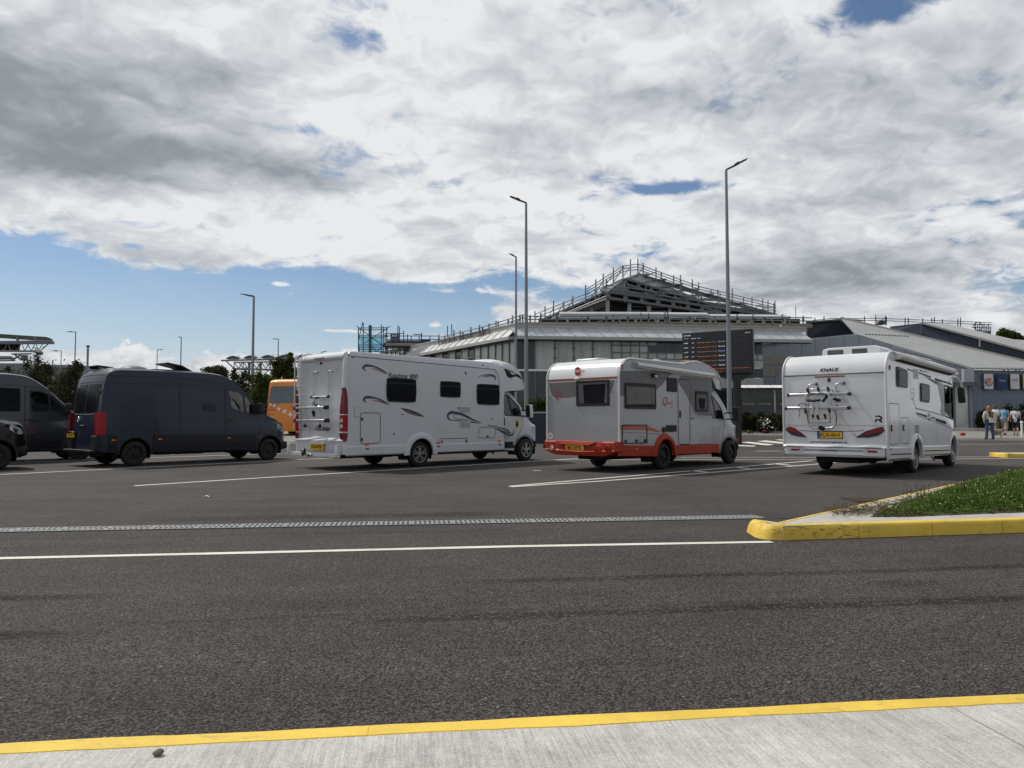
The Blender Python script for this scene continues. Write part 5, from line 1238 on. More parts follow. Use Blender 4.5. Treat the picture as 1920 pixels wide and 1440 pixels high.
    for (x0, z0, x1, z1), nm in (((-1.78, 1.56, -.43, 2.20), 'w'), ((1.54, 1.53, 2.22, 2.09), 'w')):
        P = rounded([(x0, z0), (x1, z0), (x1, z1), (x0, z1)], .05); wo = v.side_ring('window', M['frame_grey'], P, .045, .03)
        v.side('pane', M['acrylic_grey'], shrink(P, .04), t=.024, parent=wo); v.side('blind_case', M['frame_grey'], [(x0 + .05, z1 - .09), (x1 - .05, z1 - .09), (x1 - .05, z1 - .045), (x0 + .05, z1 - .045)], t=.028, parent=wo)
        if x0 < 0:
            v.side('curtain', M['acrylic_grey'], [(x1 - .22, z0 + .06), (x1 - .06, z0 + .06), (x1 - .06, z1 - .1), (x1 - .14, z1 - .1)], t=.027, parent=wo)
            v.side('shelf_line', M['acrylic'], [(x0 + .06, z0 + .05), (x1 - .06, z0 + .05), (x1 - .06, z0 + .13), (x0 + .06, z0 + .10)], t=.027, parent=wo)
        else: v.side('curtain', M['acrylic'], [(x0 + .2, z0 + .07), (x1 - .2, z0 + .07), (x1 - .16, z1 - .2), (x0 + .16, z1 - .2)], t=.028, parent=wo)
    g_ = v.side('fridge_vent', M['blackplastic'], rounded([(.12, 2.03), (.60, 2.03), (.60, 2.40), (.12, 2.40)], .015), t=.018)
    for k in range(10): v.side('louvre', M['frame_grey'], [(.15, 2.05 + k * .034), (.57, 2.05 + k * .034), (.57, 2.066 + k * .034), (.15, 2.066 + k * .034)], t=.024, parent=g_)
    g_ = v.side('lower_vent', M['blackplastic'], rounded([(.07, .975), (.56, .975), (.56, 1.15), (.07, 1.15)], .01), t=.018)
    for k in range(4): v.side('louvre', M['frame_grey'], [(.10, .995 + k * .036), (.53, .995 + k * .036), (.53, 1.011 + k * .036), (.10, 1.011 + k * .036)], t=.024, parent=g_)
    v.side('flue_cap', M['blackplastic'], [(-.06 + .075 * cos(t), 1.03 + .075 * sin(t)) for t in np.linspace(0, 2 * pi, 13)[:-1]], t=.03)
    dr_ = v.side_line('entrance_door', M['frame_grey'], rounded([(.655, .635), (1.245, .625), (1.295, 2.385), (.665, 2.385)], .10), .022, .006, closed=True)
    v.side('door_handle', M['black'], [(.76 + .035 * cos(t), 1.44 + .10 * sin(t)) for t in np.linspace(0, 2 * pi, 13)[:-1]], t=.02, parent=dr_)
    v.side('door_lock', M['black'], rounded([(1.34, 1.31), (1.44, 1.31), (1.44, 1.345), (1.34, 1.345)], .01), t=.02)
    b = MB(); b.capsule((-.58, -W2 - .03, 2.43), (-.44, -W2 - .03, 2.43), .055, .055); lp = b.build('awning_lamp', M['frame_grey'], v.root, smooth=60)
    v.side('lamp_lens', M['clearlens'], rounded([(-.56, 2.38), (-.45, 2.38), (-.45, 2.43), (-.56, 2.43)], .02), t=.085, parent=lp)
    v.side('marker_lamp', M['redlens2'], rounded([(-1.94, 2.52), (-1.87, 2.52), (-1.87, 2.63), (-1.94, 2.63)], .01), t=.03)
    v.stext('Q', -.08, 1.64, .22, .25, M['redtext'], shear=.35, off=.008); v.stext('uadro', .12, 1.70, .28, .07, M['redtext'], shear=.4, off=.008); v.stext('t 642', .24, 1.60, .16, .04, M['redtext'], shear=.4, off=.008)
    v.side('side_marker', M['orangelens'], [(-1.33 + .035 * cos(t), .56 + .03 * sin(t)) for t in np.linspace(0, 2 * pi, 9)[:-1]], t=.035)
    # awning cassette
    b = MB(); sec = [(-W2 + .02, 2.70), (-W2 - .07, 2.715), (-W2 - .12, 2.68), (-W2 - .125, 2.62), (-W2 - .09, 2.575), (-W2 + .02, 2.57)]
    b.prism([(-1.33, y, z) for y, z in sec], (3.77, 0, -.09)); aw = b.build('awning', M['whiteplastic'], v.root, bevel=.006)
    b = MB(); b.prism([(-1.30, -W2 - .126, 2.625), (-1.30, -W2 - .131, 2.62), (-1.30, -W2 - .131, 2.615), (-1.30, -W2 - .12, 2.61)], (3.70, 0, -.088)); b.build('awning_groove', M['seam'], aw)
    for x, dz in ((-1.345, 0), (2.43, -.09)): b = MB(); b.prism([(x, y * 1.0 - (.006 if y < -W2 else 0), z + dz + (.005 if z > 2.65 else -.005)) for y, z in sec], (.035, 0, 0)); b.build('awning_end', M['alu'], aw)
    # roof gear
    v.box('roof_vent', M['whiteplastic'], -1.45, -.75, -.1, .65, H, H + .10, bevel=.04); v.box('roof_vent', M['whiteplastic'], 1.6, 2.2, -.3, .3, H + .08, H + .15, bevel=.03)
    b = MB(); b.lathe([(0, .08), (.06, .08), (.07, .12), (.10, .12), (.12, .05), (.12, .001)], (.15, -.8, H), 'z', 14); b.build('flue_chimney', M['alu'], v.root, smooth=40)
    b = MB(); b.lathe([(0, .06), (.05, .06), (.055, .09), (.08, .09), (.09, .001)], (1.5, -.9, H + .08), 'z', 14); b.build('roof_cowl', M['bun'], v.root, smooth=40)
    v.swoosh('orange_band', M['stripe_orange'], [(2.43, 2.60), (2.75, 2.55), (3.0, 2.46), (3.2, 2.36)], [.05, .05, .05, .02], t=.006)
    v.side('nose_panel', M['frame_grey'], [(2.46, 2.16), (2.75, 2.19), (3.0, 2.155), (3.34, 2.175), (3.32, 2.27), (3.1, 2.38), (2.8, 2.48), (2.45, 2.53)], t=.004)
    v.wheels(wb, 2.02, .345, .225, 'steel'); v.chassis(-1.8, 4.3, 2.12, (0, wb))
    cab, chw = ducato_cab(v, 2.43, wb, sm, 1.02, win=rounded([(2.56, 2.03), (2.95, 2.01), (3.34, 1.66), (3.42, 1.30), (2.72, 1.33)], .06))
    mirror(v, 3.66, 1.47, .97, M['blackplastic'], .42)
    b = MB(); b.box(2.45, 3.05, -1.045, -1.0, .36, .60); b.build('cab_step_trim', M['orange_red'], v.root)
    b = MB(); b.box(wb + .80, wb + .97, -.86, .86, .36, .72); b.build('front_bumper', M['orange_red'], v.root, bevel=.06)
    v.box('cab_fairing', M['frame_grey'], 2.40, 2.52, -1.08, 1.08, 2.04, 2.20, bevel=.03)
build_lowprofile()

# ============================ white integrated motorhome on the right
def build_integrated():
    v = Vehicle('motorhome', 'white integrated motorhome with KNAUS lettering and an empty bicycle carrier on the back', 'motorhome', (8.988, 19.002), .825)
    W2 = 1.158; ov = 2.28; H = 2.82; wb = 3.75; v.rx = -ov; wm = M['white']
    prof = [(-ov, .62), (-ov, 1.2), (-ov, 1.8), (-ov, 2.34)] + arc(-ov + .47, H - .47, .47, 180, 90, 9)[1:] + [(-.5, H), (1.5, H), (3.2, H - .06)] + catmull([(3.6, H - .10), (4.0, 2.60), (4.25, 2.38), (4.42, 2.0), (4.62, 1.45), (4.75, 1.2), (4.82, .9), (4.78, .5), (4.7, .34)], 4)
    zb = .36
    bot = [(4.3, .34)] + arch_pts(wb, .36, .44) + [(2.0, .35)] + arch_pts(0, .38, .44) + [(-1.6, .42), (-ov + .05, .44)]
    def hw(x, z):
        h = W2
        if x > 3.5: h -= .33 * ((x - 3.5) / 1.3) ** 2
        return h
    win = rounded([(2.80, 1.37), (4.08, 1.28), (3.90, 2.22), (2.80, 2.25)], .08)
    body = v.body('body', wm, prof, bot, hw, [win], lambda i, x, z: (.012, 6) if x < 3.5 else (.16, 2.6), smooth=40)
    for sg in (-1, 1):
        b = MB(); b.tube([(x - (.010 if x < -2.2 else 0), sg * (W2 + .002), z + (.008 if z > 2.75 else 0)) for x, z in prof[:15]], .026, 8); b.build('edge_beading', M['whiteplastic'], v.root, smooth=60)
    b = MB(); b.box(-2.0, 2.6, -1.05, 1.05, .7, 2.4); b.build('interior', M['interior'], v.root)
    v.side('window_glass', M['cabglass'], win, t=-.012, parent=body); v.side('window_glass', M['cabglass'], win, t=-.012, side=1, parent=body); v.side_ring('window_seal', M['black'], win, .045, .006, parent=body)
    v.side_line('window_pillar', M['black'], [(3.42, 2.22), (3.45, 1.33)], .06, .006, parent=body)
    i0 = next(i for i, p in enumerate(prof) if p[0] > 4.05); i1 = next(i for i, p in enumerate(prof) if p[1] < 1.42 and i > i0)
    v.top_patch('windscreen', M['acrylic'], i0, i1, -.93, .93, .01, body)
    seats(v, 3.0, .95); v.box('dashboard', M['black'], 3.9, 4.4, -.8, .8, .9, 1.25); v.box('cab_floor', M['dark'], 2.6, 4.5, -.9, .9, .6, .7); steering(v, 3.8, .45, 1.32)
    # rear face
    v.rear('rear_seam', M['seamlight'], [(1.12, 2.338), (-1.12, 2.338), (-1.12, 2.358), (1.12, 2.358)], t=.020, depth=.03)
    v.rear('rear_seam_shadow_gap', M['seam'], [(1.12, 2.325), (-1.12, 2.325), (-1.12, 2.336), (1.12, 2.336)], t=.014)
    x_ = -ov + .008; v.rtext('KNAUS', .27, 2.405, .43, .085, M['text'], shear=.28, bold=.035, x=x_, off=.022)
    v.rear('brake_light', M['redlens'], [(.39, 2.28), (-.28, 2.28), (-.28, 2.305), (.39, 2.305)], t=.03, depth=.04)
    b = MB(); b.ball((-ov - .05, .06, 2.20), .035, 10, 6); b.box(-ov - .04, -ov, .04, .08, 2.2, 2.26); b.build('rear_camera', M['blackplastic'], v.root, smooth=60)
    v.rear('panel_line', M['seamlight'], [(1.12, 1.160), (-1.12, 1.160), (-1.12, 1.168), (1.12, 1.168)], t=.014)
    v.swoosh('panel_crease', M['seam'], [(.78, 1.06), (.70, 1.03), (.4, 1.02), (-.3, 1.025), (-.62, 1.04), (-.70, 1.07)], [.006, .014, .014, .014, .014, .006], t=.014, rear=True)
    # R emblem
    for P, Wd in (([(-.925, 1.362), (-1.00, 1.365), (-1.045, 1.345), (-1.055, 1.315), (-1.03, 1.288), (-.96, 1.285)], [.028, .032, .034, .034, .03, .026]), ([(-.935, 1.23), (-.935, 1.262), (-.945, 1.29), (-.965, 1.30)], [.030, .030, .028, .02]), ([(-.995, 1.285), (-1.03, 1.258), (-1.062, 1.23)], [.03, .034, .034])): v.swoosh('emblem', M['text'], P, Wd, t=.016, rear=True)
    # sickle tail lights
    for sg, Q in ((1, [(1.115, 1.045), (1.08, 1.105), (1.00, 1.125), (.88, 1.085), (.60, .875), (.80, .885), (.98, .93)]), (-1, [(-1.115, 1.045), (-1.08, 1.13), (-.98, 1.115), (-.72, 1.03), (-.50, .885), (-.78, .885), (-.99, .935)])):
        t_ = v.rear('tail_light', M['black'], rounded(Q, .02), t=.03, depth=.04)
        c = (sg * .86, 1.0)
        for k, f in ((0, .18), (1, -.10)):
            P = [(c[0] + sg * .20, c[1] + .055 + f * .16), (c[0] + sg * .0, c[1] + .02 + f * .16), (c[0] - sg * .19, c[1] - .075 + f * .05)]
            v.swoosh('light_bar', M['redlens'], P, [.035, .03, .006], t=.034, rear=True, parent=t_)
    pl = v.rear('number_plate', M['plate_y'], [(.345, .865), (-.205, .865), (-.205, 1.005), (.345, 1.005)], t=.026, depth=.03); v.rear('plate_frame', M['black'], [(.36, .85), (-.22, .85), (-.22, 1.02), (.36, 1.02)], t=.022, depth=.03, parent=pl)
    v.rear('plate_band', M['plate_b'], [(.345, .865), (.30, .865), (.30, 1.005), (.345, 1.005)], t=.029, parent=pl); v.rtext('KLN-60-K', .285, .893, .46, .085, M['text'], bold=.015, off=.029, parent=pl)
    v.rtext('RANDSTADCAMPERS.NL', .53, .742, .86, .042, M['text'], bold=.02, off=.016)
    v.rear('plate_lamp', M['clearlens'], [(-.47 + .03 * cos(t), .965 + .03 * sin(t)) for t in np.linspace(0, 2 * pi, 11)[:-1]], t=.03)
    # bumper with sculpted lower section
    b = MB(); rings = []
    for y in np.linspace(-W2 - .01, W2 + .01, 33):
        a = abs(y) / W2; k = 1 if a < .95 else .6
        sw = max(0, min(1, (a - .55) / .12)); d1 = .10 * k
        rings.append([(-ov + .1, y, .72), (-ov - .02, y, .715), (-ov - d1 * .7, y, .69), (-ov - d1, y, .655), (-ov - d1 * (.75 if sw > .5 else 1.0), y, .63 if sw > .5 else .60), (-ov - d1 * (.75 if sw > .5 else .55), y, .50 if sw > .5 else .56), (-ov - d1 * .7, y, .47 if sw > .5 else .49), (-ov - d1 * .3, y, .435), (-ov + .1, y, .42)])
    b.loft(rings, False, True); bm_ = b.build('rear_bumper', wm, v.root, smooth=25)
    for P in ([(1.10, .665), (.5, .655), (-.5, .655), (-1.08, .665)],): v.swoosh('bumper_gap', M['seam'], P, [.016] * 4, t=.108, rear=True, parent=bm_)
    for sg in (1, -1): v.swoosh('bumper_gap', M['seam'], [(sg * 1.13, .665), (sg * 1.145, .58), (sg * 1.13, .44)], [.02, .02, .02], t=.07, rear=True, parent=bm_)
    v.rear('bumper_line', M['seam'], [(.27, .575), (-.12, .575), (-.12, .59), (.27, .59)], t=.094, depth=.05, parent=bm_)
    for sg in (1, -1): v.rear('reflector', M['redlens'], rounded([(sg * .98, .555), (sg * .78, .555), (sg * .74, .60), (sg * .95, .60)], .01), t=.085, depth=.04, parent=bm_)
    # bicycle carrier
    X = v.rx
    br = v.pipe('bike_carrier', M['alu'], catmull([(X - .01, .36, 2.13), (X - .10, .36, 2.13), (X - .16, .46, 2.10), (X - .16, .50, 2.0), (X - .16, .50, 1.6), (X - .16, .50, 1.25), (X - .16, .46, 1.14), (X - .16, .38, 1.10), (X - .16, .18, 1.09), (X - .16, 0, 1.10), (X - .16, -.08, 1.14), (X - .16, -.12, 1.25), (X - .16, -.13, 1.6), (X - .16, -.13, 2.0), (X - .16, -.16, 2.10), (X - .10, -.26, 2.13), (X - .01, -.26, 2.13)], 3), .024)
    for y in (.36, -.26): b = MB(); b.capsule((X - .02, y, 2.13), (X - .05, y, 2.13), .04, .035); b.build('rack_clamp', M['blackplastic'], br, smooth=60)
    for z, y0, y1, dx in ((1.865, .90, -.48, .30), (1.55, .91, -.50, .42)):
        b = MB(); b.box(X - dx - .05, X - dx + .05, y1, y0, z - .038, z + .038); b.build('wheel_rail', M['alu'], br, bevel=.012)
        b = MB(); b.box(X - dx - .053, X - dx + .02, y1 + .03, y0 - .03, z - .008, z + .006); b.build('rail_groove', M['frame_grey'], br)
        for y in (y0, y1): b = MB(); b.box(X - dx - .06, X - dx + .06, y - .03, y + .03, z - .04, z + .04); b.build('rail_end', M['black'], br, bevel=.012)
        for y in (y0 - .28, y1 + .25): b = MB(); b.box(X - dx - .03, X - dx + .03, y - .03, y + .02, z + .03, z + .06); b.build('strap_buckle', M['black'], br)
    v.pipe('rack_frame', M['alu'], catmull([(X - .44, .46, 1.55), (X - .44, .46, 1.78), (X - .43, .42, 1.88), (X - .42, .34, 1.90), (X - .42, .18, 1.90), (X - .42, .02, 1.90), (X - .43, -.05, 1.87), (X - .44, -.08, 1.78), (X - .44, -.08, 1.55)], 3), .024, parent=br)
    v.pipe('rack_frame', M['alu'], catmull([(X - .36, .38, 1.92), (X - .38, .34, 1.99), (X - .38, .1, 1.99), (X - .36, -.10, 1.98), (X - .34, -.14, 1.92)], 4), .015, parent=br)
    for y, y2 in ((.24, .30), (.20, .16)): v.pipe('clamp_arm', M['alu'], [(X - .47, y, 1.82), (X - .49, y2, 1.40)], .026, parent=br)
    for y, z in ((.46, 1.50), (-.08, 1.50), (.30, 1.38), (.18, 1.34), (.02, 1.36), (.40, 1.96), (.16, 1.98), (-.06, 1.98)):
        b = MB(); b.capsule((X - .46, y, z + .035), (X - .45, y - .015, z - .035), .030, .026); b.build('clamp_head', M['black'], br, smooth=60)
    for P in ([(X - .48, .40, 1.74), (X - .50, .25, 1.72), (X - .48, .10, 1.74)], [(X - .46, .06, 1.70), (X - .46, -.02, 1.80), (X - .46, -.04, 1.86)], [(X - .30, -.12, 1.76), (X - .30, -.22, 1.74)]): v.pipe('clamp_knob', M['blackplastic'], P, .032, 6, parent=br)
    b = MB(); b.ball((X - .26, -.22, 1.73), .055, 10, 6, (1, 1.1, .8)); b.build('strap_roll', M['black'], br, smooth=60)
    v.pipe('lower_bar', M['alu'], catmull([(X - .40, .44, 1.48), (X - .34, .44, 1.25), (X - .26, .36, 1.22), (X - .26, .02, 1.22), (X - .34, -.06, 1.25), (X - .40, -.06, 1.48)], 4), .016, parent=br)
    v.pipe('lower_bar', M['alu'], [(X - .30, .40, 1.32), (X - .30, .0, 1.32)], .014, parent=br)
    for P in ([(X - .45, .62, 1.60), (X - .48, .56, 1.66), (X - .47, .44, 1.64), (X - .46, .36, 1.60)], [(X - .45, .60, 1.52), (X - .47, .58, 1.44), (X - .46, .60, 1.36)], [(X - .44, -.14, 1.52), (X - .46, -.22, 1.46), (X - .45, -.24, 1.32), (X - .4, -.2, 1.24)], [(X - .46, .5, 1.47), (X - .48, .44, 1.42), (X - .46, .40, 1.35)]): v.pipe('strap', M['black'], catmull(P, 4), .009, 5, parent=br)
    b = MB(); b.capsule((X - .20, .22, 1.10), (X - .20, .16, 1.08), .05, .05); b.build('rack_lock', M['blackplastic'], br, smooth=60)
    # side windows
    for P in ([(-1.50, 2.04), (-.66, 2.04), (-.64, 2.46), (-1.50, 2.52)], [(.44, 1.74), (1.24, 1.72), (1.30, 2.18), (.46, 2.21)]):
        P = rounded(P, .09); wo = v.side_ring('window', M['black'], P, .05, .022); v.side('pane', M['acrylic'], shrink(P, .045), t=.03, parent=wo)
    v.side('curtain', M['frame_grey'], [(-1.42, 2.44), (-1.30, 2.43), (-1.36, 2.10), (-1.42, 2.10)], t=.033)
    for P in ([(-2.10, .735), (-1.40, .735), (-1.33, 1.645), (-2.10, 1.655)], [(-1.20, .73), (-.64, .73), (-.60, 1.33), (-1.18, 1.335)]):
        hh = v.side_line('locker_door', M['seam'], rounded(P, .05), .014, .004, closed=True)
        x = P[0][0] + .10 if P[0][0] < -2 else P[0][0] + .12; v.side('latch', M['black'], rounded([(x, 1.03), (x + .09, 1.03), (x + .09, 1.17), (x, 1.17)], .02), t=.02, parent=hh)
        v.side('latch_centre', wm, [(x + .03, 1.06), (x + .06, 1.06), (x + .06, 1.14), (x + .03, 1.14)], t=.023, parent=hh)
    for x0, z0, z1 in ((-.08, 2.29, 2.53), (-.14, .93, 1.18)):
        g_ = v.side('vent_grille', wm, rounded([(x0, z0), (x0 + .37, z0), (x0 + .37, z1), (x0, z1)], .02), t=.012)
        for k in range(8): v.side('louvre', M['frame_grey'], [(x0 + .03, z0 + .015 + k * .029), (x0 + .34, z0 + .015 + k * .029), (x0 + .34, z0 + .028 + k * .029), (x0 + .03, z0 + .028 + k * .029)], t=.018, parent=g_)
    # graphics
    dk = M['greydecal']; bk = M['frame_grey']
    v.side('stripe_decal', bk, [(.05, 1.47), (1.02, 1.40), (1.02, 1.345), (.05, 1.435)], t=.004); v.side('stripe_decal', bk, [(1.85, 1.335), (2.9, 1.255), (4.25, 1.12), (4.25, 1.02), (2.9, 1.16), (1.85, 1.265)], t=.004)
    v.side_line('stripe_line', bk, [(.10, 1.40), (1.02, 1.31), (1.85, 1.235), (3.2, 1.09), (4.25, .97)], .012)
    v.swoosh('emblem', M['text'], [(1.18, 1.28), (1.12, 1.36), (1.20, 1.44), (1.30, 1.38), (1.24, 1.29), (1.16, 1.28)], [.03] * 6); v.stext('L!VE', 1.36, 1.30, .45, .07, M['text'], bold=.02, shear=.2)
    v.side_line('stripe_line', bk, [(.0, 1.57), (.9, 1.52), (1.9, 1.46), (2.7, 1.40)], .016)
    v.side('stripe_decal', bk, [(-.60, 2.51), (-.10, 2.48), (-.10, 2.455), (-.60, 2.48)], t=.004); v.side('stripe_decal', bk, [(.36, 2.47), (1.5, 2.41), (1.5, 2.37), (.36, 2.44)], t=.004)
    v.side('stripe_decal', bk, [(1.9, 2.39), (3.3, 2.33), (3.75, 2.30), (3.75, 2.27), (3.3, 2.29), (1.9, 2.33)], t=.004); v.side('stripe_decal', dk, [(.8, 2.40), (2.0, 2.22), (2.2, 2.22), (2.2, 2.30), (1.5, 2.35)], t=.0035)
    v.side('stripe_decal', M['greylight'], [(2.05, 2.36), (2.75, 2.26), (2.75, 1.42), (2.62, 1.40), (2.35, 1.50), (2.5, 1.7)], t=.0035)
    # leaping swallow outline
    for P in ([(-.50, 2.38), (-.40, 2.22), (-.35, 2.08)], [(-.32, 2.05), (-.40, 1.90), (-.36, 1.80), (-.22, 1.78), (-.10, 1.86), (-.08, 2.02), (-.20, 2.06)], [(-.30, 1.96), (-.18, 1.92), (-.08, 1.94)], [(-.28, 1.86), (-.16, 1.74), (-.10, 1.64)], [(-.10, 1.76), (-.02, 1.62), (.04, 1.58)]): v.swoosh('bird_decal', dk, P, [.012] * len(P))
    # awning
    b = MB(); sec = [(-W2 + .02, 2.80), (-W2 - .08, 2.83), (-W2 - .15, 2.79), (-W2 - .155, 2.72), (-W2 - .10, 2.665), (-W2 + .02, 2.66)]
    b.prism([(-1.52, y, z) for y, z in sec], (5.05, 0, -.11)); aw = b.build('awning', M['whiteplastic'], v.root, bevel=.008)
    b = MB(); b.prism([(-1.52, -W2 - .10, 2.664), (-1.52, -W2 - .0, 2.655), (-1.52, -W2 + .0, 2.635), (-1.52, -W2 - .07, 2.645)], (5.05, 0, -.11)); b.build('awning_underside', M['frame_grey'], aw)
    for x, dz in ((-1.56, 0), (3.52, -.11)): b = MB(); b.prism([(x, y - (.008 if y < -W2 else 0), z + dz) for y, z in sec], (.05, 0, 0)); b.build('awning_end', M['whiteplastic'], aw, bevel=.01)
    b = MB(); b.box(.55, 1.1, -W2 - .03, -W2, 2.50, 2.535); b.build('awning_lamp', M['alu'], v.root)
    v.side('marker_lamp', M['redlens'], [(-1.98 + .035 * cos(t), 2.46 + .055 * sin(t)) for t in np.linspace(0, 2 * pi, 11)[:-1]], t=.02)
    # roof: sat dome / skylight with windows
    b = MB(); b.prism([(-1.2, -.75, H), (-1.2, -.75, H + .17), (-1.2, -.62, H + .24), (-1.2, .45, H + .24), (-1.2, .60, H + .20), (-1.2, .62, H)], (1.0, 0, 0)); hv = b.build('roof_dome', M['whiteplastic'], v.root, bevel=.02)
    for y0, y1 in ((.10, .48), (-.45, -.10)): b = MB(); b.prism([(-1.206, y, z) for y, z in rounded([(y0, H + .06), (y1, H + .06), (y1, H + .18), (y0, H + .18)], .03)], (.01, 0, 0)); b.build('dome_window', M['acrylic_grey'], hv)
    # skirts and arches
    for x0, x1 in ((-2.25, -.50), (.50, 3.2)):
        b = MB(); dz = -.06 * (x1 - x0) / 4
        b.prism([(x0, -W2, .68 - .04 * (x0 > 0)), (x0, -W2 - .03, .655 - .04 * (x0 > 0)), (x0, -W2 - .03, .42), (x0, -W2 + .03, .36), (x0, -W2 + .03, .68)], (x1 - x0, 0, dz)); sk_ = b.build('side_skirt', wm, v.root)
        v.side_line('skirt_groove', M['frame_grey'], [(x0 + .1, .515), (x1 - .05, .505 + dz)], .028, .034, parent=sk_)
    for xc in (0, wb):
        b = MB(); rings = []
        for t in np.linspace(-.05, pi + .05, 20):
            c_, s_ = cos(t), sin(t); y0 = -hw(xc + .2 if xc else 0, .5)
            rings.append([(xc + c_ * r * (.95), y0 - y, .38 + s_ * r * 1.06) for r, y in ((.43, -.04), (.43, .04), (.46, .05), (.53, .04), (.57, .0), (.57, -.04))])
        b.loft(rings, False, True); b.build('wheel_arch', wm, v.root, smooth=50)
    v.side('latch', M['black'], rounded([(-.07, .89), (.03, .88), (.03, .91), (-.05, .93)], .01), t=.05)
    v.side('marker_lens', M['redlens'], rounded([(-2.2, .625), (-2.08, .62), (-2.08, .65), (-2.2, .655)], .01), t=.04)
    v.side_line('body_seam', M['seamlight'], [(1.9, .62), (1.92, 1.25)], .012)
    v.box('cab_daylight_block', M['dark'], 2.7, 4.0, .95, 1.0, .9, 2.2)  # added dark panel, blocks daylight from the far window so the cab looks dark
    # long hanging mirror on a curved arm
    ar = v.pipe('door_mirror', M['whiteplastic'], catmull([(3.9, -1.02, 2.42), (4.02, -1.12, 2.50), (4.15, -1.22, 2.46), (4.26, -1.28, 2.3), (4.30, -1.28, 2.1)], 4), .03)
    b = MB(); b.prism([(4.26, y, z) for y, z in rounded([(-1.36, 1.78), (-1.18, 1.76), (-1.16, 2.24), (-1.31, 2.26)], .06)], (.12, 0, 0)); b.build('mirror_head', M['blackplastic'], ar, bevel=.02)
    b = MB(); b.prism([(4.255, y, z) for y, z in rounded([(-1.34, 1.81), (-1.20, 1.79), (-1.18, 2.21), (-1.30, 2.23)], .05)], (.01, 0, 0)); b.build('mirror_glass', M['black'], ar)
    v.pipe('door_mirror', M['whiteplastic'], [(4.0, .95, 2.45), (4.25, 1.28, 2.40), (4.34, 1.38, 2.0)], .03)
    v.wheels(wb, 2.04, .345, .225, 'alloy6'); v.chassis(-2.1, 4.5, 2.2, (0, wb))
    v.pipe('corner_steady', M['alu'], [(2.1, -.9, .42), (2.7, -.9, .18)], .02, 6)
build_integrated()
def panel_van(v, ov, wb, W, m_, top=2.68, zs=1.0, nose=.76, side_glass=None, wstyle='steel', details=True):
    W2 = W / 2; xf = wb; T = top
    def q(z): return z if z < 1.0 else 1.0 + (z - 1.0) * (T - 1.0) / 1.68
    rearp = [(-ov, .42), (-ov - .02, .9), (-ov + .01, 1.4)] + catmull([(-ov + .01, 1.4), (-ov + .07, q(2.0)), (-ov + .16, q(2.45)), (-ov + .30, q(2.62)), (-ov + .55, T)], 4)[1:]
    topp = [(.3, T + .02), (xf - 2.6, T + .03)] + catmull([(xf - 2.6, T + .03), (xf - 1.85, T + .01), (xf - 1.42, q(2.60)), (xf - 1.02, q(2.33)), (xf - .62, q(1.94)), (xf - .24, q(1.56)), (xf + .06, q(1.40)), (xf + .34, q(1.30)), (xf + .56, 1.14), (xf + nose - .05, .92), (xf + nose, .62), (xf + nose - .04, .34)], 4)[1:]
    top_ = rearp + topp
    bot = [(xf + .55, .30)] + arch_pts(xf, .32, .44) + [(xf - 1.2, .35), (1.6, .36)] + arch_pts(0, .37, .44) + [(-ov + .15, .40)]
    def hw(x, z):
        h = W2
        if z > 1.1: h -= (z - 1.1) * .085
        if z > T - .25: h -= (z - T + .25) ** 2 * .9
        if z < .6: h -= (.6 - z) * .10
        if x > xf + .05: h -= .46 * min(1, (x - xf - .05) / .78) ** 2.2
        if z > 1.2 and x > xf - 1.2: h -= .11 * min(1, (x - xf + 1.2) / 1.0)
        if x < -ov + .25: h -= .05 * ((-ov + .25 - x) / .27) ** 2
        h += .022 * max(0, 1 - abs(sqrt((x - xf) ** 2 + (z - .36) ** 2) - .50) / .09) + .022 * max(0, 1 - abs(sqrt(x ** 2 + (z - .36) ** 2) - .50) / .09)
        return h
    win = rounded([(xf - 1.47, q(2.24)), (xf - 1.10, q(2.20)), (xf - .74, q(2.00)), (xf - .55, q(1.78)), (xf - .50, q(1.46)), (xf - 1.0, q(1.54)), (xf - 1.36, q(1.64))], .06) if side_glass is None else \
          rounded([(xf - 1.44, q(2.24)), (xf - 1.10, q(2.22)), (xf - .74, q(2.02)), (xf - .50, q(1.70)), (xf - .48, q(1.55)), (xf - 1.40, q(1.55))], .06)
    def crown(i, x, z):
        if i < len(rearp) - 4: return (.05, 2.5)
        if x < xf - 1.6: return (.075, 4)
        if z > q(1.36): return (.10, 2.4)
        return (.11, 2.4)
    v.rx = -ov - .03
    body = v.body('body', m_, top_, bot, hw, [win], crown, grid=.15, smooth=38)
    for sd_ in (-1, 1): v.side('window_glass', M['cabglass'], win, t=-.014, side=sd_, parent=body)
    v.side_ring('window_seal', M['black'], win, .035, .004, parent=body)
    v.side_line('window_pillar', M['black'], [(xf - .90, q(2.09)), (xf - .84, q(1.52))], .05, .004, parent=body)
    i0 = next(i for i, p in enumerate(top_) if p[0] > xf - 1.25 and i > len(rearp)); i1 = next(i for i, p in enumerate(top_) if p[0] > xf - .02)
    v.top_patch('windscreen', M['acrylic'], i0, i1, -.88, .88, .008, body)
    v.side_line('door_gap', M['black'], [(xf - 1.54, q(2.36)), (xf - 1.55, .40)], .020, .014, parent=body)
    v.side_line('door_gap', M['black'], [(xf - 1.54, q(2.36)), (xf - 1.1, q(2.30))], .010, parent=body)
    v.side_line('door_gap', M['black'], [(xf - .38, q(1.38)), (xf - .34, 1.05), (xf - .48, .62), (xf - .55, .38)], .016, .014, parent=body)
    v.side('door_handle', M['black'], rounded([(xf - 1.44, 1.25), (xf - 1.22, 1.25), (xf - 1.22, 1.32), (xf - 1.44, 1.32)], .03), t=.03, parent=body)
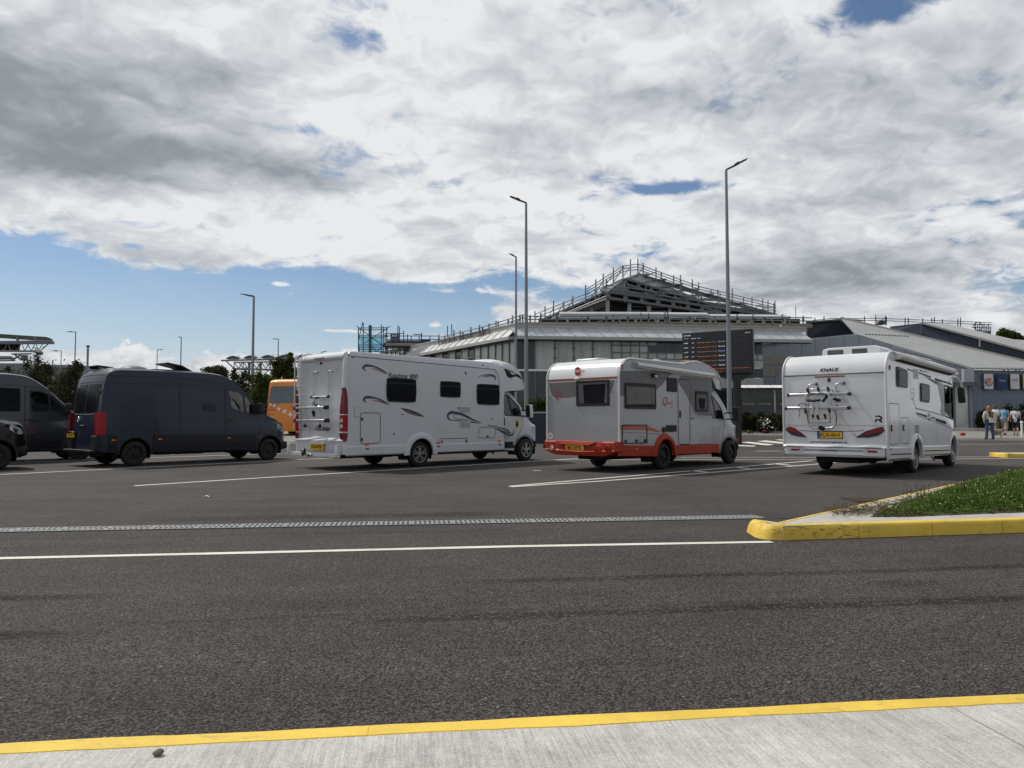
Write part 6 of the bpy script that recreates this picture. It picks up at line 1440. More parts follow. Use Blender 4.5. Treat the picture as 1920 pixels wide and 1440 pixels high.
    # lower cladding strips
    for a, c in ((-ov + .22, -.50), (.50, xf - .52)):
        for z0, z1, m2, t in ((.66, .86, 'blackplastic', .022), (.40, .645, 'charcoal', .010)):
            v.side('side_moulding', M[m2], [(a, z0), (c, z0 - .03), (c, z1 - .03), (a, z1)], t=t)
    for xc in (0, xf):
        b = MB(); rings = []
        for t in np.linspace(-.05, pi + .05, 18):
            c_, s_ = cos(t), sin(t); y0 = -hw(xc, .5)
            rings.append([(xc + c_ * r, y0 - y, .36 + s_ * r) for r, y in ((.43, -.04), (.43, .024), (.475, .022), (.50, .0), (.50, -.04))])
        b.loft(rings, False, True); b.build('wheel_arch', M['blackplastic'], v.root, smooth=50)
    hlp = rounded([(xf + .26, 1.04), (xf + .52, .90), (xf + .64, .93), (xf + .56, 1.06), (xf + .30, 1.19)], .04)
    for sd_ in (-1, 1):
        v.side('headlight', M['clearlens'], hlp, t=.010, side=sd_, parent=body)
    b = MB(); b.box(xf + nose - .30, xf + nose + .02, -W2 + .14, W2 - .14, .34, .60); b.build('front_bumper', M['blackplastic'], v.root, bevel=.08)
    seats(v, xf - 1.30, .95 if T > 2.3 else .75); steering(v, xf - .80, .45, 1.42 if T > 2.3 else 1.2)
    v.box('dashboard', M['black'], xf - .65, xf - .1, -.8, .8, .9, q(1.42)); v.box('cab_floor', M['dark'], xf - 2.0, xf - .3, -.85, .85, .6, .68); v.box('bulkhead', M['dark'], xf - 1.75, xf - 1.72, -.86, .86, .6, q(2.0))
    v.wheels(wb, W - .24, .345, .225, wstyle); v.chassis(-ov + .1, xf + .5, W - .1, (0, xf))
    mirror(v, xf - .43, q(1.66), hw(xf - .43, 1.6), M['blackplastic'], .34, arm=.10)
    return q

def build_navy_van():
    v = Vehicle('panel_van', 'navy blue high roof panel van with a raised roof hatch and dark rear window', 'van', (-11.318, 21.595), .888)
    ov, wb, W, T = .936, 4.27, 1.994, 2.68
    q = panel_van(v, ov, wb, W, M['navy'], T)
    nv = M['navy']; rx = v.rx
    # creases along the side
    v.side_line('body_crease', M['black'], [(-.66, 2.325), (.8, 2.335), (2.50, 2.31), (2.60, 2.25)], .024, .014)
    v.side_line('body_crease', M['black'], [(-.66, 2.52), (.9, 2.55), (2.4, 2.50)], .018, .014)
    v.side_line('body_crease', M['black'], [(-.70, 1.30), (1.2, 1.30), (2.6, 1.27)], .018, .014)
    v.side_line('door_gap', M['black'], [(1.28, .88), (1.28, 2.28)], .018, .014)
    v.side('side_repeater_panel', M['charcoal'], rounded([(1.95, 1.55), (2.42, 1.55), (2.40, 1.80), (1.98, 1.80)], .08), t=.003)
    v.side('fuel_cap', M['black'], [(-.54 + .055 * cos(t), 1.10 + .06 * sin(t)) for t in np.linspace(0, 2 * pi, 15)[:-1]], t=.01)
    for x in (-.66, .62, 2.76): v.side('side_marker', M['orangelens'], rounded([(x, .72), (x + .12, .72), (x + .10, .755), (x + .02, .755)], .01), t=.035)
    # tail lights wrap the corner
    for sg in (-1, 1):
        b = MB(); rings = []
        for z, s_ in ((1.49, 0), (1.2, 0), (.95, 0), (.88, .02)):
            y = v.hw(-.8, z); rings.append([(-.80, sg * (y + .012), z), (-.94 , sg * (y + .006), z), (-1.01, sg * (y - .05), z), (-1.03, sg * (y - .14), z), (-.9, sg * (y - .12), z)])
        b.loft(rings, False, True); b.build('tail_light', M['redlens'], v.root, smooth=50)
        b = MB(); b.box(-1.045, -.92, min(sg * .99, sg * .62), max(sg * .99, sg * .62), .44, .86); b.build('rear_corner_trim', M['blackplastic'], v.root, bevel=.03)
    # rear doors
    def rp(y, z, o=.0):
        i = min(range(12), key=lambda k: abs(v.prof[k][1] - z)); 
        P = v.prof; j = max(k for k in range(11) if P[k][1] <= z) if z > P[0][1] else 0
        f = (z - P[j][1]) / (P[j + 1][1] - P[j][1]); x = P[j][0] + (P[j + 1][0] - P[j][0]) * f; h = v.hw(x, z)
        return (x - .05 * (1 - (abs(y) / h) ** 2.5) - o, y, z)
    def rpanel(nm, m_, ys, zs, o, parent=None):
        b = MB(); b.loft([[rp(y, z, o) for y in ys] for z in zs], False, False); return b.build(nm, m_, parent or v.root, smooth=60)
    g1 = rpanel('rear_window', M['acrylic'], np.linspace(.06, .76, 6), np.linspace(1.50, 2.28, 6), .010); g2 = rpanel('rear_window', M['acrylic'], np.linspace(-.76, -.06, 6), np.linspace(1.50, 2.28, 6), .010)
    def rline(nm, m_, pts, w, o=.013):
        b = MB(); P = catmull(pts, 4); vs = []
        for i, p in enumerate(P):
            a = P[max(i - 1, 0)]; c = P[min(i + 1, len(P) - 1)]; dx, dz = c[0] - a[0], c[1] - a[1]; L = sqrt(dx * dx + dz * dz) or 1
            for s_ in (-1, 1): vs.append(rp(p[0] - s_ * dz / L * w / 2, p[1] + s_ * dx / L * w / 2, o))
        b.add(vs, [(2 * i, 2 * i + 1, 2 * i + 3, 2 * i + 2) for i in range(len(P) - 1)]); return b.build(nm, m_, v.root)
    rline('door_gap', M['black'], [(0, .52), (0, 1.4), (0, 2.3)], .014)
    rline('door_crease', M['seam'], [(.78, 1.62), (.74, 1.50), (.6, 1.465), (0, 1.455), (-.6, 1.465), (-.74, 1.50), (-.78, 1.62)], .022)
    rline('window_sill_glint', M['alu'], [(.70, 1.475), (.5, 1.445), (0, 1.44), (-.5, 1.445), (-.68, 1.48)], .014, .02)
    rline('door_gap', M['black'], [(.78, 2.33), (0, 2.345), (-.78, 2.33)], .022); rline('door_gap', M['black'], [(.74, 2.53), (0, 2.55), (-.74, 2.53)], .016)
    for z in (2.05, 1.0): 
        for sg in (-1, 1): b = MB(); b.capsule((-.93, sg * .93, z - .04), (-.93, sg * .93, z + .04), .03, .03); b.build('hinge', M['black'], v.root, smooth=60)
    # three-pointed badge, handle, lettering
    bx = rp(.12, 1.3)[0]
    b = MB(); b.tube([(bx - .02, .30 + .075 * cos(t), 1.30 + .075 * sin(t)) for t in np.linspace(0, 2 * pi, 19)], .010, 6, caps=False); bg = b.build('badge_ring', M['chrome'], v.root, smooth=60)
    for t in (90, 210, 330): b = MB(); b.tube([(bx - .02, .30, 1.30), (bx - .02, .30 + .07 * cos(radians(t)), 1.30 + .07 * sin(radians(t)))], .010, 5, r1=.003); b.build('badge_spoke', M['chrome'], bg)
    b = MB(); b.capsule((bx - .03, .12, 1.12), (bx - .03, -.06, 1.12), .028, .028); b.build('door_handle', M['black'], v.root, smooth=60)
    letter('SPRINTER', (bx - .01, -.42, 1.13), (0, -1, 0), (0, 0, 1), .30, .03, M['chrome'], v.root, off=.01, bold=.02)
    letter('319', (bx + .0, -.50, 1.03), (0, -1, 0), (0, 0, 1), .10, .03, M['chrome'], v.root, off=.01, bold=.02)
    b = MB(); b.box(-1.075, -1.04, .44, .90, .80, .91); pl = b.build('number_plate', M['plate_y'], v.root); b = MB(); b.box(-1.10, -1.03, .42, .92, .935, .965); b.build('plate_hood', M['chrome'], pl, bevel=.01)
    letter('T70 LJR', (-1.076, .87, .83), (0, -1, 0), (0, 0, 1), .40, .055, M['text'], pl, off=.003, bold=.015)
    b = MB(); b.box(-1.16, -.95, -.92, .92, .40, .46); rb = b.build('rear_step', M['blackplastic'], v.root, bevel=.02); b = MB(); b.box(-1.165, -1.10, -.80, .85, .462, .472); b.build('step_edge', M['alu'], rb)
    b = MB(); b.box(-1.17, -1.15, -.82, -.62, .42, .45); b.build('reflector', M['redlens'], rb)
    # roof gear: rack end, dome vent, open hatch
    z = T + .075
    b = MB(); b.prism([(-.55, .72, z), (-.62, .72, z + .09), (-.5, .72, z + .10), (-.30, .72, z + .02)], (0, -.10, 0)); b.prism([(-.62, .66, z + .075), (-.15, .66, z + .05), (-.15, .66, z + .065), (-.60, .66, z + .10)], (0, -.5, 0)); b.build('awning_bracket', M['blackplastic'], v.root)
    b = MB(); b.ball((.40, .1, z - .02), .42, 18, 8, (1, .9, .36)); b.build('roof_vent', M['greydecal'], v.root, smooth=60)
    b = MB(); b.box(.75, 1.9, -.40, .40, z - .02, z + .04); h_ = b.build('roof_hatch', M['charcoal'], v.root, bevel=.015)
    b = MB(); b.prism([(1.95, .36, z + .03), (1.62, .36, z + .19), (1.15, .36, z + .26), (1.13, .36, z + .22), (1.60, .36, z + .13), (1.90, .36, z + .0)], (0, -.74, 0)); b.build('hatch_lid', M['charcoal'], h_, bevel=.01)
    v.pipe('exhaust', M['dark'], [(.6, -.3, .36), (3.0, -.35, .34)], .06); v.box('spare_tank', M['dark'], .7, 1.1, -.86, -.4, .28, .40, bevel=.03); v.box('spare_tank', M['dark'], 1.25, 2.1, -.84, -.4, .28, .40, bevel=.03)
build_navy_van()

def build_crew_van():
    v = Vehicle('passenger_van', 'dark grey windowed van parked behind the black nose at the left edge', 'van', (-17.5, 22.1), .75)
    q = panel_van(v, .94, 4.0, 1.99, mat('dkgrey', (.030, .034, .045), .28, .1, .05, 1.0, coat=.6), 2.66, side_glass=1)
    P = rounded([(1.2, 1.56), (2.34, 1.55), (2.33, 2.26), (1.2, 2.29)], .05); w = v.side('window', M['acrylic'], P, t=.006)
    P = rounded([(-.5, 1.56), (1.1, 1.56), (1.1, 2.29), (-.5, 2.29)], .05); v.side('window', M['acrylic'], P, t=.006)
    v.side_line('body_crease', M['black'], [(-.7, 2.36), (2.4, 2.34), (3.05, 2.26), (3.5, 1.95)], .014)
    v.side_line('body_crease', M['black'], [(-.7, 1.30), (3.5, 1.28)], .016); v.side('side_marker', M['redlens'], [(2.78, .73), (2.86, .73), (2.86, .77), (2.78, .77)], t=.04)
    b = MB(); b.tube([v.pt(i, -.99, .01) for i in range(len(v.prof)) if v.prof[i][0] > .2 and v.prof[i][1] > 1.66], .010, 6); b.build('roof_gutter_glint', M['alu'], v.root, smooth=60)
build_crew_van()

def build_black_van():
    v = Vehicle('compact_van', 'black compact van, only its nose and front wheel showing at the left edge', 'van', (-15.8, 17.7), .8)
    q = panel_van(v, .9, 2.85, 1.90, mat('gloss_black', (.007, .007, .009), .3, 0, .03, 1.0, coat=.15, spec=.3), 2.0, nose=.72, wstyle='steel')
    v.side_line('chrome_strip', M['alu'], [(3.05, 1.20), (3.30, 1.06), (3.46, .95)], .02, .014)
build_black_van()

def build_coach():
    p = PD(498, 830, 42.7); g = tz(42.7)
    v = Vehicle('coach', 'orange coach with white birds painted across its back', 'coach', (0, 0), 0)
    rz = radians(80); v.root.rotation_euler = (0, 0, rz)
    # left rear corner at p
    W2 = 1.27; H = 3.28
    c_, s_ = cos(rz), sin(rz); v.root.location = (p.x - (-s_ * W2) , 42.7 - c_ * W2, g)
    prof = catmull([(0, .35), (-.02, 1.0), (.02, 1.8), (.10, 2.6), (.16, 2.98), (.24, 3.18), (.44, H)], 4) + [(4, H), (9, H)] + catmull([(11.4, H), (11.8, 3.0), (12.0, 2.2), (12.1, 1.2), (12.05, .35)], 4)
    def hw(x, z): return W2 - max(0, z - 1.2) * .05 - (.06 * max(0, (.2 - x) / .2) ** 2 if x < .2 else 0)
    v.rx = 0
    v.body('body', M['coach'], prof, [(9.9, .35)] + arch_pts(9.3, .36, .6, .5) + arch_pts(3.0, .36, .6, .5) + [(1.0, .35)], hw, [], lambda i, x, z: (.06, 5), grid=.5, smooth=40)
    def rr(nm, m_, Q, o=.02, parent=None):
        P = v.prof; out = []
        for y, z in Q:
            j = max([k for k in range(20) if P[k][1] <= z] or [0]); f = (z - P[j][1]) / max(1e-6, P[j + 1][1] - P[j][1]); x = P[j][0] + (P[j + 1][0] - P[j][0]) * f
            out.append((x - .06 - o, y, z))
        b = MB(); b.prism(out, (.04, 0, 0)); return b.build(nm, m_, parent or v.root)
    rw = rr('rear_window', M['coachglass'], rounded([(1.10, 1.95), (-1.10, 1.95), (-1.02, 2.92), (1.02, 2.92)], .12, 4), .015)
    for Q in ([(1.18, 1.88), (.4, 1.88), (.4, 1.92), (1.18, 1.92)], [(1.20, 1.55), (.6, 1.55), (.6, 1.62), (1.20, 1.62)], [(1.0, 1.72), (.3, 1.72), (.3, 1.76), (1.0, 1.76)], [(1.20, 1.30), (.8, 1.30), (.8, 1.35), (1.2, 1.35)], [(-.2, 1.72), (-1.0, 1.72), (-1.0, 1.76), (-.2, 1.76)]): rr('stripe', M['coachstripe'], Q, .004)
    def bird(y, z, s_, a):
        s_ *= 1.05
        pts = [(-.5, .05), (-.15, .12), (0, .5), (.08, .12), (.22, .08), (.5, .35), (.30, .0), (.12, -.08), (.10, -.45), (.0, -.12), (-.2, -.03)]
        ca, sa = cos(a), sin(a); Q = [(y - (px_ * ca - pz * sa) * s_, z + (px_ * sa + pz * ca) * s_) for px_, pz in pts]; rr('bird', M['whitepaint'], Q, .012)
    for y, z, s2, a in ((.98, 1.86, .26, .2), (.74, 1.80, .30, .5), (.46, 1.62, .34, .1), (.10, 1.46, .40, .5), (-.24, 1.28, .40, -.1), (-.6, 1.2, .36, .3)): bird(y, z, s2, a)
    for k in range(5): v.side('window', M['coachglass'], rounded([(1.2 + k * 1.9, 1.9), (3.0 + k * 1.9, 1.9), (3.0 + k * 1.9, 3.0), (1.2 + k * 1.9, 3.0)], .05), t=.01); v.side('window', M['coachglass'], rounded([(1.2 + k * 1.9, 1.9), (3.0 + k * 1.9, 1.9), (3.0 + k * 1.9, 3.0), (1.2 + k * 1.9, 3.0)], .05), t=.01, side=1)
    for sg in (-1, 1): b = MB(); b.box(-.05, .05, sg * 1.1 - .09, sg * 1.1 + .09, .9, 1.25); b.build('tail_light', M['redlens'], v.root, bevel=.02)
    v.wheels(6.3, 2.2, .5, .28, 'steel', xs=(3.0, 9.3))
build_coach()
# ------------------------------------------------------------------ lamp posts
def lamp_post(px_base, top_px, top_py, Y, head_px, head_py, r0, r1, label, group='street lamps around the car park', rise=None):
    T = PD(top_px, top_py, Y); Hd = PD(head_px, head_py, Y); g = tz(Y); base = Vector((T.x, Y, g))
    t = thing('street_lamp', label, 'street lamp', base, group=group)
    b = MB(); n = 8
    pts = [base + Vector((0, 0, 0))] + [base.lerp(T, k / 6) for k in range(1, 7)]; rr = [r0 + (r1 - r0) * k / 6 for k in range(7)]
    b.tube(pts, rr, 10); b.build('pole', M['pole'], t, smooth=50)
    b = MB(); b.box(base.x - r0 * 1.5, base.x + r0 * 1.5, Y - r0 * 1.5, Y + r0 * 1.5, g, g + .03); b.build('base_plate', M['galv'], t)
    d = (Hd - T); e = T + d * .42
    b = MB(); b.tube([T - Vector((0, 0, .05)), T + Vector((0, 0, .02)), e], r1 * .8, 8); b.build('arm', M['lampdark'], t, smooth=60)
    u = d.normalized(); L = d.length; w = max(.13, L * .13); s_ = Vector((0, 1, 0)); up = s_.cross(u) * -1 if s_.cross(u).z < 0 else s_.cross(u)
    b = MB(); rings = []
    for f, ww, hh in ((.34, .25, .3), (.42, .8, .9), (.58, 1.0, 1.0), (.62, .75, .6), (.80, 1.0, .42), (1.0, .8, .12)):
        c = T + d * f; rings.append([c + s_ * w * ww - up * .02, c + s_ * w * ww + up * w * .5 * hh, c - s_ * w * ww + up * w * .5 * hh, c - s_ * w * ww - up * .02 , c - up * w * .35 * hh])
    b.loft(rings); b.build('lamp_head', M['lampdark'], t, bevel=.01)
    return t
lamp_post(1367, 1361.5, 319, 32, 1401, 298, .115, .055, 'tall lamp post with its arm to the right, in front of the departure board')
lamp_post(991, 986.5, 381, 36, 956, 368, .115, .055, 'taller of the two lamp posts left of the terminal roof')
lamp_post(971, 967.5, 482, 48, 955, 475.5, .11, .055, 'shorter lamp post just left of the tall one at the terminal corner')
lamp_post(479, 476, 556, 63, 450, 551, .14, .09, 'lamp post between the navy van and the orange coach')
for (bx, x, y, hx, hy, Y, lab) in ((142, 142, 622.5, 125, 622, 92, 'distant lamp post above the bushes with a level arm to the left'), (340, 340, 632, 334, 632, 95, 'distant thin lamp post with a stub arm above the navy van roof'),
    (522, 522, 636, 509, 635.5, 95, 'distant lamp post rising behind the wavy canopy'), (115, 115, 658, 96, 658, 120, 'far small lamp post with a long arm, between canopy and bushes'), (295, 295, 656, 307, 655, 130, 'far small lamp post with its arm to the right behind the navy van')):
    lamp_post(bx, x, y, Y, hx, hy, .10, .06, lab)
p = PD(165, 650, 70); t = thing('mast', 'short mast with a flat round cap above the left bushes', 'mast', (p.x, 70, tz(70)))
b = MB(); b.tube([(p.x, 70, tz(70)), p], .10, 8); b.build('pole', M['pole'], t, smooth=50); b = MB(); b.lathe([(0, .02), (.0, .16), (.10, .18), (.14, .05)], (p.x, 70, p.z), 'z', 12); b.build('cap', M['lampdark'], t)
p = PD(99, 675, 60); t = thing('post', 'small pale post with a stub arm in front of the left bushes', 'lamp post', (p.x, 60, tz(60)))
b = MB(); b.tube([(p.x, 60, tz(60)), p, p + Vector((.3, 0, .0))], .05, 6); b.build('pole', M['galv'], t)

# ------------------------------------------------------------------ foliage
def crown_mesh(blobs, n, leaf, seed, flat=.55):
    """leaf quads spread through clumps; blobs = [(centre, (rx,ry,rz))]"""
    r = np.random.default_rng(seed); vol = np.array([b_[1][0] * b_[1][1] * b_[1][2] for b_ in blobs]); vol = vol / vol.sum()
    vs, fs = [], []; cl = []
    for (c, rad), w in zip(blobs, vol):
        k = max(6, int(40 * w * len(blobs) ** .5))
        for _ in range(k):
            d = r.normal(size=3); d /= np.linalg.norm(d); q = r.random() ** .4
            cl.append((np.array(c) + d * np.array(rad) * q, np.array(rad) * (.16 + .20 * r.random())))
    per = max(1, n // len(cl))
    for c, rad in cl:
        m_ = int(per * (.5 + r.random()))
        P = c + r.normal(size=(m_, 3)) * rad * .75
        for p in P:
            a = r.normal(size=3); a /= np.linalg.norm(a); b_ = np.cross(a, r.normal(size=3)); b_ /= np.linalg.norm(b_) + 1e-9
            s1 = leaf * (.6 + .8 * r.random()); s2 = s1 * flat; i = len(vs)
            vs += [tuple(p - a * s1), tuple(p + b_ * s2), tuple(p + a * s1), tuple(p - b_ * s2)]; fs.append((i, i + 1, i + 2, i + 3))
    b = MB(); b.v = vs; b.f = fs; b.mi = [0] * len(fs); return b
def bush(name, label, cat, base, blobs, n, leaf, m_, seed, group=None, stems=6, sr=.05, stem_name='trunk'):
    t = thing(name, label, cat, base, group=group)
    crown_mesh(blobs, n, leaf, seed).build('crown', M[m_], t, recalc=False)
    r = np.random.default_rng(seed + 5); b = MB(); base = Vector(base)
    for k in range(stems):
        c, rad = blobs[int(r.integers(len(blobs)))]; q = Vector(c) + Vector((r.normal() * rad[0] * .5, r.normal() * rad[1] * .4, rad[2] * (.2 + .6 * r.random())))
        s_ = base + Vector((r.normal() * .15, r.normal() * .1, 0)) if stems > 2 and k else base; mid_ = s_.lerp(q, .5) + Vector((r.normal() * .15, 0, .2))
        b.tube([s_, s_.lerp(mid_, .5), mid_, mid_.lerp(q, .6), q], [sr, sr * .8, sr * .55, sr * .35, sr * .12], 6)
    b.build(stem_name, M['bark'], t, smooth=60); return t
def pblob(px, py, Y, w, h, d=None): 
    c = PD(px, py, Y); s_ = Y / FPX; return (tuple(c), (w * s_, (d or w * .8) * s_, h * s_))
Bs = [('ragged dark bush at the far left behind the grey van roof', 15, 56, 40, (14, 724, 34, 24), (6, 700, 12, 14)),
      ('tall dark bush with ragged top between the left canopy and the navy van', 72, 58, 60, (72, 718, 36, 36), (66, 690, 16, 26), (84, 696, 16, 18), (58, 712, 16, 20), (95, 730, 20, 30)),
      ('dark brownish bush right against the back of the navy van', 132, 54, 60, (126, 715, 22, 34), (142, 700, 14, 26), (148, 686, 8, 14), (120, 735, 26, 34), (128, 755, 24, 30))]
for i, (lab, px, Y, st, *bl) in enumerate(Bs):
    bush('bush', lab, 'bush', (PD(px, 780, Y).x, Y, tz(Y)), [pblob(a, b_, Y, w, h) for a, b_, w, h in bl], 7500, .085, 'bushdark', 20 + i, 'dark bushes along the left boundary', 10, .05)
Bs = [('low dark bush top showing just above the navy van roof', 408, 60, (405, 700, 20, 12), (412, 694, 9, 8)),
      ('dark bush below the wavy canopy, left of the lamp post', 455, 58, (452, 730, 22, 34), (446, 706, 12, 14), (464, 712, 16, 16), (470, 750, 24, 30), (440, 760, 20, 20)),
      ('brown-green bush directly behind the left edge of the orange coach', 490, 56, (490, 730, 18, 30), (500, 712, 14, 14), (486, 705, 8, 8), (485, 760, 16, 30))]
for i, (lab, px, Y, *bl) in enumerate(Bs):
    bush('bush', lab, 'bush', (PD(px, 790, Y).x, Y, tz(Y)), [pblob(a, b_, Y, w, h) for a, b_, w, h in bl], 6500, .085, 'bushdark' if i < 2 else 'bushgreen', 40 + i, 'bushes behind the coach and navy van', 9, .05)
bush('tree', 'green tree beside the wavy canopy, above the orange coach', 'tree', (PD(530, 790, 60).x, 60, tz(60)), [pblob(530, 690, 60, 17, 17), pblob(516, 706, 60, 12, 14), pblob(545, 676, 60, 12, 11), pblob(520, 730, 60, 22, 20), pblob(545, 710, 60, 16, 20)], 12000, .11, 'treegreen', 60, None, 7, .12)
bush('tree', 'distant rounded green tree above the roofs at the right edge', 'tree', (PD(1886, 640, 150).x, 150, tz(150)), [pblob(1884, 629, 150, 15, 9), pblob(1878, 626, 150, 9, 8), pblob(1898, 634, 150, 14, 8), pblob(1915, 642, 150, 14, 8)], 7000, .25, 'treegreen', 61, None, 5, .3)
# small clipped shrub left of the orange-skirted camper and the hedge in front of the glass shelter
bush('hedge', 'tall clipped green hedge seen between the two middle motorhomes', 'hedge', (PD(1012, 800, 43).x, 43, tz(43) + .12), [pblob(1000, 765, 43, 26, 18, 14), pblob(1040, 765, 43, 26, 18, 14), pblob(975, 768, 43, 20, 14, 12)], 9000, .06, 'bushgreen', 62, None, 6, .04)
hb_ = Vector((PD(1425, 808, 46.2).x, 46.2, tz(46.2) + .12))
H_ = []
for k in range(9): H_.append(pblob(1372 + k * 14, 790 + 3 * (k % 2), hb_.y + 1.0, 13, 14, 14))
bush('hedge', 'dark hedge in front of the glass shelter', 'hedge', (PD(1425, 806, hb_.y + 1).x, hb_.y + 1.0, tz(hb_.y) + .12), H_, 16000, .05, 'hedge', 63, None, 8, .03)
bush('flowering_shrub', 'shrub with white blossom in the middle of the hedge by the shelter', 'shrub', (PD(1438, 806, hb_.y + .4).x, hb_.y + .4, tz(hb_.y) + .12), [pblob(1432, 795, hb_.y + .3, 12, 11, 10), pblob(1442, 800, hb_.y + .3, 10, 9, 8)], 3500, .045, 'hedge', 64, None, 5, .02)
fl = crown_mesh([pblob(1434, 794, hb_.y + .05, 13, 11, 8)], 90, .07, 65, .9); tag(fl.build('blossom', M['flower'], loc=tuple(PD(1434, 794, hb_.y)), recalc=False), 'white blossom clusters on the shrub before the glass shelter', 'flowers', kind='stuff')
for i, (px, py, m_, lab) in enumerate(((1405, 806, 'floweryellow', 'small yellow flowering plant at the foot of the dark hedge'), (1437, 806, 'signred', 'small red flowering plant at the foot of the blossom shrub'))):
    p = Vector((PD(px, 809, 45.6).x, 45.6, tz(45.6) + .12)); t = thing('flowering_plant', lab, 'plant', p)
    crown_mesh([((p.x, p.y, p.z + .10), (.25, .12, .09))], 260, .03, 70 + i).build('leaves', M['hedge'], t, recalc=False)
    crown_mesh([((p.x, p.y, p.z + .16), (.25, .12, .06))], 50, .035, 80 + i, .9).build('blossom', M[m_], t, recalc=False)
    b = MB(); b.tube([p, p + Vector((0, 0, .15))], .01, 5); b.build('stem', M['bark'], t)
# dark low wall block between the middle motorhomes
p = GT(1010, 827, .12)
b = MB(); b.box(p.x - 2.2, p.x + 1.6, p.y + .6, p.y + 1.2, tz(p.y), tz(p.y) + 1.45); tag(b.build('planter_wall', M['navywall'], loc=(p.x, p.y + .6, tz(p.y)), bevel=.02), 'dark low wall with pale coping between the two middle motorhomes', 'wall')
b = MB(); b.box(p.x - 2.25, p.x + 1.65, p.y + .55, p.y + 1.25, tz(p.y) + 1.45, tz(p.y) + 1.52); o = b.build('coping', M['cladding'], bpy.data.objects['planter_wall'])

# ------------------------------------------------------------------ terminal building with glass front
TB = thing('terminal_building', 'glazed terminal building with zinc eaves and an unfinished raised roof', 'terminal', (.3, 50, tz(50)))
C0 = Vector((.3, 50, 0)); R1 = Vector((20.85, 52.38, 0)); L1 = Vector((-13, 72.3, 0))
rd = (R1 - C0).normalized(); ld_ = (L1 - C0).normalized()
def onR(px):      # point of the right facade seen at column px
    k = (px - 960) / FPX; t = (k * C0.y - C0.x) / (rd.x - k * rd.y); return C0 + rd * t
def onL(px):
    k = (px - 960) / FPX; t = (k * C0.y - C0.x) / (ld_.x - k * ld_.y); return C0 + ld_ * t
def zat(p, py): return PD(960, py, p.y).z
EZ = 6.78; g50 = tz(50)
nR = Vector((rd.y, -rd.x, 0)); nL = Vector((-ld_.y, ld_.x, 0)) * 1
if nL.y > 0: nL = -nL
def wallbox(parent, name, m_, a, c, z0, z1, out=0.0, th=.1, n_=None, **k):
    n_ = n_ if n_ is not None else nR; b = MB(); a = Vector(a); c = Vector(c); o = n_ * out; i = n_ * (out - th)
    b.prism([Vector((*(a + o).xy, z0)), Vector((*(c + o).xy, z0)), Vector((*(c + i).xy, z0)), Vector((*(a + i).xy, z0))], (0, 0, z1 - z0)); return b.build(name, m_, parent, **k)
wallbox(TB, 'core_wall', M['voiddark'], C0, onR(1428), g50, EZ, -1.2, .3); wallbox(TB, 'core_wall', M['voiddark'], C0, L1, g50, EZ, -1.2, .3, nL)
# right facade: tall glass bays, then two rows of windows over cladding
tall = [onR(px) for px in (968, 1003, 1040.5, 1076, 1112, 1147.5)]
tz2 = zat(C0, 695.6)
for i in range(5):
    a, c = tall[i], tall[i + 1]
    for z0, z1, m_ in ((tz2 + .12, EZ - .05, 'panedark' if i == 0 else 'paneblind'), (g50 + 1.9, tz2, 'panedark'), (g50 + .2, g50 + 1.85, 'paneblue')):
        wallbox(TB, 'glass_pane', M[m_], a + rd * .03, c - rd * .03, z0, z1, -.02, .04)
for i, a in enumerate(tall): wallbox(TB, 'mullion', M['mullion'], a - rd * .035, a + rd * .035, g50, EZ, .04, .12)
wallbox(TB, 'transom', M['whitepaint'], tall[0], tall[5], tz2, tz2 + .12, .06, .12); wallbox(TB, 'transom', M['mullion'], tall[0], tall[5], g50 + 1.82, g50 + 1.9, .05, .1)
for a in tall[2:5]:
    for zz in (EZ - .6, EZ - 1.25): 
        b = MB(); b.box(a.x - .10, a.x + .10, a.y - .09, a.y - .03, zz - .03, zz + .03); b.build('glass_bracket', M['lampdark'], TB)
wx = [1147.5, 1166, 1183, 1200, 1216, 1233, 1250, 1266, 1284, 1301, 1318, 1335, 1352, 1370, 1387, 1404, 1421, 1432]
zr = [zat(onR(1250), y) for y in (641, 648.5, 662, 673.5)]
for i in range(len(wx) - 1):
    a, c = onR(wx[i]), onR(wx[i + 1]); off_ = (a.y - 50) * .0
    for j in range(3):
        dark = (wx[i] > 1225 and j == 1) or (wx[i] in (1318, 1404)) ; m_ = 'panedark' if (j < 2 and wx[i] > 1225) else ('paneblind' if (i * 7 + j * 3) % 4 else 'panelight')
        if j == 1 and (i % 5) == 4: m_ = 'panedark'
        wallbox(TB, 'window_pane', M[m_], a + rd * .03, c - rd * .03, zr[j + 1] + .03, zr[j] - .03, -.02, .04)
    wallbox(TB, 'mullion', M['mullion'], a - rd * .03, a + rd * .03, zr[3], zr[0], .03, .1)
for z in zr: wallbox(TB, 'transom', M['mullion'], onR(1147.5), onR(1433), z - .03, z + .03, .04, .1)
zc0, zc1 = zat(onR(1300), 700), zr[3] - .03
xs2 = [1147.5, 1190, 1232, 1275, 1318, 1360, 1402, 1432]
for i in range(len(xs2) - 1):
    wallbox(TB, 'cladding_panel', M['cladding'], onR(xs2[i]) + rd * .012, onR(xs2[i + 1]) - rd * .012, zc0 + .4, zc1, .02, .1)
    wallbox(TB, 'cladding_panel', M['cladding'], onR(xs2[i]) + rd * .012, onR(xs2[i + 1]) - rd * .012, zat(onR(1300), 727), zat(onR(1300), 708.5), .02, .1)
wallbox(TB, 'window_band', M['panedark'], onR(1147.5), onR(1432), zat(onR(1300), 708), zc0 + .38, -.05, .05)
wallbox(TB, 'ground_wall', M['panedark'], onR(1147.5), onR(1432), g50, zat(onR(1300), 728), -.02, .1)
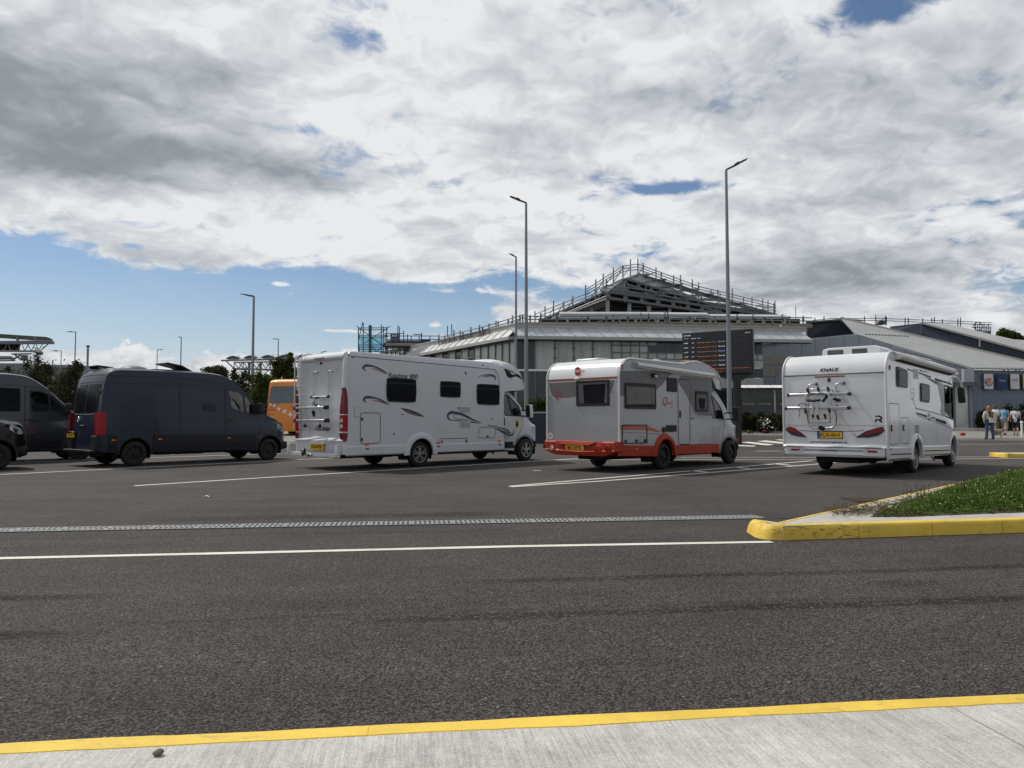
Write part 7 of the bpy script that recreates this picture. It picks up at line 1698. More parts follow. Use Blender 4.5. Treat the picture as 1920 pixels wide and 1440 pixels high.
# left facade: receding glass under the zinc eave
lp = [onL(px) for px in (968, 955, 941.5, 929, 915, 901, 889, 877, 865, 853, 841, 829, 817, 806)]
for i in range(len(lp) - 1):
    a, c = lp[i], lp[i + 1]; m_ = 'paneblind' if i < 5 else ('panelight' if i % 2 else 'panedark')
    wallbox(TB, 'glass_pane', M[m_], a + ld_ * .05, c - ld_ * .05, tz2 + .1, EZ - .05, -.02, .04, nL); wallbox(TB, 'glass_pane', M['panedark'], a + ld_ * .05, c - ld_ * .05, g50 + .3, tz2, -.02, .04, nL)
    wallbox(TB, 'mullion', M['mullion'] if i < 6 else M['cladding'], c - ld_ * .05, c + ld_ * .05, g50, EZ, .04, .12, nL)
    if i >= 5:
        for zz in (EZ - .8, EZ - 1.5): wallbox(TB, 'transom', M['cladding'], a, c, zz, zz + .06, .04, .1, nL)
# eaves: gutter, sloping zinc panels with standing ribs, fascia above
def eave(A_, B_, d_, n_, npan, w_top, h_, m_, shear):
    L = (B_ - A_).length; step = L / npan
    wallbox(TB, 'gutter', M['cladding'], A_ + n_ * .0, B_, EZ - .06, EZ + .16, .62, .7, n_)
    wallbox(TB, 'soffit', M['navywall'], A_, B_, EZ - .10, EZ - .06, .55, .5, n_)
    for i in range(npan):
        a = A_ + d_ * (i * step) + n_ * .60; c = A_ + d_ * ((i + 1) * step) + n_ * .60; ta = A_ + d_ * (i * step - shear) + n_ * (.60 - w_top); tc = A_ + d_ * ((i + 1) * step - shear) + n_ * (.60 - w_top)
        z0 = EZ + .16; z1 = EZ + .16 + h_
        b = MB(); b.prism([Vector((*a.xy, z0)), Vector((*c.xy, z0)), Vector((*tc.xy, z1)), Vector((*ta.xy, z1))], (0, 0, -.04)); b.build('roof_panel', M[m_], TB)
        b = MB(); b.obox(Vector((*a.xy, z0 + .05)), Vector((*ta.xy, z1 + .05)), .05, .05); b.build('roof_rib', M['cladding'], TB)
    wallbox(TB, 'fascia', M['fascia'], A_, B_, EZ + .14 + h_, EZ + .14 + h_ + .30, .60 - w_top, .1, n_)
    wallbox(TB, 'fascia_trim', M['cladding'], A_, B_, EZ + .44 + h_, EZ + .52 + h_, .66 - w_top, .16, n_)
eave(onR(968), R1, rd, nR, 21, .75, .62, 'zinc', .45)
eave(onL(968), L1, ld_, nL, 22, .75, .62, 'zincbright', 0)
Zs = EZ + .14 + .62 + .55
# flat roof behind the parapet
b = MB(); q = [C0 + Vector((0, .6, 0)), onR(1370) + Vector((0, .6, 0)), onR(1370) + Vector((-6, 24, 0)), L1 + Vector((6, 30, 0)), L1 + Vector((.6, 0, 0))]; b.prism([Vector((*v_.xy, Zs - .5)) for v_ in q], (0, 0, .12)); b.build('flat_roof', M['beam'], TB)
# white sheeted tier over a dark gap
def P3(px, py, Y): return PD(px, py, Y)
def beam(name, p, q, w, h, m_, parent=TB):
    b = MB(); b.obox(p, q, w, h); return b.build(name, M[m_], parent)
Yt = 55.5
for (x0, x1, y0, y1) in ((1050, 1180, 588, 600), (1180, 1330, 588, 599), (1330, 1480, 592, 601)):
    b = MB(); a, c = P3(x0, y0, Yt), P3(x1, y0 + (1.5 if x1 > 1200 else 0), Yt); d0, d1 = P3(x0, y1 - 3, Yt), P3(x1, y1 - 3, Yt)
    b.prism([d0, d1, c, a], (0, .8, .25)); b.build('roof_sheeting', M['sheet'], TB)
b = MB(); b.prism([P3(1010, 606, Yt + .5), P3(1500, 608, Yt + .5), P3(1500, 598, Yt + .5), P3(1010, 597, Yt + .5)], (0, .3, 0)); b.build('gap_backing', M['voiddark'], TB)
for px in (1062, 1102, 1148, 1190, 1232, 1282, 1330, 1382, 1430, 1470):
    b = MB(); b.prism([P3(px, 608, Yt), P3(px + 4, 608, Yt), P3(px + 4, 597, Yt), P3(px, 597, Yt)], (0, .2, 0)); b.build('upstand', M['sheet'], TB)
# raised roof: slotted lower beam A-B-C, columns, dark void, upper gable beam and ridge
A_ = P3(1022, 597, 67); B_ = P3(1139, 546, 58); C_ = P3(1455, 592, 73); A2 = P3(1128, 543, 62); B2 = P3(1172, 522, 60); P_ = P3(1196, 513, 66); D_ = P3(1368, 582, 68)
def slotted(p, q, h, n_, w=.5, ds=.65):
    beam('roof_beam', p, q, w, h * .28, 'beam'); dz = Vector((0, 0, -h * .72)); beam('roof_beam', p + dz, q + dz, w, h * .28, 'beam')
    o = Vector((0, .28, 0)); b = MB(); b.prism([p + o, q + o, q + o - Vector((0, 0, h)), p + o - Vector((0, 0, h))], (0, .1, 0)); b.build('slot_backing', M['voiddark'], TB)
    for k in range(n_ + 1):
        a = p.lerp(q, max(0, k / n_ - ds * .18 / n_)); c = p.lerp(q, min(1, k / n_ + ds * .22 / n_)); b = MB(); o2 = Vector((0, -.22, 0))
        b.prism([a + o2 - Vector((0, 0, h * .2)), c + o2 - Vector((0, 0, h * .2)), c + o2 - Vector((0, 0, h * .8)), a + o2 - Vector((0, 0, h * .8))], (0, .3, 0)); b.build('beam_web', M['beam'], TB)
slotted(A_, B_, .62, 7); slotted(B_, C_, .66, 12)
low = Vector((0, 0, -.62))
# void and back wall
zf = PD(1140, 590, 60).z
b = MB()
for p_, q_ in ((A_, B_), (B_, C_)): b.prism([Vector((p_.x, p_.y + 1.2, zf - 2)), Vector((q_.x, q_.y + 1.2, zf - 2)), q_ + Vector((0, 1.2, .1)), p_ + Vector((0, 1.2, .1))], (0, .15, 0))
b.build('void_backing', M['voiddark'], TB)
def along(px):
    if px < 1139:
        k = (px - 960) / FPX; t = (k * A_.y - A_.x) / ((B_.x - A_.x) - k * (B_.y - A_.y)); return A_.lerp(B_, t)
    k = (px - 960) / FPX; t = (k * B_.y - B_.x) / ((C_.x - B_.x) - k * (C_.y - B_.y)); return B_.lerp(C_, t)
for px, w in ((1064, 3), (1085, 4), (1111, 5), (1141, 7), (1182, 7), (1219, 7), (1258, 6), (1298, 5), (1330, 4)):
    t_ = along(px); ww = w * t_.y / FPX; b = MB(); b.box(t_.x - ww / 2, t_.x + ww / 2, t_.y + .1, t_.y + .1 + ww, zf - .3, t_.z - .6); b.build('roof_column', M['galv'], TB)
for a, c, r in ((1150, 1245, 574), (1150, 1245, 582)): bar('inner_rail', P3(a, r, 60.5), P3(c, r + 2, 62.5), .05, M['galv'], TB)
# diagonal stair-like flange at the left end
for dy in (0, 5): bar('edge_rail', P3(1018, 605 + dy * .3, 64), P3(1136, 556 + dy, 57.8), .07, M['galv'], TB)
# steel deck between lower and upper beams; upper slotted gable
b = MB(); b.prism([B_ + Vector((0, .3, .0)), C_, D_ + Vector((0, .5, .1)), P3(1180, 545, 60)], (0, .2, -.1)); b.prism([A2, B_ + Vector((0, .3, 0)), P3(1180, 545, 60), B2], (0, .2, -.1)); b.build('roof_deck', M['roofsteel'], TB)
b = MB(); b.prism([P3(1150, 543, 61), P3(1200, 549, 61.5), P3(1225, 548, 62), P3(1174, 528, 61)], (0, .3, 0)); b.build('gable_glazing', M['steelgrey'], TB)
slotted(A2, B2, .55, 4); slotted(B2, D_, .6, 9)
b = MB(); b.prism([B2 + Vector((0, .3, 0)), D_ + Vector((0, .4, 0)), C_ + Vector((0, .2, .1)), P3(1310, 563, 68), P_], (0, .3, -.05)); b.build('roof_slope', M['roofsteel'], TB)
beam('ridge_beam', B2, P_, .3, .3, 'beam'); beam('ridge_beam', P_, C_ + Vector((0, 0, .15)), .35, .3, 'beam')
for f in (.12, .24, .36, .48, .6, .72, .84): 
    a = P_.lerp(C_, f); c = B2.lerp(D_, f * .98); beam('purlin', a, c, .12, .16, 'steelgrey')
for k in range(7):      # loose sheets and clamps lying about the ridge
    q = P_.lerp(C_, .05 + .11 * k); b = MB(); b.box(q.x - .3, q.x + .35, q.y - .5, q.y - .1, q.z + .0, q.z + .12); b.build('loose_sheet', M['sheet'], TB)
p = PD(1492, 605, 58); t = thing('aerial', 'thin whip aerial standing on the terminal roof', 'aerial', (p.x, 58, Zs)); bar('whip', (p.x, 58, Zs), PD(1492, 573, 58), .03, M['galv'], t)

# ------------------------------------------------------------------ scaffolding
def interp(L, x):
    for a, c in zip(L[:-1], L[1:]):
        if a[0] <= x <= c[0]:
            f = (x - a[0]) / (c[0] - a[0]); return [a[i] + (c[i] - a[i]) * f for i in range(len(a))]
    return list(L[-1] if x > L[-1][0] else L[0])
def scaffold_line(t, path, xs, up, dn, rails, tube='tube', r=.038, brace=0, seed=1, lean=0.0):
    """path = [(px, py, Y)]; standards at columns xs, rails at heights above the path (pixels)"""
    rr = random.Random(seed)
    for i, x in enumerate(xs):
        _, y, Y = interp(path, x); u = up * (1 + .55 * (rr.random() - .5)); bar('standard', PD(x, y + dn, Y), PD(x + lean, y - u, Y), r * 1.5, M[tube], t)
        q = PD(x, y - up * .6, Y); 
        if rr.random() < .5: b = MB(); b.box(q.x - .06, q.x + .06, q.y - .06, q.y + .06, q.z - .07, q.z + .07); b.build('coupler', M['tubedark'], t)
    X = [path[0][0]] + [p[0] for p in path[1:-1]] + [path[-1][0]]
    for h in rails:
        for a, c in zip(X[:-1], X[1:]):
            A0 = interp(path, a); C0_ = interp(path, c); bar('guard_rail', PD(A0[0], A0[1] - h, A0[2]), PD(C0_[0], C0_[1] - h, C0_[2]), r, M[tube], t)
    for k in range(brace):
        i = int(rr.random() * (len(xs) - 1)); a = interp(path, xs[i]); c = interp(path, xs[i + 1]); bar('brace', PD(xs[i], a[1] + dn * .6, a[2]), PD(xs[i + 1], c[1] - up * .55, c[2]), r, M[tube], t)
def sc_thing(lab, px, py, Y): p = PD(px, py, Y); return thing('scaffolding', lab, 'scaffolding', p, group='scaffolding round the terminal roofs')
t = sc_thing('scaffolding along the front edge of the raised terminal roof', 1139, 560, 57.5)
scaffold_line(t, [(1003, 604, 66), (1018, 598, 65.5), (1139, 549, 57.5), (1455, 592, 72)], [1003, 1022, 1038, 1057, 1074, 1098, 1117, 1137, 1171, 1211, 1237, 1275, 1315, 1350, 1394, 1440], 24, 14, (8, 14.5), brace=9, seed=3)
t = sc_thing('scaffolding following the ridge of the raised terminal roof', 1196, 510, 66)
scaffold_line(t, [(1100, 556, 63), (1168, 513, 60), (1196, 509, 65.5), (1310, 551, 68), (1455, 586, 74)], [1117, 1131, 1150, 1168, 1182, 1196, 1206, 1230, 1240, 1263, 1276, 1298, 1310, 1333, 1346, 1373, 1410, 1430, 1451, 1453], 20, 8, (4, 9, 14), brace=9, seed=5)
t = sc_thing('scaffolding with timber boards along the terminal front eave', 1240, 605, 51)
path = [(983, 608, 50.3), (1240, 607, 52.0), (1523, 611, 53.6)]
scaffold_line(t, path, [994, 1014, 1044, 1090, 1103, 1137, 1150, 1177, 1202, 1216, 1247, 1252, 1293, 1312, 1341, 1382, 1412, 1434, 1467, 1481, 1506], 19, 8, (9, 15), brace=5, seed=7)
for k in range(9):
    x0 = 985 + k * 60; a = interp(path, x0); c = interp(path, x0 + 60); b = MB(); p, q = PD(x0, a[1] - 4, a[2]), PD(x0 + 58.5, c[1] - 4, c[2]); b.prism([p, q, q - Vector((0, 0, .26)), p - Vector((0, 0, .26))], (0, .05, 0)); b.build('toe_board', M['timber'], t)
    b = MB(); b.prism([p - Vector((0, 0, .28)), q - Vector((0, 0, .28)), q - Vector((0, -1.0, .28)), p - Vector((0, -1.0, .28))], (0, 0, .04)); b.build('scaffold_board', M['timber'], t)
for x in (1158, 1225, 1252, 1338, 1384, 1445): a = interp(path, x); bar('raker', PD(x, a[1] - 14, a[2]), PD(x + 9, a[1] + 5, a[2]), .045, M['galv'], t)
for x in (1290, 1400): a = interp(path, x); bar('raker', PD(x + 18, a[1] - 14, a[2]), PD(x, a[1] + 1, a[2] + .5), .045, M['galv'], t)
t = sc_thing('scaffolding climbing the left eave of the terminal towards the corner', 880, 630, 56)
pL = []
for px in (822, 900, 985): w_ = onL(px); pL.append((px, {822: 645, 900: 628, 985: 603}[px], w_.y + .3))
pL = [(822, 648, onL(822).y), (905, 628, onL(905).y), (985, 604, 50.2)]
scaffold_line(t, pL, [823, 834, 842, 851, 863, 868, 883, 899, 905, 917, 930, 934, 953, 961, 975, 980], 18, 8, (9, 15), r=.038, brace=8, seed=9)
for k in range(8):
    x0 = 826 + k * 20; a = interp(pL, x0); c = interp(pL, x0 + 20); p, q = PD(x0, a[1], a[2]), PD(x0 + 19.4, c[1], c[2]); b = MB(); b.prism([p, q, q - Vector((0, 0, .34)), p - Vector((0, 0, .34))], (.03, .05, 0)); b.build('toe_board', M['timber'], t)
for x, y0, y1 in ((839, 611, 636), (847, 608, 634)): bar('long_standard', PD(x, y1, 62), PD(x, y0, 62), .04, M['tubedark'], t)
t = sc_thing('teal scaffold tower with netting left of the terminal', 700, 640, 66)
for x in (672, 681, 692, 694, 715, 719, 725): bar('standard', PD(x, 672, 66 + (x % 3)), PD(x, {672: 616, 681: 605, 692: 610, 694: 610, 715: 609, 719: 612, 725: 613}[x], 66 + (x % 3)), .045, M['tubeteal'], t)
for y in (615, 618.5, 629, 632, 647, 651, 655, 660, 664): bar('ledger', PD(671, y, 66), PD(727, y - .5, 67), .035, M['tubeteal'], t)
for (a, b0, c, d0) in ((668, 611, 718, 648), (733, 611, 681, 645), (680, 604, 672, 640), (672, 640, 674, 660), (694, 646, 706, 660), (706, 660, 719, 648)): bar('brace', PD(a, b0, 66), PD(c, d0, 66.4), .035, M['tubeteal'], t)
b = MB(); b.box(PD(691, 640, 66).x, PD(695, 640, 66).x, 66.2, 66.5, tz(66), PD(692, 609, 66).z); b.build('ladder_bay', M['tubeteal'], t)
glass_mat('netting', (.55, .74, .80), .10, .7)
b = MB(); p0, p1 = PD(672, 660, 66.6), PD(719, 630, 66.6); b.box(p0.x, p1.x, 66.9, 66.93, p0.z, p1.z); b.build('debris_netting', M['netting'], t)
t = sc_thing('blue netted scaffold platform between the teal tower and the terminal', 775, 640, 66)
for x, y0 in ((722, 626), (738, 625), (746, 610), (749, 612), (757, 620), (764, 627), (771, 630), (786, 630), (806, 630), (823, 626)): bar('standard', PD(x, 672, 66), PD(x, y0, 66), .04, M['tubedark'], t)
for y, x0, x1 in ((625.5, 722, 757), (630, 722, 823), (636.5, 722, 823), (641, 722, 810), (653, 722, 800), (657, 722, 786), (662, 722, 778)): bar('ledger', PD(x0, y, 66), PD(x1, y, 66), .035, M['tubedark'], t)
for k in range(16): x = 724 + k * 4; bar('under_tube', PD(x, 650, 66.3 + (k % 3) * .5), PD(x + (-1) ** k * 2, 672, 66.3 + (k % 3) * .5), .04, M['tubeteal'], t)
b = MB(); p0, p1 = PD(720, 651, 66), PD(815, 643, 66); b.box(p0.x, p1.x, 65.8, 67.2, p0.z, p1.z); b.build('platform_deck', M['navywall'], t)
b = MB(); p0, p1 = PD(722, 648, 65.7), PD(814, 643, 65.7); b.box(p0.x, p1.x, 65.7, 65.75, p0.z, p1.z); b.build('toe_board', M['timber'], t)
b = MB(); p0, p1 = PD(790, 643, 66), PD(807, 636, 66); b.box(p0.x, p1.x, 66.1, 66.15, p0.z, p1.z); b.build('blue_sheet', M['bluepanel'], t)
b = MB(); p0, p1 = PD(724, 643, 66), PD(790, 637, 66); b.box(p0.x, p1.x, 66.4, 66.45, p0.z, p1.z); b.build('debris_netting', mat('netblue', (.06, .17, .35), .8, 0, .5, 3), t)
p0, p1 = PD(732, 640, 65.6), PD(748, 625, 65.6); sg_ = thing('site_sign', 'dark blue contractor sign hung on the netted scaffold platform', 'sign', (p0.x, 65.6, p0.z)); b = MB(); b.box(p0.x, p1.x, 65.60, 65.65, p0.z, p1.z); b.build('sign_panel', M['bluesign'], sg_)
letter('ANA', (p0.x + .12, 65.595, p1.z - .30), (1, 0, 0), (0, 0, 1), .5, .20, M['whitepaint'], sg_, bold=.02)
for k in range(2): b = MB(); b.box(p0.x + .1, p1.x - .1, 65.585, 65.60, p0.z + .12 + k * .15, p0.z + .15 + k * .15); b.build('sign_line', M['farwall'], sg_)
bar('jib', PD(775, 627, 66), PD(790, 627.5, 66), .04, M['tubedark'], t); bar('jib', PD(790, 645, 66), PD(790.5, 624, 66), .05, M['tubedark'], t)
# end of the zinc eave where the roof dips behind the motorhome
t = thing('curved_canopy', 'low curved grey roof end below the blue scaffold platform', 'canopy', PD(785, 665, 64))
b = MB(); b.loft([[PD(x, y, 64 - k) for x, y in ((756, 672), (766, 662), (782, 653), (800, 649), (815, 650), (806, 658), (790, 672))] for k in (0, 1.5)], True, True); b.build('roof_shell', M['zinc'], t, smooth=40)
t = thing('scaffolding', 'distant scaffold rails and tank above the right hand roofs', 'scaffolding', PD(1750, 610, 110), group='scaffolding round the terminal roofs')
scaffold_line(t, [(1523, 605, 100), (1560, 601, 100), (1650, 601, 105), (1860, 609, 110)], [1528, 1545, 1580, 1621, 1642, 1660, 1662, 1697, 1703, 1730, 1747, 1752, 1767, 1796, 1801], 9, 8, (0, 4), tube='tubedark', r=.045, brace=4, seed=12)
for k in range(8): x = 1829 + k * 4; bar('standard', PD(x, 630, 110), PD(x, 604 + (k * 5) % 9, 110), .06, M['tubedark'], t)
for y in (608, 614, 620, 625): bar('ledger', PD(1822, y, 110), PD(1858, y + 1, 110), .06, M['tubedark'], t)
b = MB(); c = PD(1834, 612, 110); b.tube([(c.x + .62 * cos(a), 110, c.z + .62 * sin(a)) for a in np.linspace(0, 2 * pi, 17)], .06, 5, caps=False); b.build('cable_drum', M['tubedark'], t)
b = MB(); p0, p1 = PD(1826, 632, 110), PD(1858, 622, 110); b.box(p0.x, p1.x, 110, 112, p0.z - 1, p1.z); b.build('stacked_materials', M['steelgrey'], t)
b = MB(); b.prism([PD(1645, 608, 95), PD(1660, 608, 95), PD(1658, 600, 95), PD(1650, 601, 95)], (0, 1, 0)); b.build('tarpaulin', M['lampdark'], t)

# ------------------------------------------------------------------ blue-grey food court building with long sloping roofs
FB = thing('food_court', 'blue-grey metal clad food court with long pale sloping roofs', 'building', (PD(1822, 805, 52).x, 52, tz(52)))
Lc = PD(1428, 645, 60); Rg = PD(1604, 628.5, 56.5); Cc = PD(1822, 690.5, 52); Ec = PD(2000, 693.5, 52.3)
gz = tz(52) + .1
def quadwall(name, m_, pts, th=Vector((0, .25, 0)), parent=FB): b = MB(); b.prism(pts, th); return b.build(name, M[m_], parent)
# gable wall in upright cladding strips
wallL = [(Lc, .0), (Rg, 0), (Cc, 0)]
def topz(f):     # height of the gable along left->corner
    a = Vector((Lc.x, Lc.y, 0)).lerp(Vector((Cc.x, Cc.y, 0)), f); k = a.x / a.y; px = 960 + k * FPX * 1.0
    if a.x < Rg.x: g_ = (a.x - Lc.x) / (Rg.x - Lc.x); z = Lc.z + (Rg.z - Lc.z) * g_
    else: g_ = (a.x - Rg.x) / (Cc.x - Rg.x); z = Rg.z + (Cc.z - Rg.z) * g_
    return a, z
nst = 14
for i in range(nst):
    a, za = topz(i / nst); c, zc_ = topz((i + 1) / nst); d_ = (c - a).normalized(); a2 = a + d_ * .012; c2 = c - d_ * .012
    quadwall('wall_panel', 'bluegrey2' if i < nst - 1 else 'bluegrey2', [Vector((a2.x, a2.y, gz)), Vector((c2.x, c2.y, gz)), Vector((c2.x, c2.y, zc_)), Vector((a2.x, a2.y, za))])
gd = (Cc - Lc); gd.z = 0; gd.normalize(); gn = Vector((gd.y, -gd.x, 0))
if gn.y > 0: gn = -gn
a, _ = topz(0); c, _ = topz(1)
quadwall('wall_core', 'bluegrey', [Vector((a.x, a.y + .15, gz)), Vector((c.x, c.y + .15, gz)), Vector((Cc.x, Cc.y + .15, Cc.z - .1)), Vector((Rg.x, Rg.y + .15, Rg.z - .1)), Vector((Lc.x, Lc.y + .15, Lc.z - .1))])
# verge trim along the gable
for p, q in ((Lc, Rg), (Rg, Cc)): beam('verge_trim', p + gn * .12 + Vector((0, 0, .06)), q + gn * .12 + Vector((0, 0, .06)), .30, .14, 'cladding', FB)
# pale brick panels on the gable
def brickpanel(x0, x1, y0, y1):
    def on(px, py):
        k = (px - 960) / FPX; A0 = Vector((Lc.x, Lc.y, 0)); D0 = Vector((Cc.x - Lc.x, Cc.y - Lc.y, 0)); t_ = (k * A0.y - A0.x) / (D0.x - k * D0.y); w = A0 + D0 * t_ + gn * .02; return Vector((w.x, w.y, PD(px, py, w.y).z))
    nr = max(3, int((y1 - y0) / 2.2))
    for r_ in range(nr):
        ya = y0 + (y1 - y0) * r_ / nr; yb = y0 + (y1 - y0) * (r_ + .86) / nr; n_ = max(2, int((x1 - x0) / 11)); 
        for k in range(n_):
            sh = (.5 if r_ % 2 else 0); xa = x0 + (x1 - x0) * max(0, k - sh) / n_; xb = x0 + (x1 - x0) * min(n_, k + .97 - sh) / n_
            if xb - xa < 1: continue
            sl = .03 * ((xa - x0))
            b = MB(); b.prism([on(xa, yb), on(xb, yb), on(xb, ya), on(xa, ya)], gn * .03); b.build('wall_tile', M['brickpale'], FB)
brickpanel(1434, 1534, 666, 684); brickpanel(1434, 1462, 687, 706)
# facade with signs: upright panels
npn = 9
for i in range(npn):
    a = Cc.lerp(Ec, i / npn); c = Cc.lerp(Ec, (i + 1) / npn); b = MB(); b.box(a.x + .006, c.x - .006, 52.0, 52.2, gz, a.z - .12); b.build('wall_panel', M['bluegrey'], FB)
b = MB(); b.box(Cc.x - .72, Cc.x + .0, 51.75, 52.0, PD(1822, 727, 52).z, Cc.z - .05); b.build('corner_panel', mat('palegrey', (.36, .385, .42), .5, 0, .05), FB)
# main roof: plane rising away from the facade
rn = (Cc - Rg).cross(Ec - Cc).normalized()
def onroof(px, py):
    r_ = ray(px, py); o = Vector((0, 0, CAM_H)); t_ = (Cc - o).dot(rn) / r_.dot(rn); return o + r_ * t_
U0 = onroof(1577, 599); U1 = onroof(1920, 679.5); U2 = U1 + (U1 - U0).normalized() * 1.5
Ev = Ec + (Cc - Ec) * 0
b = MB(); b.prism([Rg, Cc + Vector((-.1, -.25, -.1)), Ec + Vector((0, -.25, -.1)), U2, U0], (0, 0, .12)); b.build('roof', M['roofgrey'], FB)
n_rib = 34
for k in range(1, n_rib):      # fine corrugation ribs run up the slope
    f = k / n_rib; lo = (Cc + Vector((-.1, -.25, .03))).lerp(Ec + Vector((0, -.25, .03)), f)
    d_ = (U0 - Rg).normalized(); 
b = MB(); cur = 0
for k in range(30):
    p = Cc + Vector((k * .20 + .02, -.28, -.02)); b.box(p.x, p.x + .10, p.y - .02, p.y + .05, p.z - .06, p.z + .05)
tag(b.build('eave_corrugation', M['roofgrey'], FB), kind='stuff')
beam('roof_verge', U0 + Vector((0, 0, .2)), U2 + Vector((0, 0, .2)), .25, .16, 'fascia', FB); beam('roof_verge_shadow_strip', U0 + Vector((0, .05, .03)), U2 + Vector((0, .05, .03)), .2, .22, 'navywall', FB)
b = MB(); 
for k in range(14): p = onroof(1622 + k * 6, 630 + k * .28); b.box(p.x, p.x + .14, p.y - .03, p.y + .03, p.z + .12, p.z + .17)
tag(b.build('ridge_stitching', M['navywall'], FB), kind='stuff')
# navy clerestory in front, and the second bay behind
q = lambda px, py, Y: PD(px, py, Y)
quadwall('clerestory_wall', 'navywall', [q(1512, 640, 61.5), q(1600, 632, 60.5), q(1692, 634, 58.5), q(1692, 631.5, 58.5), q(1640, 617, 59.2), q(1574, 598.5, 60), q(1512, 603.5, 61.5)], Vector((0, .2, 0)))
bar('clerestory_corner_post', q(1512, 640, 61.4), q(1512, 603, 61.4), .07, M['cladding'], FB)
beam('clerestory_cap', q(1512, 603, 61.4), q(1574, 598, 59.9), .2, .12, 'steelgrey', FB); beam('clerestory_cap', q(1574, 598, 59.9), q(1692, 631, 58.4), .15, .08, 'fascia', FB)
b = MB(); b.prism([q(1578, 599, 60), U0 + Vector((0, 0, .1)), q(1622, 600, 66)], (0, .1, -.1)); b.build('roof_return', M['roofgrey'], FB)
quadwall('second_bay_wall', 'navywall', [q(1668, 625, 66), q(1990, 712, 60), q(1990, 672, 60), q(1920, 655.5, 61.5), q(1835, 632, 63.5), q(1730, 605.5, 66), q(1671, 612, 67)], Vector((0, .2, 0)))
for px, y0, y1 in ((1727, 607, 627), (1837, 633, 650), (1913, 655, 672)): bar('downpipe', q(px, y1, 62.5 if px > 1800 else 65.5), q(px, y0, 62.5 if px > 1800 else 65.5), .05, M['steelgrey' if px != 1837 else 'cladding'], FB)
b = MB(); b.prism([q(1730, 605, 66), q(1835, 632, 63.3), q(1990, 675, 60), q(1990, 642, 66), q(1920, 641, 68), q(1902, 639.5, 69), q(1771, 606, 76), q(1742, 605, 74)], (0, 0, -.15)); b.build('second_roof', M['roofgrey'], FB)
beam('roof_verge', q(1771, 605.5, 76), q(1902, 639, 69), .25, .2, 'fascia', FB); beam('roof_verge', q(1730, 605, 65.9), q(1990, 674, 59.9), .2, .14, 'fascia', FB)
# entrance porch beside the corner
pc = Cc + Vector((-1.55, -.4, 0))
b = MB(); b.box(Cc.x - 2.7, Cc.x - .05, 50.9, 51.9, PD(1790, 724, 51.5).z, PD(1790, 717, 51.5).z); b.build('porch_canopy', M['steelgrey'], FB)
b = MB(); b.box(Cc.x - 2.5, Cc.x - .55, 51.5, 51.6, gz, PD(1790, 724, 51.5).z); b.build('porch_glass', M['panelight'], FB)
for x in (-2.5, -1.6, -.6): b = MB(); b.box(Cc.x + x - .04, Cc.x + x + .04, 51.42, 51.5, gz, PD(1790, 724, 51.5).z); b.build('porch_post', M['mullion'], FB)
b = MB(); b.box(Cc.x - 3.0, Cc.x - .2, 50.4, 51.9, tz(51), gz + .18); b.build('porch_step', M['concrete'], FB, bevel=.02)
for x in (-2.05, -1.5):
    c = Vector((Cc.x + x, 51.6, PD(1790, 705, 51.6).z)); b = MB(); b.capsule(c, c + Vector((.0, -.35, .12)), .12, .13); o = b.build('floodlight', M['signwhite'], FB, smooth=60)
    b = MB(); b.tube([c, c + Vector((.25, .1, -.2))], .04, 6); b.build('bracket', M['lampdark'], o)
# hanging illuminated-style sign boxes
def sign(px0, px1, lab, m_):
    p0, p1 = PD(px0, 729.5, 51.7), PD(px1, 701, 51.7); t_ = thing('shop_sign', lab, 'sign', (p0.x, 51.75, p0.z), group='shop signs on the food court wall')
    b = MB(); b.prism([(x, 51.68, z) for x, z in rounded([(p0.x, p0.z), (p1.x, p0.z), (p1.x, p1.z), (p0.x, p1.z)], .10)], (0, .02, 0)); b.build('sign_face', M[m_], t_)
    b = MB(); b.prism([(x, 51.70, z) for x, z in rounded([(p0.x - .02, p0.z - .02), (p1.x + .02, p0.z - .02), (p1.x + .02, p1.z + .02), (p0.x - .02, p1.z + .02)], .11)], (0, .22, 0)); b.build('sign_box', M['steelgrey'], t_)
    b = MB(); b.box(p0.x + .1, p1.x - .1, 51.92, 52.0, p0.z + .2, p0.z + .3); b.build('bracket', M['dark'], t_)
    return t_, p0, p1
t_, p0, p1 = sign(1845.5, 1861.5, 'white shop sign with a burger logo, leftmost on the blue-grey wall', 'signwhite'); cx, cz = (p0.x + p1.x) / 2, (p0.z + p1.z) / 2 + .02
def disc(nm, m_, pts, y, par): b = MB(); b.prism([(x, y, z) for x, z in pts], (0, .006, 0)); return b.build(nm, M[m_], par)
disc('bun_top', 'bun', [(cx + .22 * cos(a), cz + .10 + .17 * sin(a)) for a in np.linspace(0, pi, 13)], 51.672, t_)
disc('bun_bottom', 'bun', [(cx + .20 * cos(a), cz - .14 - .10 * sin(a)) for a in np.linspace(0, pi, 13)], 51.672, t_)
b = MB(); b.tube([(cx + .27 * cos(a), 51.670, cz + .02 + .32 * sin(a)) for a in np.linspace(pi * 1.02, pi * 1.92, 14)], .028, 6); b.build('blue_crescent', M['plate_b'], t_)
letter('BURGER', (cx - .27, 51.670, cz - .01), (.98, 0, .17), (-.17, 0, .98), .50, .12, M['signred'], t_, bold=.04, off=.004); letter('KING', (cx - .19, 51.670, cz - .15), (.98, 0, .17), (-.17, 0, .98), .36, .12, M['signred'], t_, bold=.04, off=.004)
t_, p0, p1 = sign(1871, 1886.5, 'navy blue shop sign with small white lettering', 'signnavy'); letter('WHSmith', (p0.x + .07, 51.68, (p0.z + p1.z) / 2 + .0), (1, 0, 0), (0, 0, 1), (p1.x - p0.x) - .14, .11, M['signwhite'], t_, off=.006, bold=.01)
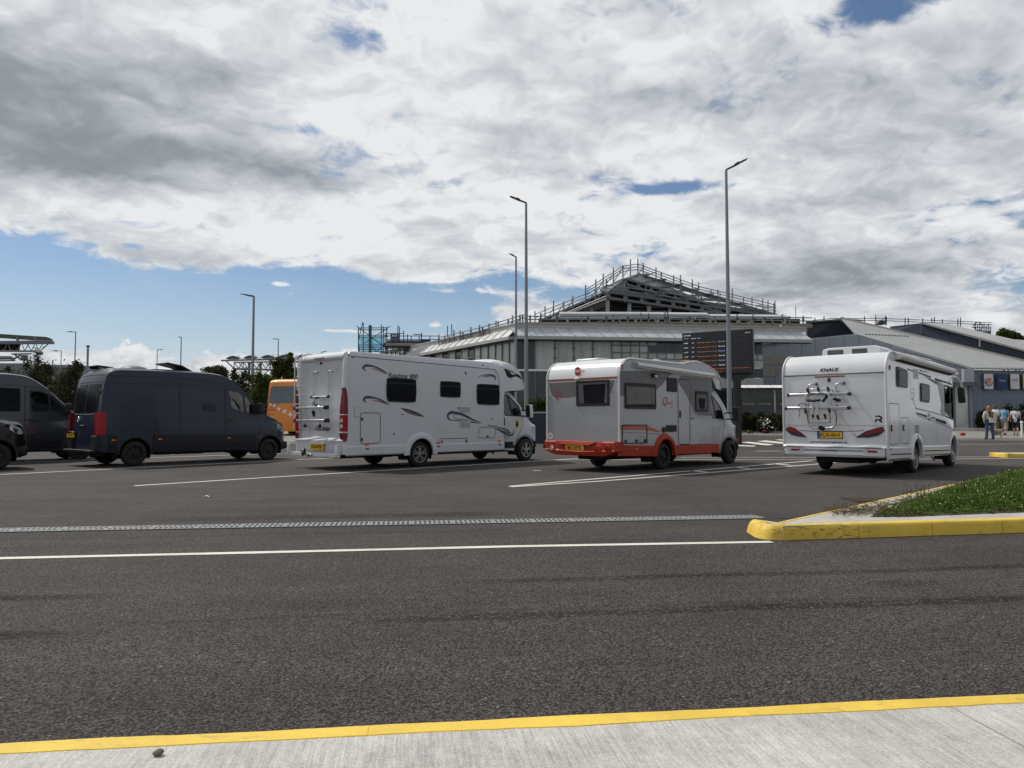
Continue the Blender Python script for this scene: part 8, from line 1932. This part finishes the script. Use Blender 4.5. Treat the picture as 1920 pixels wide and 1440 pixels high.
t_, p0, p1 = sign(1895, 1910.5, 'pale grey shop sign with dark red lettering', 'signwhite'); letter('LEON', (p0.x + .09, 51.68, (p0.z + p1.z) / 2 + .04), (1, 0, 0), (0, 0, 1), (p1.x - p0.x) - .18, .15, M['signred'], t_, off=.006, bold=.01); letter('NATURALLY FAST FOOD', (p0.x + .09, 51.68, (p0.z + p1.z) / 2 - .05), (1, 0, 0), (0, 0, 1), (p1.x - p0.x) - .18, .035, M['steelgrey'], t_, off=.006)
sign(1918.5, 1934, 'yellow shop sign cut by the right edge of the view', 'signyellow')
# low round-topped bushes against the wall behind the people
for i, (px, py, w, h, lab) in enumerate(((1842, 788, 9, 18, 'dark shrub against the food court wall left of the people'), (1889, 785, 10, 22, 'dark shrub against the wall behind the man in blue'), (1920, 782, 16, 20, 'dark shrub against the wall at the right edge'))):
    bush('bush', lab, 'bush', (PD(px, 806, 51.0).x, 51.0, tz(51) + .12), [pblob(px, py, 51, w, h, w)], 4500, .06, 'hedge', 90 + i, 'dark shrubs against the food court wall', 5, .03)

# ------------------------------------------------------------------ glass shelter with printed band
SY = 48.8; g = tz(SY) + .12
sh = thing('glass_shelter', 'long glass shelter with white panelled roof edge behind the hedge', 'shelter', (PD(1430, 800, SY).x, SY, g))
zt0, zt1 = PD(1420, 727.5, SY).z, PD(1420, 722.8, SY).z; xl = PD(1384, 750, SY).x; xr_ = PD(1560, 750, SY).x
k = 0; x = xl - .3
while x < xr_:
    b = MB(); b.prism([(x + .02, SY - .5, zt0), (x + .80, SY - .5, zt0), (x + .72, SY - .1, zt1), (x - .06, SY - .1, zt1)], (0, .04, .02)); b.build('roof_panel', M['whitepaint'], sh); x += .82
b = MB(); b.box(xl - .2, xr_, SY - .3, SY - .2, zt0 - .14, zt0 - .02); b.build('roof_beam', M['lampdark'], sh)
glass_mat('shelterglass', (.60, .66, .62), .01)
x = xl
while x < xr_:
    b = MB(); b.box(x + .03, x + 2.35, SY - .02, SY, g + .1, zt0 - .14); b.build('glass_pane', M['shelterglass'], sh)
    b = MB(); b.box(x - .03, x + .03, SY - .05, SY + .03, g, zt0 - .1); b.build('post', M['cladding'], sh)
    zz = PD(1400, 759, SY).z
    for s0 in (.28, 1.30): letter('TERMINAL PASSAGERS', (x + s0, SY - .022, zz), (1, 0, 0), (0, 0, 1), .78, .12, M['cladding'], sh, off=.004)
    x += 2.4
# planting behind the glass seen through it
bush('hedge', 'olive green shrubs seen through the glass shelter', 'hedge', (PD(1430, 800, 50.0).x, 50.0, tz(50.0) + .12), [pblob(1380 + k * 16, 742, 50.0, 14, 12, 10) for k in range(8)], 9000, .07, 'bushgreen', 95, None, 6, .04)
b = MB(); b.box(PD(1384, 780, 50.9).x - .8, PD(1500, 780, 50.9).x, 50.9, 51.1, tz(50), PD(1400, 745, 50.9).z); tag(b.build('low_wall', M['voiddark'], loc=(PD(1384, 780, 50).x, 50, tz(50))), 'dark wall behind the glass shelter', 'wall')
x = 0
# red object on the forecourt edge
p = GT(1805, 817, .12); b = MB(); b.ball((p.x, p.y, p.z + .10), .13, 10, 6, (1.3, .9, .8)); tag(b.build('red_bag', M['signred'], loc=p, smooth=60), 'small red bag lying on the forecourt by the porch step', 'bag')
# white bollard
p = GT(1916.5, 820.5, .12); t = thing('bollard', 'white bollard with round top at the right edge of the forecourt', 'bollard', p)
b = MB(); b.tube([p, p + Vector((0, 0, .78))], .055, 12); b.build('post', M['whitepaint'], t, smooth=50); b = MB(); b.ball(p + Vector((0, 0, .80)), .075, 12, 8); b.build('cap', M['whitepaint'], t, smooth=60)

# ------------------------------------------------------------------ departure board
TLp = PD(1278.5, 623.5, 35.75); TRp = PD(1411, 616, 34.0); Hb = TRp.z - PD(1411, 699, 34.0).z
bdir = (TRp - TLp); bdir.z = 0; bw = bdir.length; bdir.normalize(); bnn = Vector((bdir.y, -bdir.x, 0))
base = (TLp + TRp) / 2; base.z = tz(35)
pp = PD(1380, 700, 34.6)
DB = thing('departure_board', 'large black electronic departure board on a single dark column', 'display board', (pp.x, pp.y, tz(35)))
O = Vector((TLp.x, TLp.y, TRp.z - Hb))
b = MB(); b.prism([O - bnn * .28, O - bnn * .28 + bdir * bw, O - bnn * .28 + bdir * bw + Vector((0, 0, Hb)), O - bnn * .28 + Vector((0, 0, Hb))], bnn * .26); b.build('cabinet', M['black'], DB, bevel=.015)
b = MB(); b.prism([O + bdir * .05 + Vector((0, 0, .05)), O + bdir * (bw - .05) + Vector((0, 0, .05)), O + bdir * (bw - .05) + Vector((0, 0, Hb - .05)), O + bdir * .05 + Vector((0, 0, Hb - .05))], -bnn * .02); scr = b.build('screen', M['screen'], DB)
for k in range(1, 6): b = MB(); z = O.z + Hb * k / 6; b.prism([O + bdir * .06 + Vector((0, 0, Hb * k / 6)), O + bdir * (bw - .06) + Vector((0, 0, Hb * k / 6)), O + bdir * (bw - .06) + Vector((0, 0, Hb * k / 6 + .008)), O + bdir * .06 + Vector((0, 0, Hb * k / 6 + .008))], bnn * .004); b.build('panel_joint', M['dark'], scr)
def led(s_, u, v_, w, h, m_, sh_=0): return letter(s_, O + bdir * (u * bw) + Vector((0, 0, v_ * Hb)), bdir, (0, 0, 1), w, h, M[m_], scr, shear=sh_, off=.004, bold=.0)
led('CARS', .03, .915, .34, .055, 'led_white', .2); led('Départ', .03, .845, .24, .06, 'led_blue'); led('Lettre', .135, .845, .22, .05, 'led_white'); led('Etat', .225, .845, .18, .05, 'led_blue'); led('11:11', .90, .905, .22, .055, 'led_white')
rows = [('10:46', 'V1', 'Reprogrammé à 11:14', 'Fermé'), ('10:54', 'V2', 'Reprogrammé à 11:14', 'Fermé'), ('11:24', 'V4', 'Reprogrammé à 11:43', 'Fermé'), ('11:47', 'W1', 'Reprogrammé à 12:04', 'Fermé'), ('11:54', 'W4', 'Reprogrammé à 12:10', 'Fermé'), ('12:24', 'W5', 'Reprogrammé à 13:08', 'Fermé')]
for i, (a, c, d_, e_) in enumerate(rows):
    v_ = .735 - i * .108; led(a, .03, v_, .20, .052, 'led_white'); led(c, .145, v_, .10, .052, 'led_white'); led(d_, .225, v_ - .002, .92, .048, 'led_orange' if i % 2 else 'led_amber'); led(e_, .53, v_, .28, .056, 'led_white' if i % 2 else 'led_blue')
led('Info: Reprogrammation en cours, merci de patienter', .33, .115, 2.1, .032, 'led_orange'); led('Reprogrammation', .40, .06, .6, .03, 'led_amber')
zc_ = O.z; cpos = Vector((pp.x, pp.y, 0)) - bnn * .15
b = MB(); b.prism([cpos + bdir * a + Vector((0, 0, z)) for a, z in ((-.9, zc_), (.75, zc_), (.30, zc_ - .30), (.16, zc_ - .34), (-.16, zc_ - .34), (-.40, zc_ - .28))], bnn * .12); b.build('bracket', M['black'], DB)
b = MB(); b.box(cpos.x - .15, cpos.x + .15, cpos.y - .15, cpos.y + .15, tz(35), zc_ - .25); b.build('column', M['black'], DB, bevel=.02)

# ------------------------------------------------------------------ toll canopies and far buildings on the left
t = thing('toll_canopy', 'large flat canopy carried on white space-frame trusses at the left edge', 'canopy', PD(-60, 780, 95))
Yc = 95
b = MB(); b.loft([[PD(x, y, Yc + k) for x, y in ((-500, 622), (0, 626), (60, 630), (86, 631.5), (94, 634), (101, 638), (60, 638), (0, 634), (-500, 632))] for k in (0, 14)], True, True); b.build('canopy_roof', M['olivecanopy'], t, smooth=30)
beam('canopy_edge', PD(-300, 641, Yc + .2), PD(100, 640, Yc), .5, .35, 'trussgrey', t)
for x in (33, 67, -10, -60): bar('hanger', PD(x, 642, Yc), PD(x, 632, Yc), .16, M['trusswhite'], t)
for k in (0, 5):
    Z_ = Yc + k
    bar('top_chord', PD(-300, 645, Z_), PD(98, 639.5, Z_), .12, M['trusswhite'], t); bar('bottom_chord', PD(-300, 657, Z_), PD(74, 658.5, Z_), .12, M['trusswhite'], t); bar('end_brace', PD(95, 641, Z_), PD(74, 659, Z_), .07, M['trusswhite'], t)
    for i in range(18): x = 72 - i * 13; bar('truss_web', PD(x, 658, Z_), PD(x + (7 if i % 2 else -5), 643, Z_), .05, M['trusswhite'], t); bar('truss_web', PD(x, 658, Z_), PD(x + (-9 if i % 2 else 9), 643, Z_ + 2), .05, M['trussgrey'], t)
for (x0, y0, x1, y1) in ((22, 663.5, 58, 663), (38, 666, 20, 676), (0, 676, 28, 675.5), (27, 664, 40, 675)): bar('lower_gantry', PD(x0, y0, Yc - 2), PD(x1, y1, Yc - 2), .12, M['trussgrey'], t)
b = MB(); p0, p1 = PD(0, 658, Yc + 3), PD(33, 643, Yc + 3); b.box(p0.x - 5, p1.x, Yc + 3, Yc + 3.5, p0.z, p1.z); b.build('hanging_sign', M['dark'], t)
b = MB(); p0, p1 = PD(38.5, 676, Yc - 1), PD(49, 665.5, Yc - 1); b.box(p0.x, p1.x, Yc - 1, Yc - .6, p0.z, p1.z); b.build('signal_box', M['trussgrey'], t)
b = MB(); p0, p1 = PD(-10, 674, Yc - 1), PD(17, 667, Yc - 1); b.box(p0.x, p1.x, Yc - 1, Yc, p0.z, p1.z); b.build('booth_roof', M['farwall'], t, bevel=.3)
b = MB(); b.capsule(PD(70, 661, Yc - 2), PD(76, 662, Yc - 2), .25, .3); b.build('camera_unit', M['trussgrey'], t)
for x in (-30, -120): bar('canopy_column', PD(x, 790, Yc + 5), PD(x, 642, Yc + 5), .35, M['trusswhite'], t, 10)
t = thing('toll_canopy', 'wavy barrel-vaulted canopy on a white truss above the coach', 'canopy', PD(490, 780, 105))
Yc = 105
for i in range(6):
    x0 = 420 + i * 32.5; dy = -i * .8
    ringsA = []
    for k in (0, 16):
        ringsA.append([PD(x0 + u * 34, 675 + dy - 8.0 * (1 - (2 * u - 1) ** 2), Yc + k) for u in np.linspace(0, 1, 9)] + [PD(x0 + 33, 676 + dy, Yc + k), PD(x0 + 1, 676 + dy, Yc + k)])
    b = MB(); b.loft(ringsA, True, True); b.build('vault', M['olivecanopy'], t, smooth=40)
    bar('vault_rib', PD(x0 + 34, 674 + dy, Yc - .2), PD(x0 + 26, 666.5 + dy, Yc + 12), .12, M['trusswhite'], t)
bar('top_chord', PD(415, 675.5, Yc), PD(600, 671, Yc), .17, M['trusswhite'], t); bar('mid_chord', PD(440, 679.5, Yc), PD(600, 677, Yc), .10, M['trusswhite'], t); bar('bottom_chord', PD(438, 691.5, Yc), PD(530, 694, Yc), .15, M['trusswhite'], t)
bar('end_brace', PD(424, 677, Yc), PD(439, 691, Yc), .10, M['trusswhite'], t)
for i in range(11): x = 439 + i * 8.5; bar('truss_web', PD(x, 691, Yc), PD(x + (8 if i % 2 else 0), 678, Yc), .07, M['trusswhite'], t); bar('truss_web', PD(x, 679, Yc + 2), PD(x + 9, 692, Yc + 2), .06, M['trusswhite'], t)
for x in (467, 488): bar('canopy_column', PD(x, 770, Yc + 2), PD(x, 678, Yc + 2), .16, M['trussgrey'], t, 8)
for (x0, y0, x1, y1) in ((470, 693, 484, 705), (505, 693, 494, 703), (505, 693, 515, 700)): bar('strut', PD(x0, y0, Yc), PD(x1, y1, Yc), .08, M['trusswhite'], t)
t = thing('road_sign', 'dark blue direction sign on posts above the orange coach', 'sign', PD(540, 710, 70)); p0, p1 = PD(528.5, 708, 70), PD(580, 690.5, 70)
b = MB(); b.box(p0.x, p1.x, 70, 70.12, p0.z, p1.z); b.build('sign_panel', M['bluesign'], t, bevel=.03)
for x in (534, 570): bar('post', PD(x, 790, 70.2), PD(x, 690, 70.2), .09, M['galv'], t)
b = MB(); p0, p1 = PD(-300, 720, 125), PD(42, 681, 125); b.box(p0.x, p1.x, 125, 150, 0, p1.z); tag(b.build('far_warehouse', M['farwall'], loc=((p0.x + p1.x) / 2, 125, 0)), 'long pale grey warehouse wall behind the bushes at the far left', 'building')
b = MB(); p0, p1 = PD(90, 720, 128), PD(150, 684, 128); b.box(p0.x, p1.x, 128, 150, 0, p1.z); tag(b.build('far_warehouse', M['farwall'], loc=((p0.x + p1.x) / 2, 128, 0)), 'low grey building peeking over the bushes left of the navy van', 'building')
# band of far woodland closing the view
wl = MB()
vs = []; 
wood = crown_mesh([((x, 210 + 8 * math.sin(x * .1), 3.0 + 1.2 * math.sin(x * .37)), (7, 5, 3.2)) for x in range(-230, 40, 9)], 26000, .55, 99)
tag(wood.build('far_woodland', M['bushgreen'], loc=(-100, 210, 0), recalc=False), 'low far woodland line along the left horizon', 'woodland', kind='stuff')

# ------------------------------------------------------------------ people
def remesh(ob, vox):
    m_ = ob.modifiers.new('remesh', 'REMESH'); m_.mode = 'VOXEL'; m_.voxel_size = vox; m_.use_smooth_shade = True
    s_ = ob.modifiers.new('smooth', 'SMOOTH'); s_.iterations = 3; s_.factor = .5
def person(label, px, py, rz, h, skin, hair, top, bottom, pose, extras=()):
    """pose: dict of joint positions in metres for a 1.70 m figure; local x = right, y = forward, z = up"""
    p = GT(px, py, .12); t = thing('person', label, 'person', p, rz, local=True); t.scale = (h / 1.7,) * 3; t.location = p
    J = dict(hip=(0, 0, .92), waist=(0, 0, 1.06), chest=(0, .01, 1.28), neck=(0, 0, 1.43), head=(0, .02, 1.58),
             ls=(-.18, 0, 1.38), rs=(.18, 0, 1.38), le=(-.24, -.02, 1.12), re=(.24, -.02, 1.12), lh=(-.25, .04, .88), rh=(.25, .04, .88),
             lk=(-.10, .02, .50), rk=(.10, .02, .50), lf=(-.11, 0, .09), rf=(.11, 0, .09)); J.update(pose)
    J = {k: Vector(v_) for k, v_ in J.items()}
    lhp, rhp = J['hip'] + Vector((-.09, 0, 0)), J['hip'] + Vector((.09, 0, 0))
    b = MB(); C = b.capsule
    C(J['hip'] + Vector((-.06, 0, .02)), J['hip'] + Vector((.06, 0, .02)), .14, .14); C(J['hip'], J['waist'], .15, .125); C(J['waist'], J['chest'], .125, .15); C(J['chest'] + Vector((-.07, 0, .02)), J['chest'] + Vector((.07, 0, .02)), .115, .115)
    C(J['chest'], J['neck'], .10, .055); C(J['neck'], J['head'], .052, .06); b.ball(J['head'] + Vector((0, 0, .01)), .10, 14, 10, (.82, .98, 1.18)); 
    C(J['head'] + Vector((0, .095, -.01)), J['head'] + Vector((0, .112, -.02)), .016, .012); C(J['head'] + Vector((-.03, .085, -.055)), J['head'] + Vector((.03, .085, -.055)), .012, .012)
    for sg in (-1, 1): b.ball(J['head'] + Vector((sg * .083, 0, .0)), .024, 8, 6, (.5, 1, 1.4)); b.ball(J['head'] + Vector((sg * .033, .085, .02)), .013, 8, 6)
    for s_, e_, h_ in (('ls', 'le', 'lh'), ('rs', 're', 'rh')):
        C(J['chest'] + Vector((0, 0, .08)), J[s_], .07, .058); C(J[s_], J[e_], .052, .040); C(J[e_], J[h_], .040, .027)
        d = (J[h_] - J[e_]).normalized(); q = J[h_] + d * .07; C(J[h_], q, .030, .034); sd_ = Vector((0, 1, 0)) if abs(d.z) > .6 else Vector((0, 0, 1))
        for k, L in enumerate((.055, .065, .06, .048)):
            o_ = sd_ * ((k - 1.5) * .018); C(q + o_ * .9 + d * .01, q + o_ * 1.2 + d * L + Vector((0, .006 * k, 0)), .0095, .008)
        C(J[h_] + d * .02 + sd_ * .02, J[h_] + d * .06 + sd_ * .055, .011, .009)
    for hp, k_, f_ in ((lhp, 'lk', 'lf'), (rhp, 'rk', 'rf')):
        C(hp, J[k_], .088, .058); C(J[k_], J[f_], .060, .038); C(J[f_] + Vector((0, -.03, -.03)), J[f_] + Vector((0, .15, -.05)), .04, .032)
    body = b.build('body', M[skin], t); remesh(body, .012)
    # hair
    b = MB(); H_ = J['head']
    b.ball(H_ + Vector((0, -.018, .03)), .108, 14, 10, (.88, 1.0, 1.12))
    if hair[1] == 'long':
        r_ = random.Random(int(px))
        for k in range(34): a = r_.random() * pi + pi; z = H_.z + .06 - r_.random() * .26; rr_ = .085 + .02 * r_.random(); b.ball((H_.x + cos(a) * rr_ * 1.0, H_.y - .02 + sin(a) * rr_ * .9, z), .040 + .012 * r_.random(), 8, 6)
    elif hair[1] == 'bob':
        for k in range(12): a = pi + pi * k / 11; b.ball((H_.x + cos(a) * .075, H_.y - .02 + sin(a) * .07, H_.z - .03), .045, 8, 6)
    ho = b.build('hair', M[hair[0]], t); remesh(ho, .012)
    # top
    b = MB(); C = b.capsule
    C(J['chest'] + Vector((-.075, 0, .02)), J['chest'] + Vector((.075, 0, .02)), .132, .132); C(J['waist'] + Vector((0, 0, -.08)), J['chest'], .150, .160); C(J['chest'], J['neck'] + Vector((0, 0, -.03)), .115, .075)
    for s_, e_, h_ in (('ls', 'le', 'lh'), ('rs', 're', 'rh')):
        C(J['chest'] + Vector((0, 0, .08)), J[s_], .08, .074); C(J[s_], J[s_].lerp(J[e_], top[1]) , .070, .058)
        if top[1] > .99: C(J[e_], J[e_].lerp(J[h_], .85), .056, .044)
    if top[2]: C(J['waist'], J['hip'] + Vector((0, 0, .0)), .155, .17)
    to = b.build('top', M[top[0]], t); remesh(to, .014)
    # bottoms
    b = MB(); C = b.capsule; kind = bottom[1]
    C(J['hip'] + Vector((-.06, 0, .03)), J['hip'] + Vector((.06, 0, .03)), .155, .155); C(J['hip'], J['waist'] + Vector((0, 0, -.06)), .158, .145)
    for hp, k_, f_ in ((lhp, 'lk', 'lf'), (rhp, 'rk', 'rf')):
        if kind == 'long': C(hp, J[k_], .103, .078); C(J[k_], J[k_].lerp(J[f_], .93), .078, .070)
        elif kind == 'shorts': C(hp, hp.lerp(J[k_], .92), .108, .096)
        elif kind == 'cropped': C(hp, J[k_], .108, .10); C(J[k_], J[k_].lerp(J[f_], .45), .10, .10)
    if kind == 'skirt': C(J['hip'], J['lk'].lerp(J['rk'], .5) + Vector((0, 0, -.22)), .16, .22)
    bo = b.build('trousers' if kind in ('long', 'cropped') else kind, M[bottom[0]], t); remesh(bo, .014)
    b = MB()
    for f_ in ('lf', 'rf'): b.capsule(J[f_] + Vector((0, -.04, -.045)), J[f_] + Vector((0, .16, -.055)), .048, .042)
    so = b.build('shoes', M['black'], t); remesh(so, .012)
    for nm, m_, fn in extras:
        b = MB(); fn(b, J); b.build(nm, M[m_], t, smooth=50)
    return t
mat('skin', (.42, .25, .17), .55, 0, .05); mat('hairbrown', (.10, .05, .028), .6, 0, .3, 20); mat('hairlight', (.24, .15, .08), .6, 0, .3, 20); mat('hairblack', (.012, .010, .010), .5)
mat('creamcloth', (.52, .48, .40), .9, 0, .06, 8, bump=.3); mat('darkcloth', (.05, .05, .04), .9, 0, .1, 8); mat('jeans', (.045, .085, .16), .9, 0, .15, 9); mat('bluecloth', (.15, .30, .42), .9, 0, .06, 6)
mat('whitecloth', (.62, .62, .62), .9, 0, .05, 6); mat('khaki', (.26, .22, .17), .9, 0, .08, 6); mat('blackcloth', (.018, .018, .022), .9); mat('olivecloth', (.12, .13, .07), .9)
def tote(b, J): b.box(-.05, .24, -.22, -.14, .86, 1.10); b.tube([(.0, -.18, 1.09), (.08, -.17, 1.40), (.15, -.17, 1.09)], .010, 6)
def tote2(b, J): b.box(.12, .26, -.26, -.20, 1.0, 1.28)
def vest(b, J): b.prism([(-.10, -.155, 1.40), (.14, -.155, 1.40), (.15, -.17, 1.05), (-.02, -.17, 1.10)], (0, .03, 0))
def cross(b, J): b.tube([(-.12, -.02, 1.42), (-.06, -.14, 1.34), (.10, -.165, 1.05), (.17, -.12, .98)], .012, 6)
def sidebag(b, J): b.box(.17, .25, -.10, .06, .78, 1.0)
person('person with long curly hair, dark gilet, jeans and pale tote bags, nearest the kerb', 1856, 824, radians(-12), 1.66, 'skin', ('hairlight', 'long'), ('creamcloth', 1.0, False), ('jeans', 'long'),
       dict(lf=(-.15, .0, .09), rf=(.16, .0, .09), lk=(-.12, .0, .5), rk=(.13, .0, .5), le=(-.27, -.03, 1.14), re=(.25, -.04, 1.14), lh=(-.24, -.02, .92), rh=(.26, .08, .92)),
       (('tote_bag', 'whitecloth', tote), ('shopping_bag', 'creamcloth', tote2), ('gilet', 'darkcloth', vest)))
person('person with brown hair and white top walking behind the one in jeans', 1866, 815.5, radians(-60), 1.72, 'skin', ('hairbrown', 'bob'), ('whitecloth', .7, True), ('olivecloth', 'cropped'),
       dict(lf=(-.10, .16, .09), rf=(.10, -.16, .09), lk=(-.10, .14, .5), rk=(.10, -.02, .5), rh=(.22, .22, .98)))
person('person in a light blue shirt and loose khaki trousers, walking towards the right', 1884, 816, radians(-48), 1.70, 'skin', ('hairblack', 'short'), ('bluecloth', .55, True), ('khaki', 'cropped'),
       dict(lf=(-.10, .30, .09), rf=(.10, -.28, .13), lk=(-.10, .22, .5), rk=(.10, -.04, .48), lh=(-.22, .16, .95), rh=(.24, -.12, .92)))
person('person in a white t-shirt and black shorts with a crossbody strap', 1905, 816, radians(-40), 1.62, 'skin', ('hairblack', 'bob'), ('whitecloth', .55, True), ('blackcloth', 'shorts'),
       dict(lf=(-.10, .20, .09), rf=(.10, -.18, .10), lk=(-.10, .16, .5), rk=(.10, -.02, .48)), (('crossbody_strap', 'black', cross), ('handbag', 'blackcloth', sidebag)))
person('person in dark clothes half hidden at the right edge of the view', 1926, 816, radians(-30), 1.70, 'skin', ('hairblack', 'short'), ('blackcloth', 1.0, True), ('blackcloth', 'long'), {})
# dog
p = GT(1868, 821.5, .12); t = thing('dog', 'shaggy cream and brown dog walking beside the people', 'dog', p, radians(185), local=True); t.location = p
b = MB(); C = b.capsule
C((-.24, 0, .36), (.02, 0, .36), .11, .12); C((.02, 0, .36), (.20, 0, .38), .12, .125); C((.22, 0, .42), (.33, 0, .52), .085, .07); b.ball((.37, 0, .55), .085, 12, 8); C((.40, 0, .53), (.50, 0, .50), .05, .035)
for sg in (-1, 1): C((.34, sg * .07, .58), (.33, sg * .09, .48), .025, .03)
for x, kn, f in ((.18, (.17, .20), .22), (.12, (.10, .20), .06)):
    sg = 1 if x > .15 else -1; C((x, sg * .06, .32), (kn[0], sg * .065, kn[1]), .05, .032); C((kn[0], sg * .065, kn[1]), (f, sg * .065, .035), .030, .022); C((f, sg * .065, .025), (f + .04, sg * .065, .02), .026, .02)
for x, sg, f in ((-.22, 1, -.20), (-.22, -1, -.32)): C((x, sg * .06, .32), (x + .06, sg * .07, .24), .065, .045); C((x + .06, sg * .07, .24), (f - .05, sg * .07, .15), .04, .026); C((f - .05, sg * .07, .15), (f, sg * .07, .03), .024, .02); C((f, sg * .07, .022), (f + .04, sg * .07, .02), .024, .02)
C((-.30, 0, .42), (-.42, 0, .50), .03, .02); C((-.42, 0, .50), (-.50, 0, .46), .03, .02)
o = b.build('body', mat('dogfur', (.36, .27, .17), .95, 0, .5, 7, bump=1.0, bscale=50), t); remesh(o, .014)
b = MB(); b.ball((.505, 0, .51), .016, 8, 6); b.build('nose', M['black'], t); b = MB(); b.tube([(.24, 0, .50), (.1, .2, .7), (-.05, .5, .92)], .006, 5); b.build('lead', M['redtext'], t)
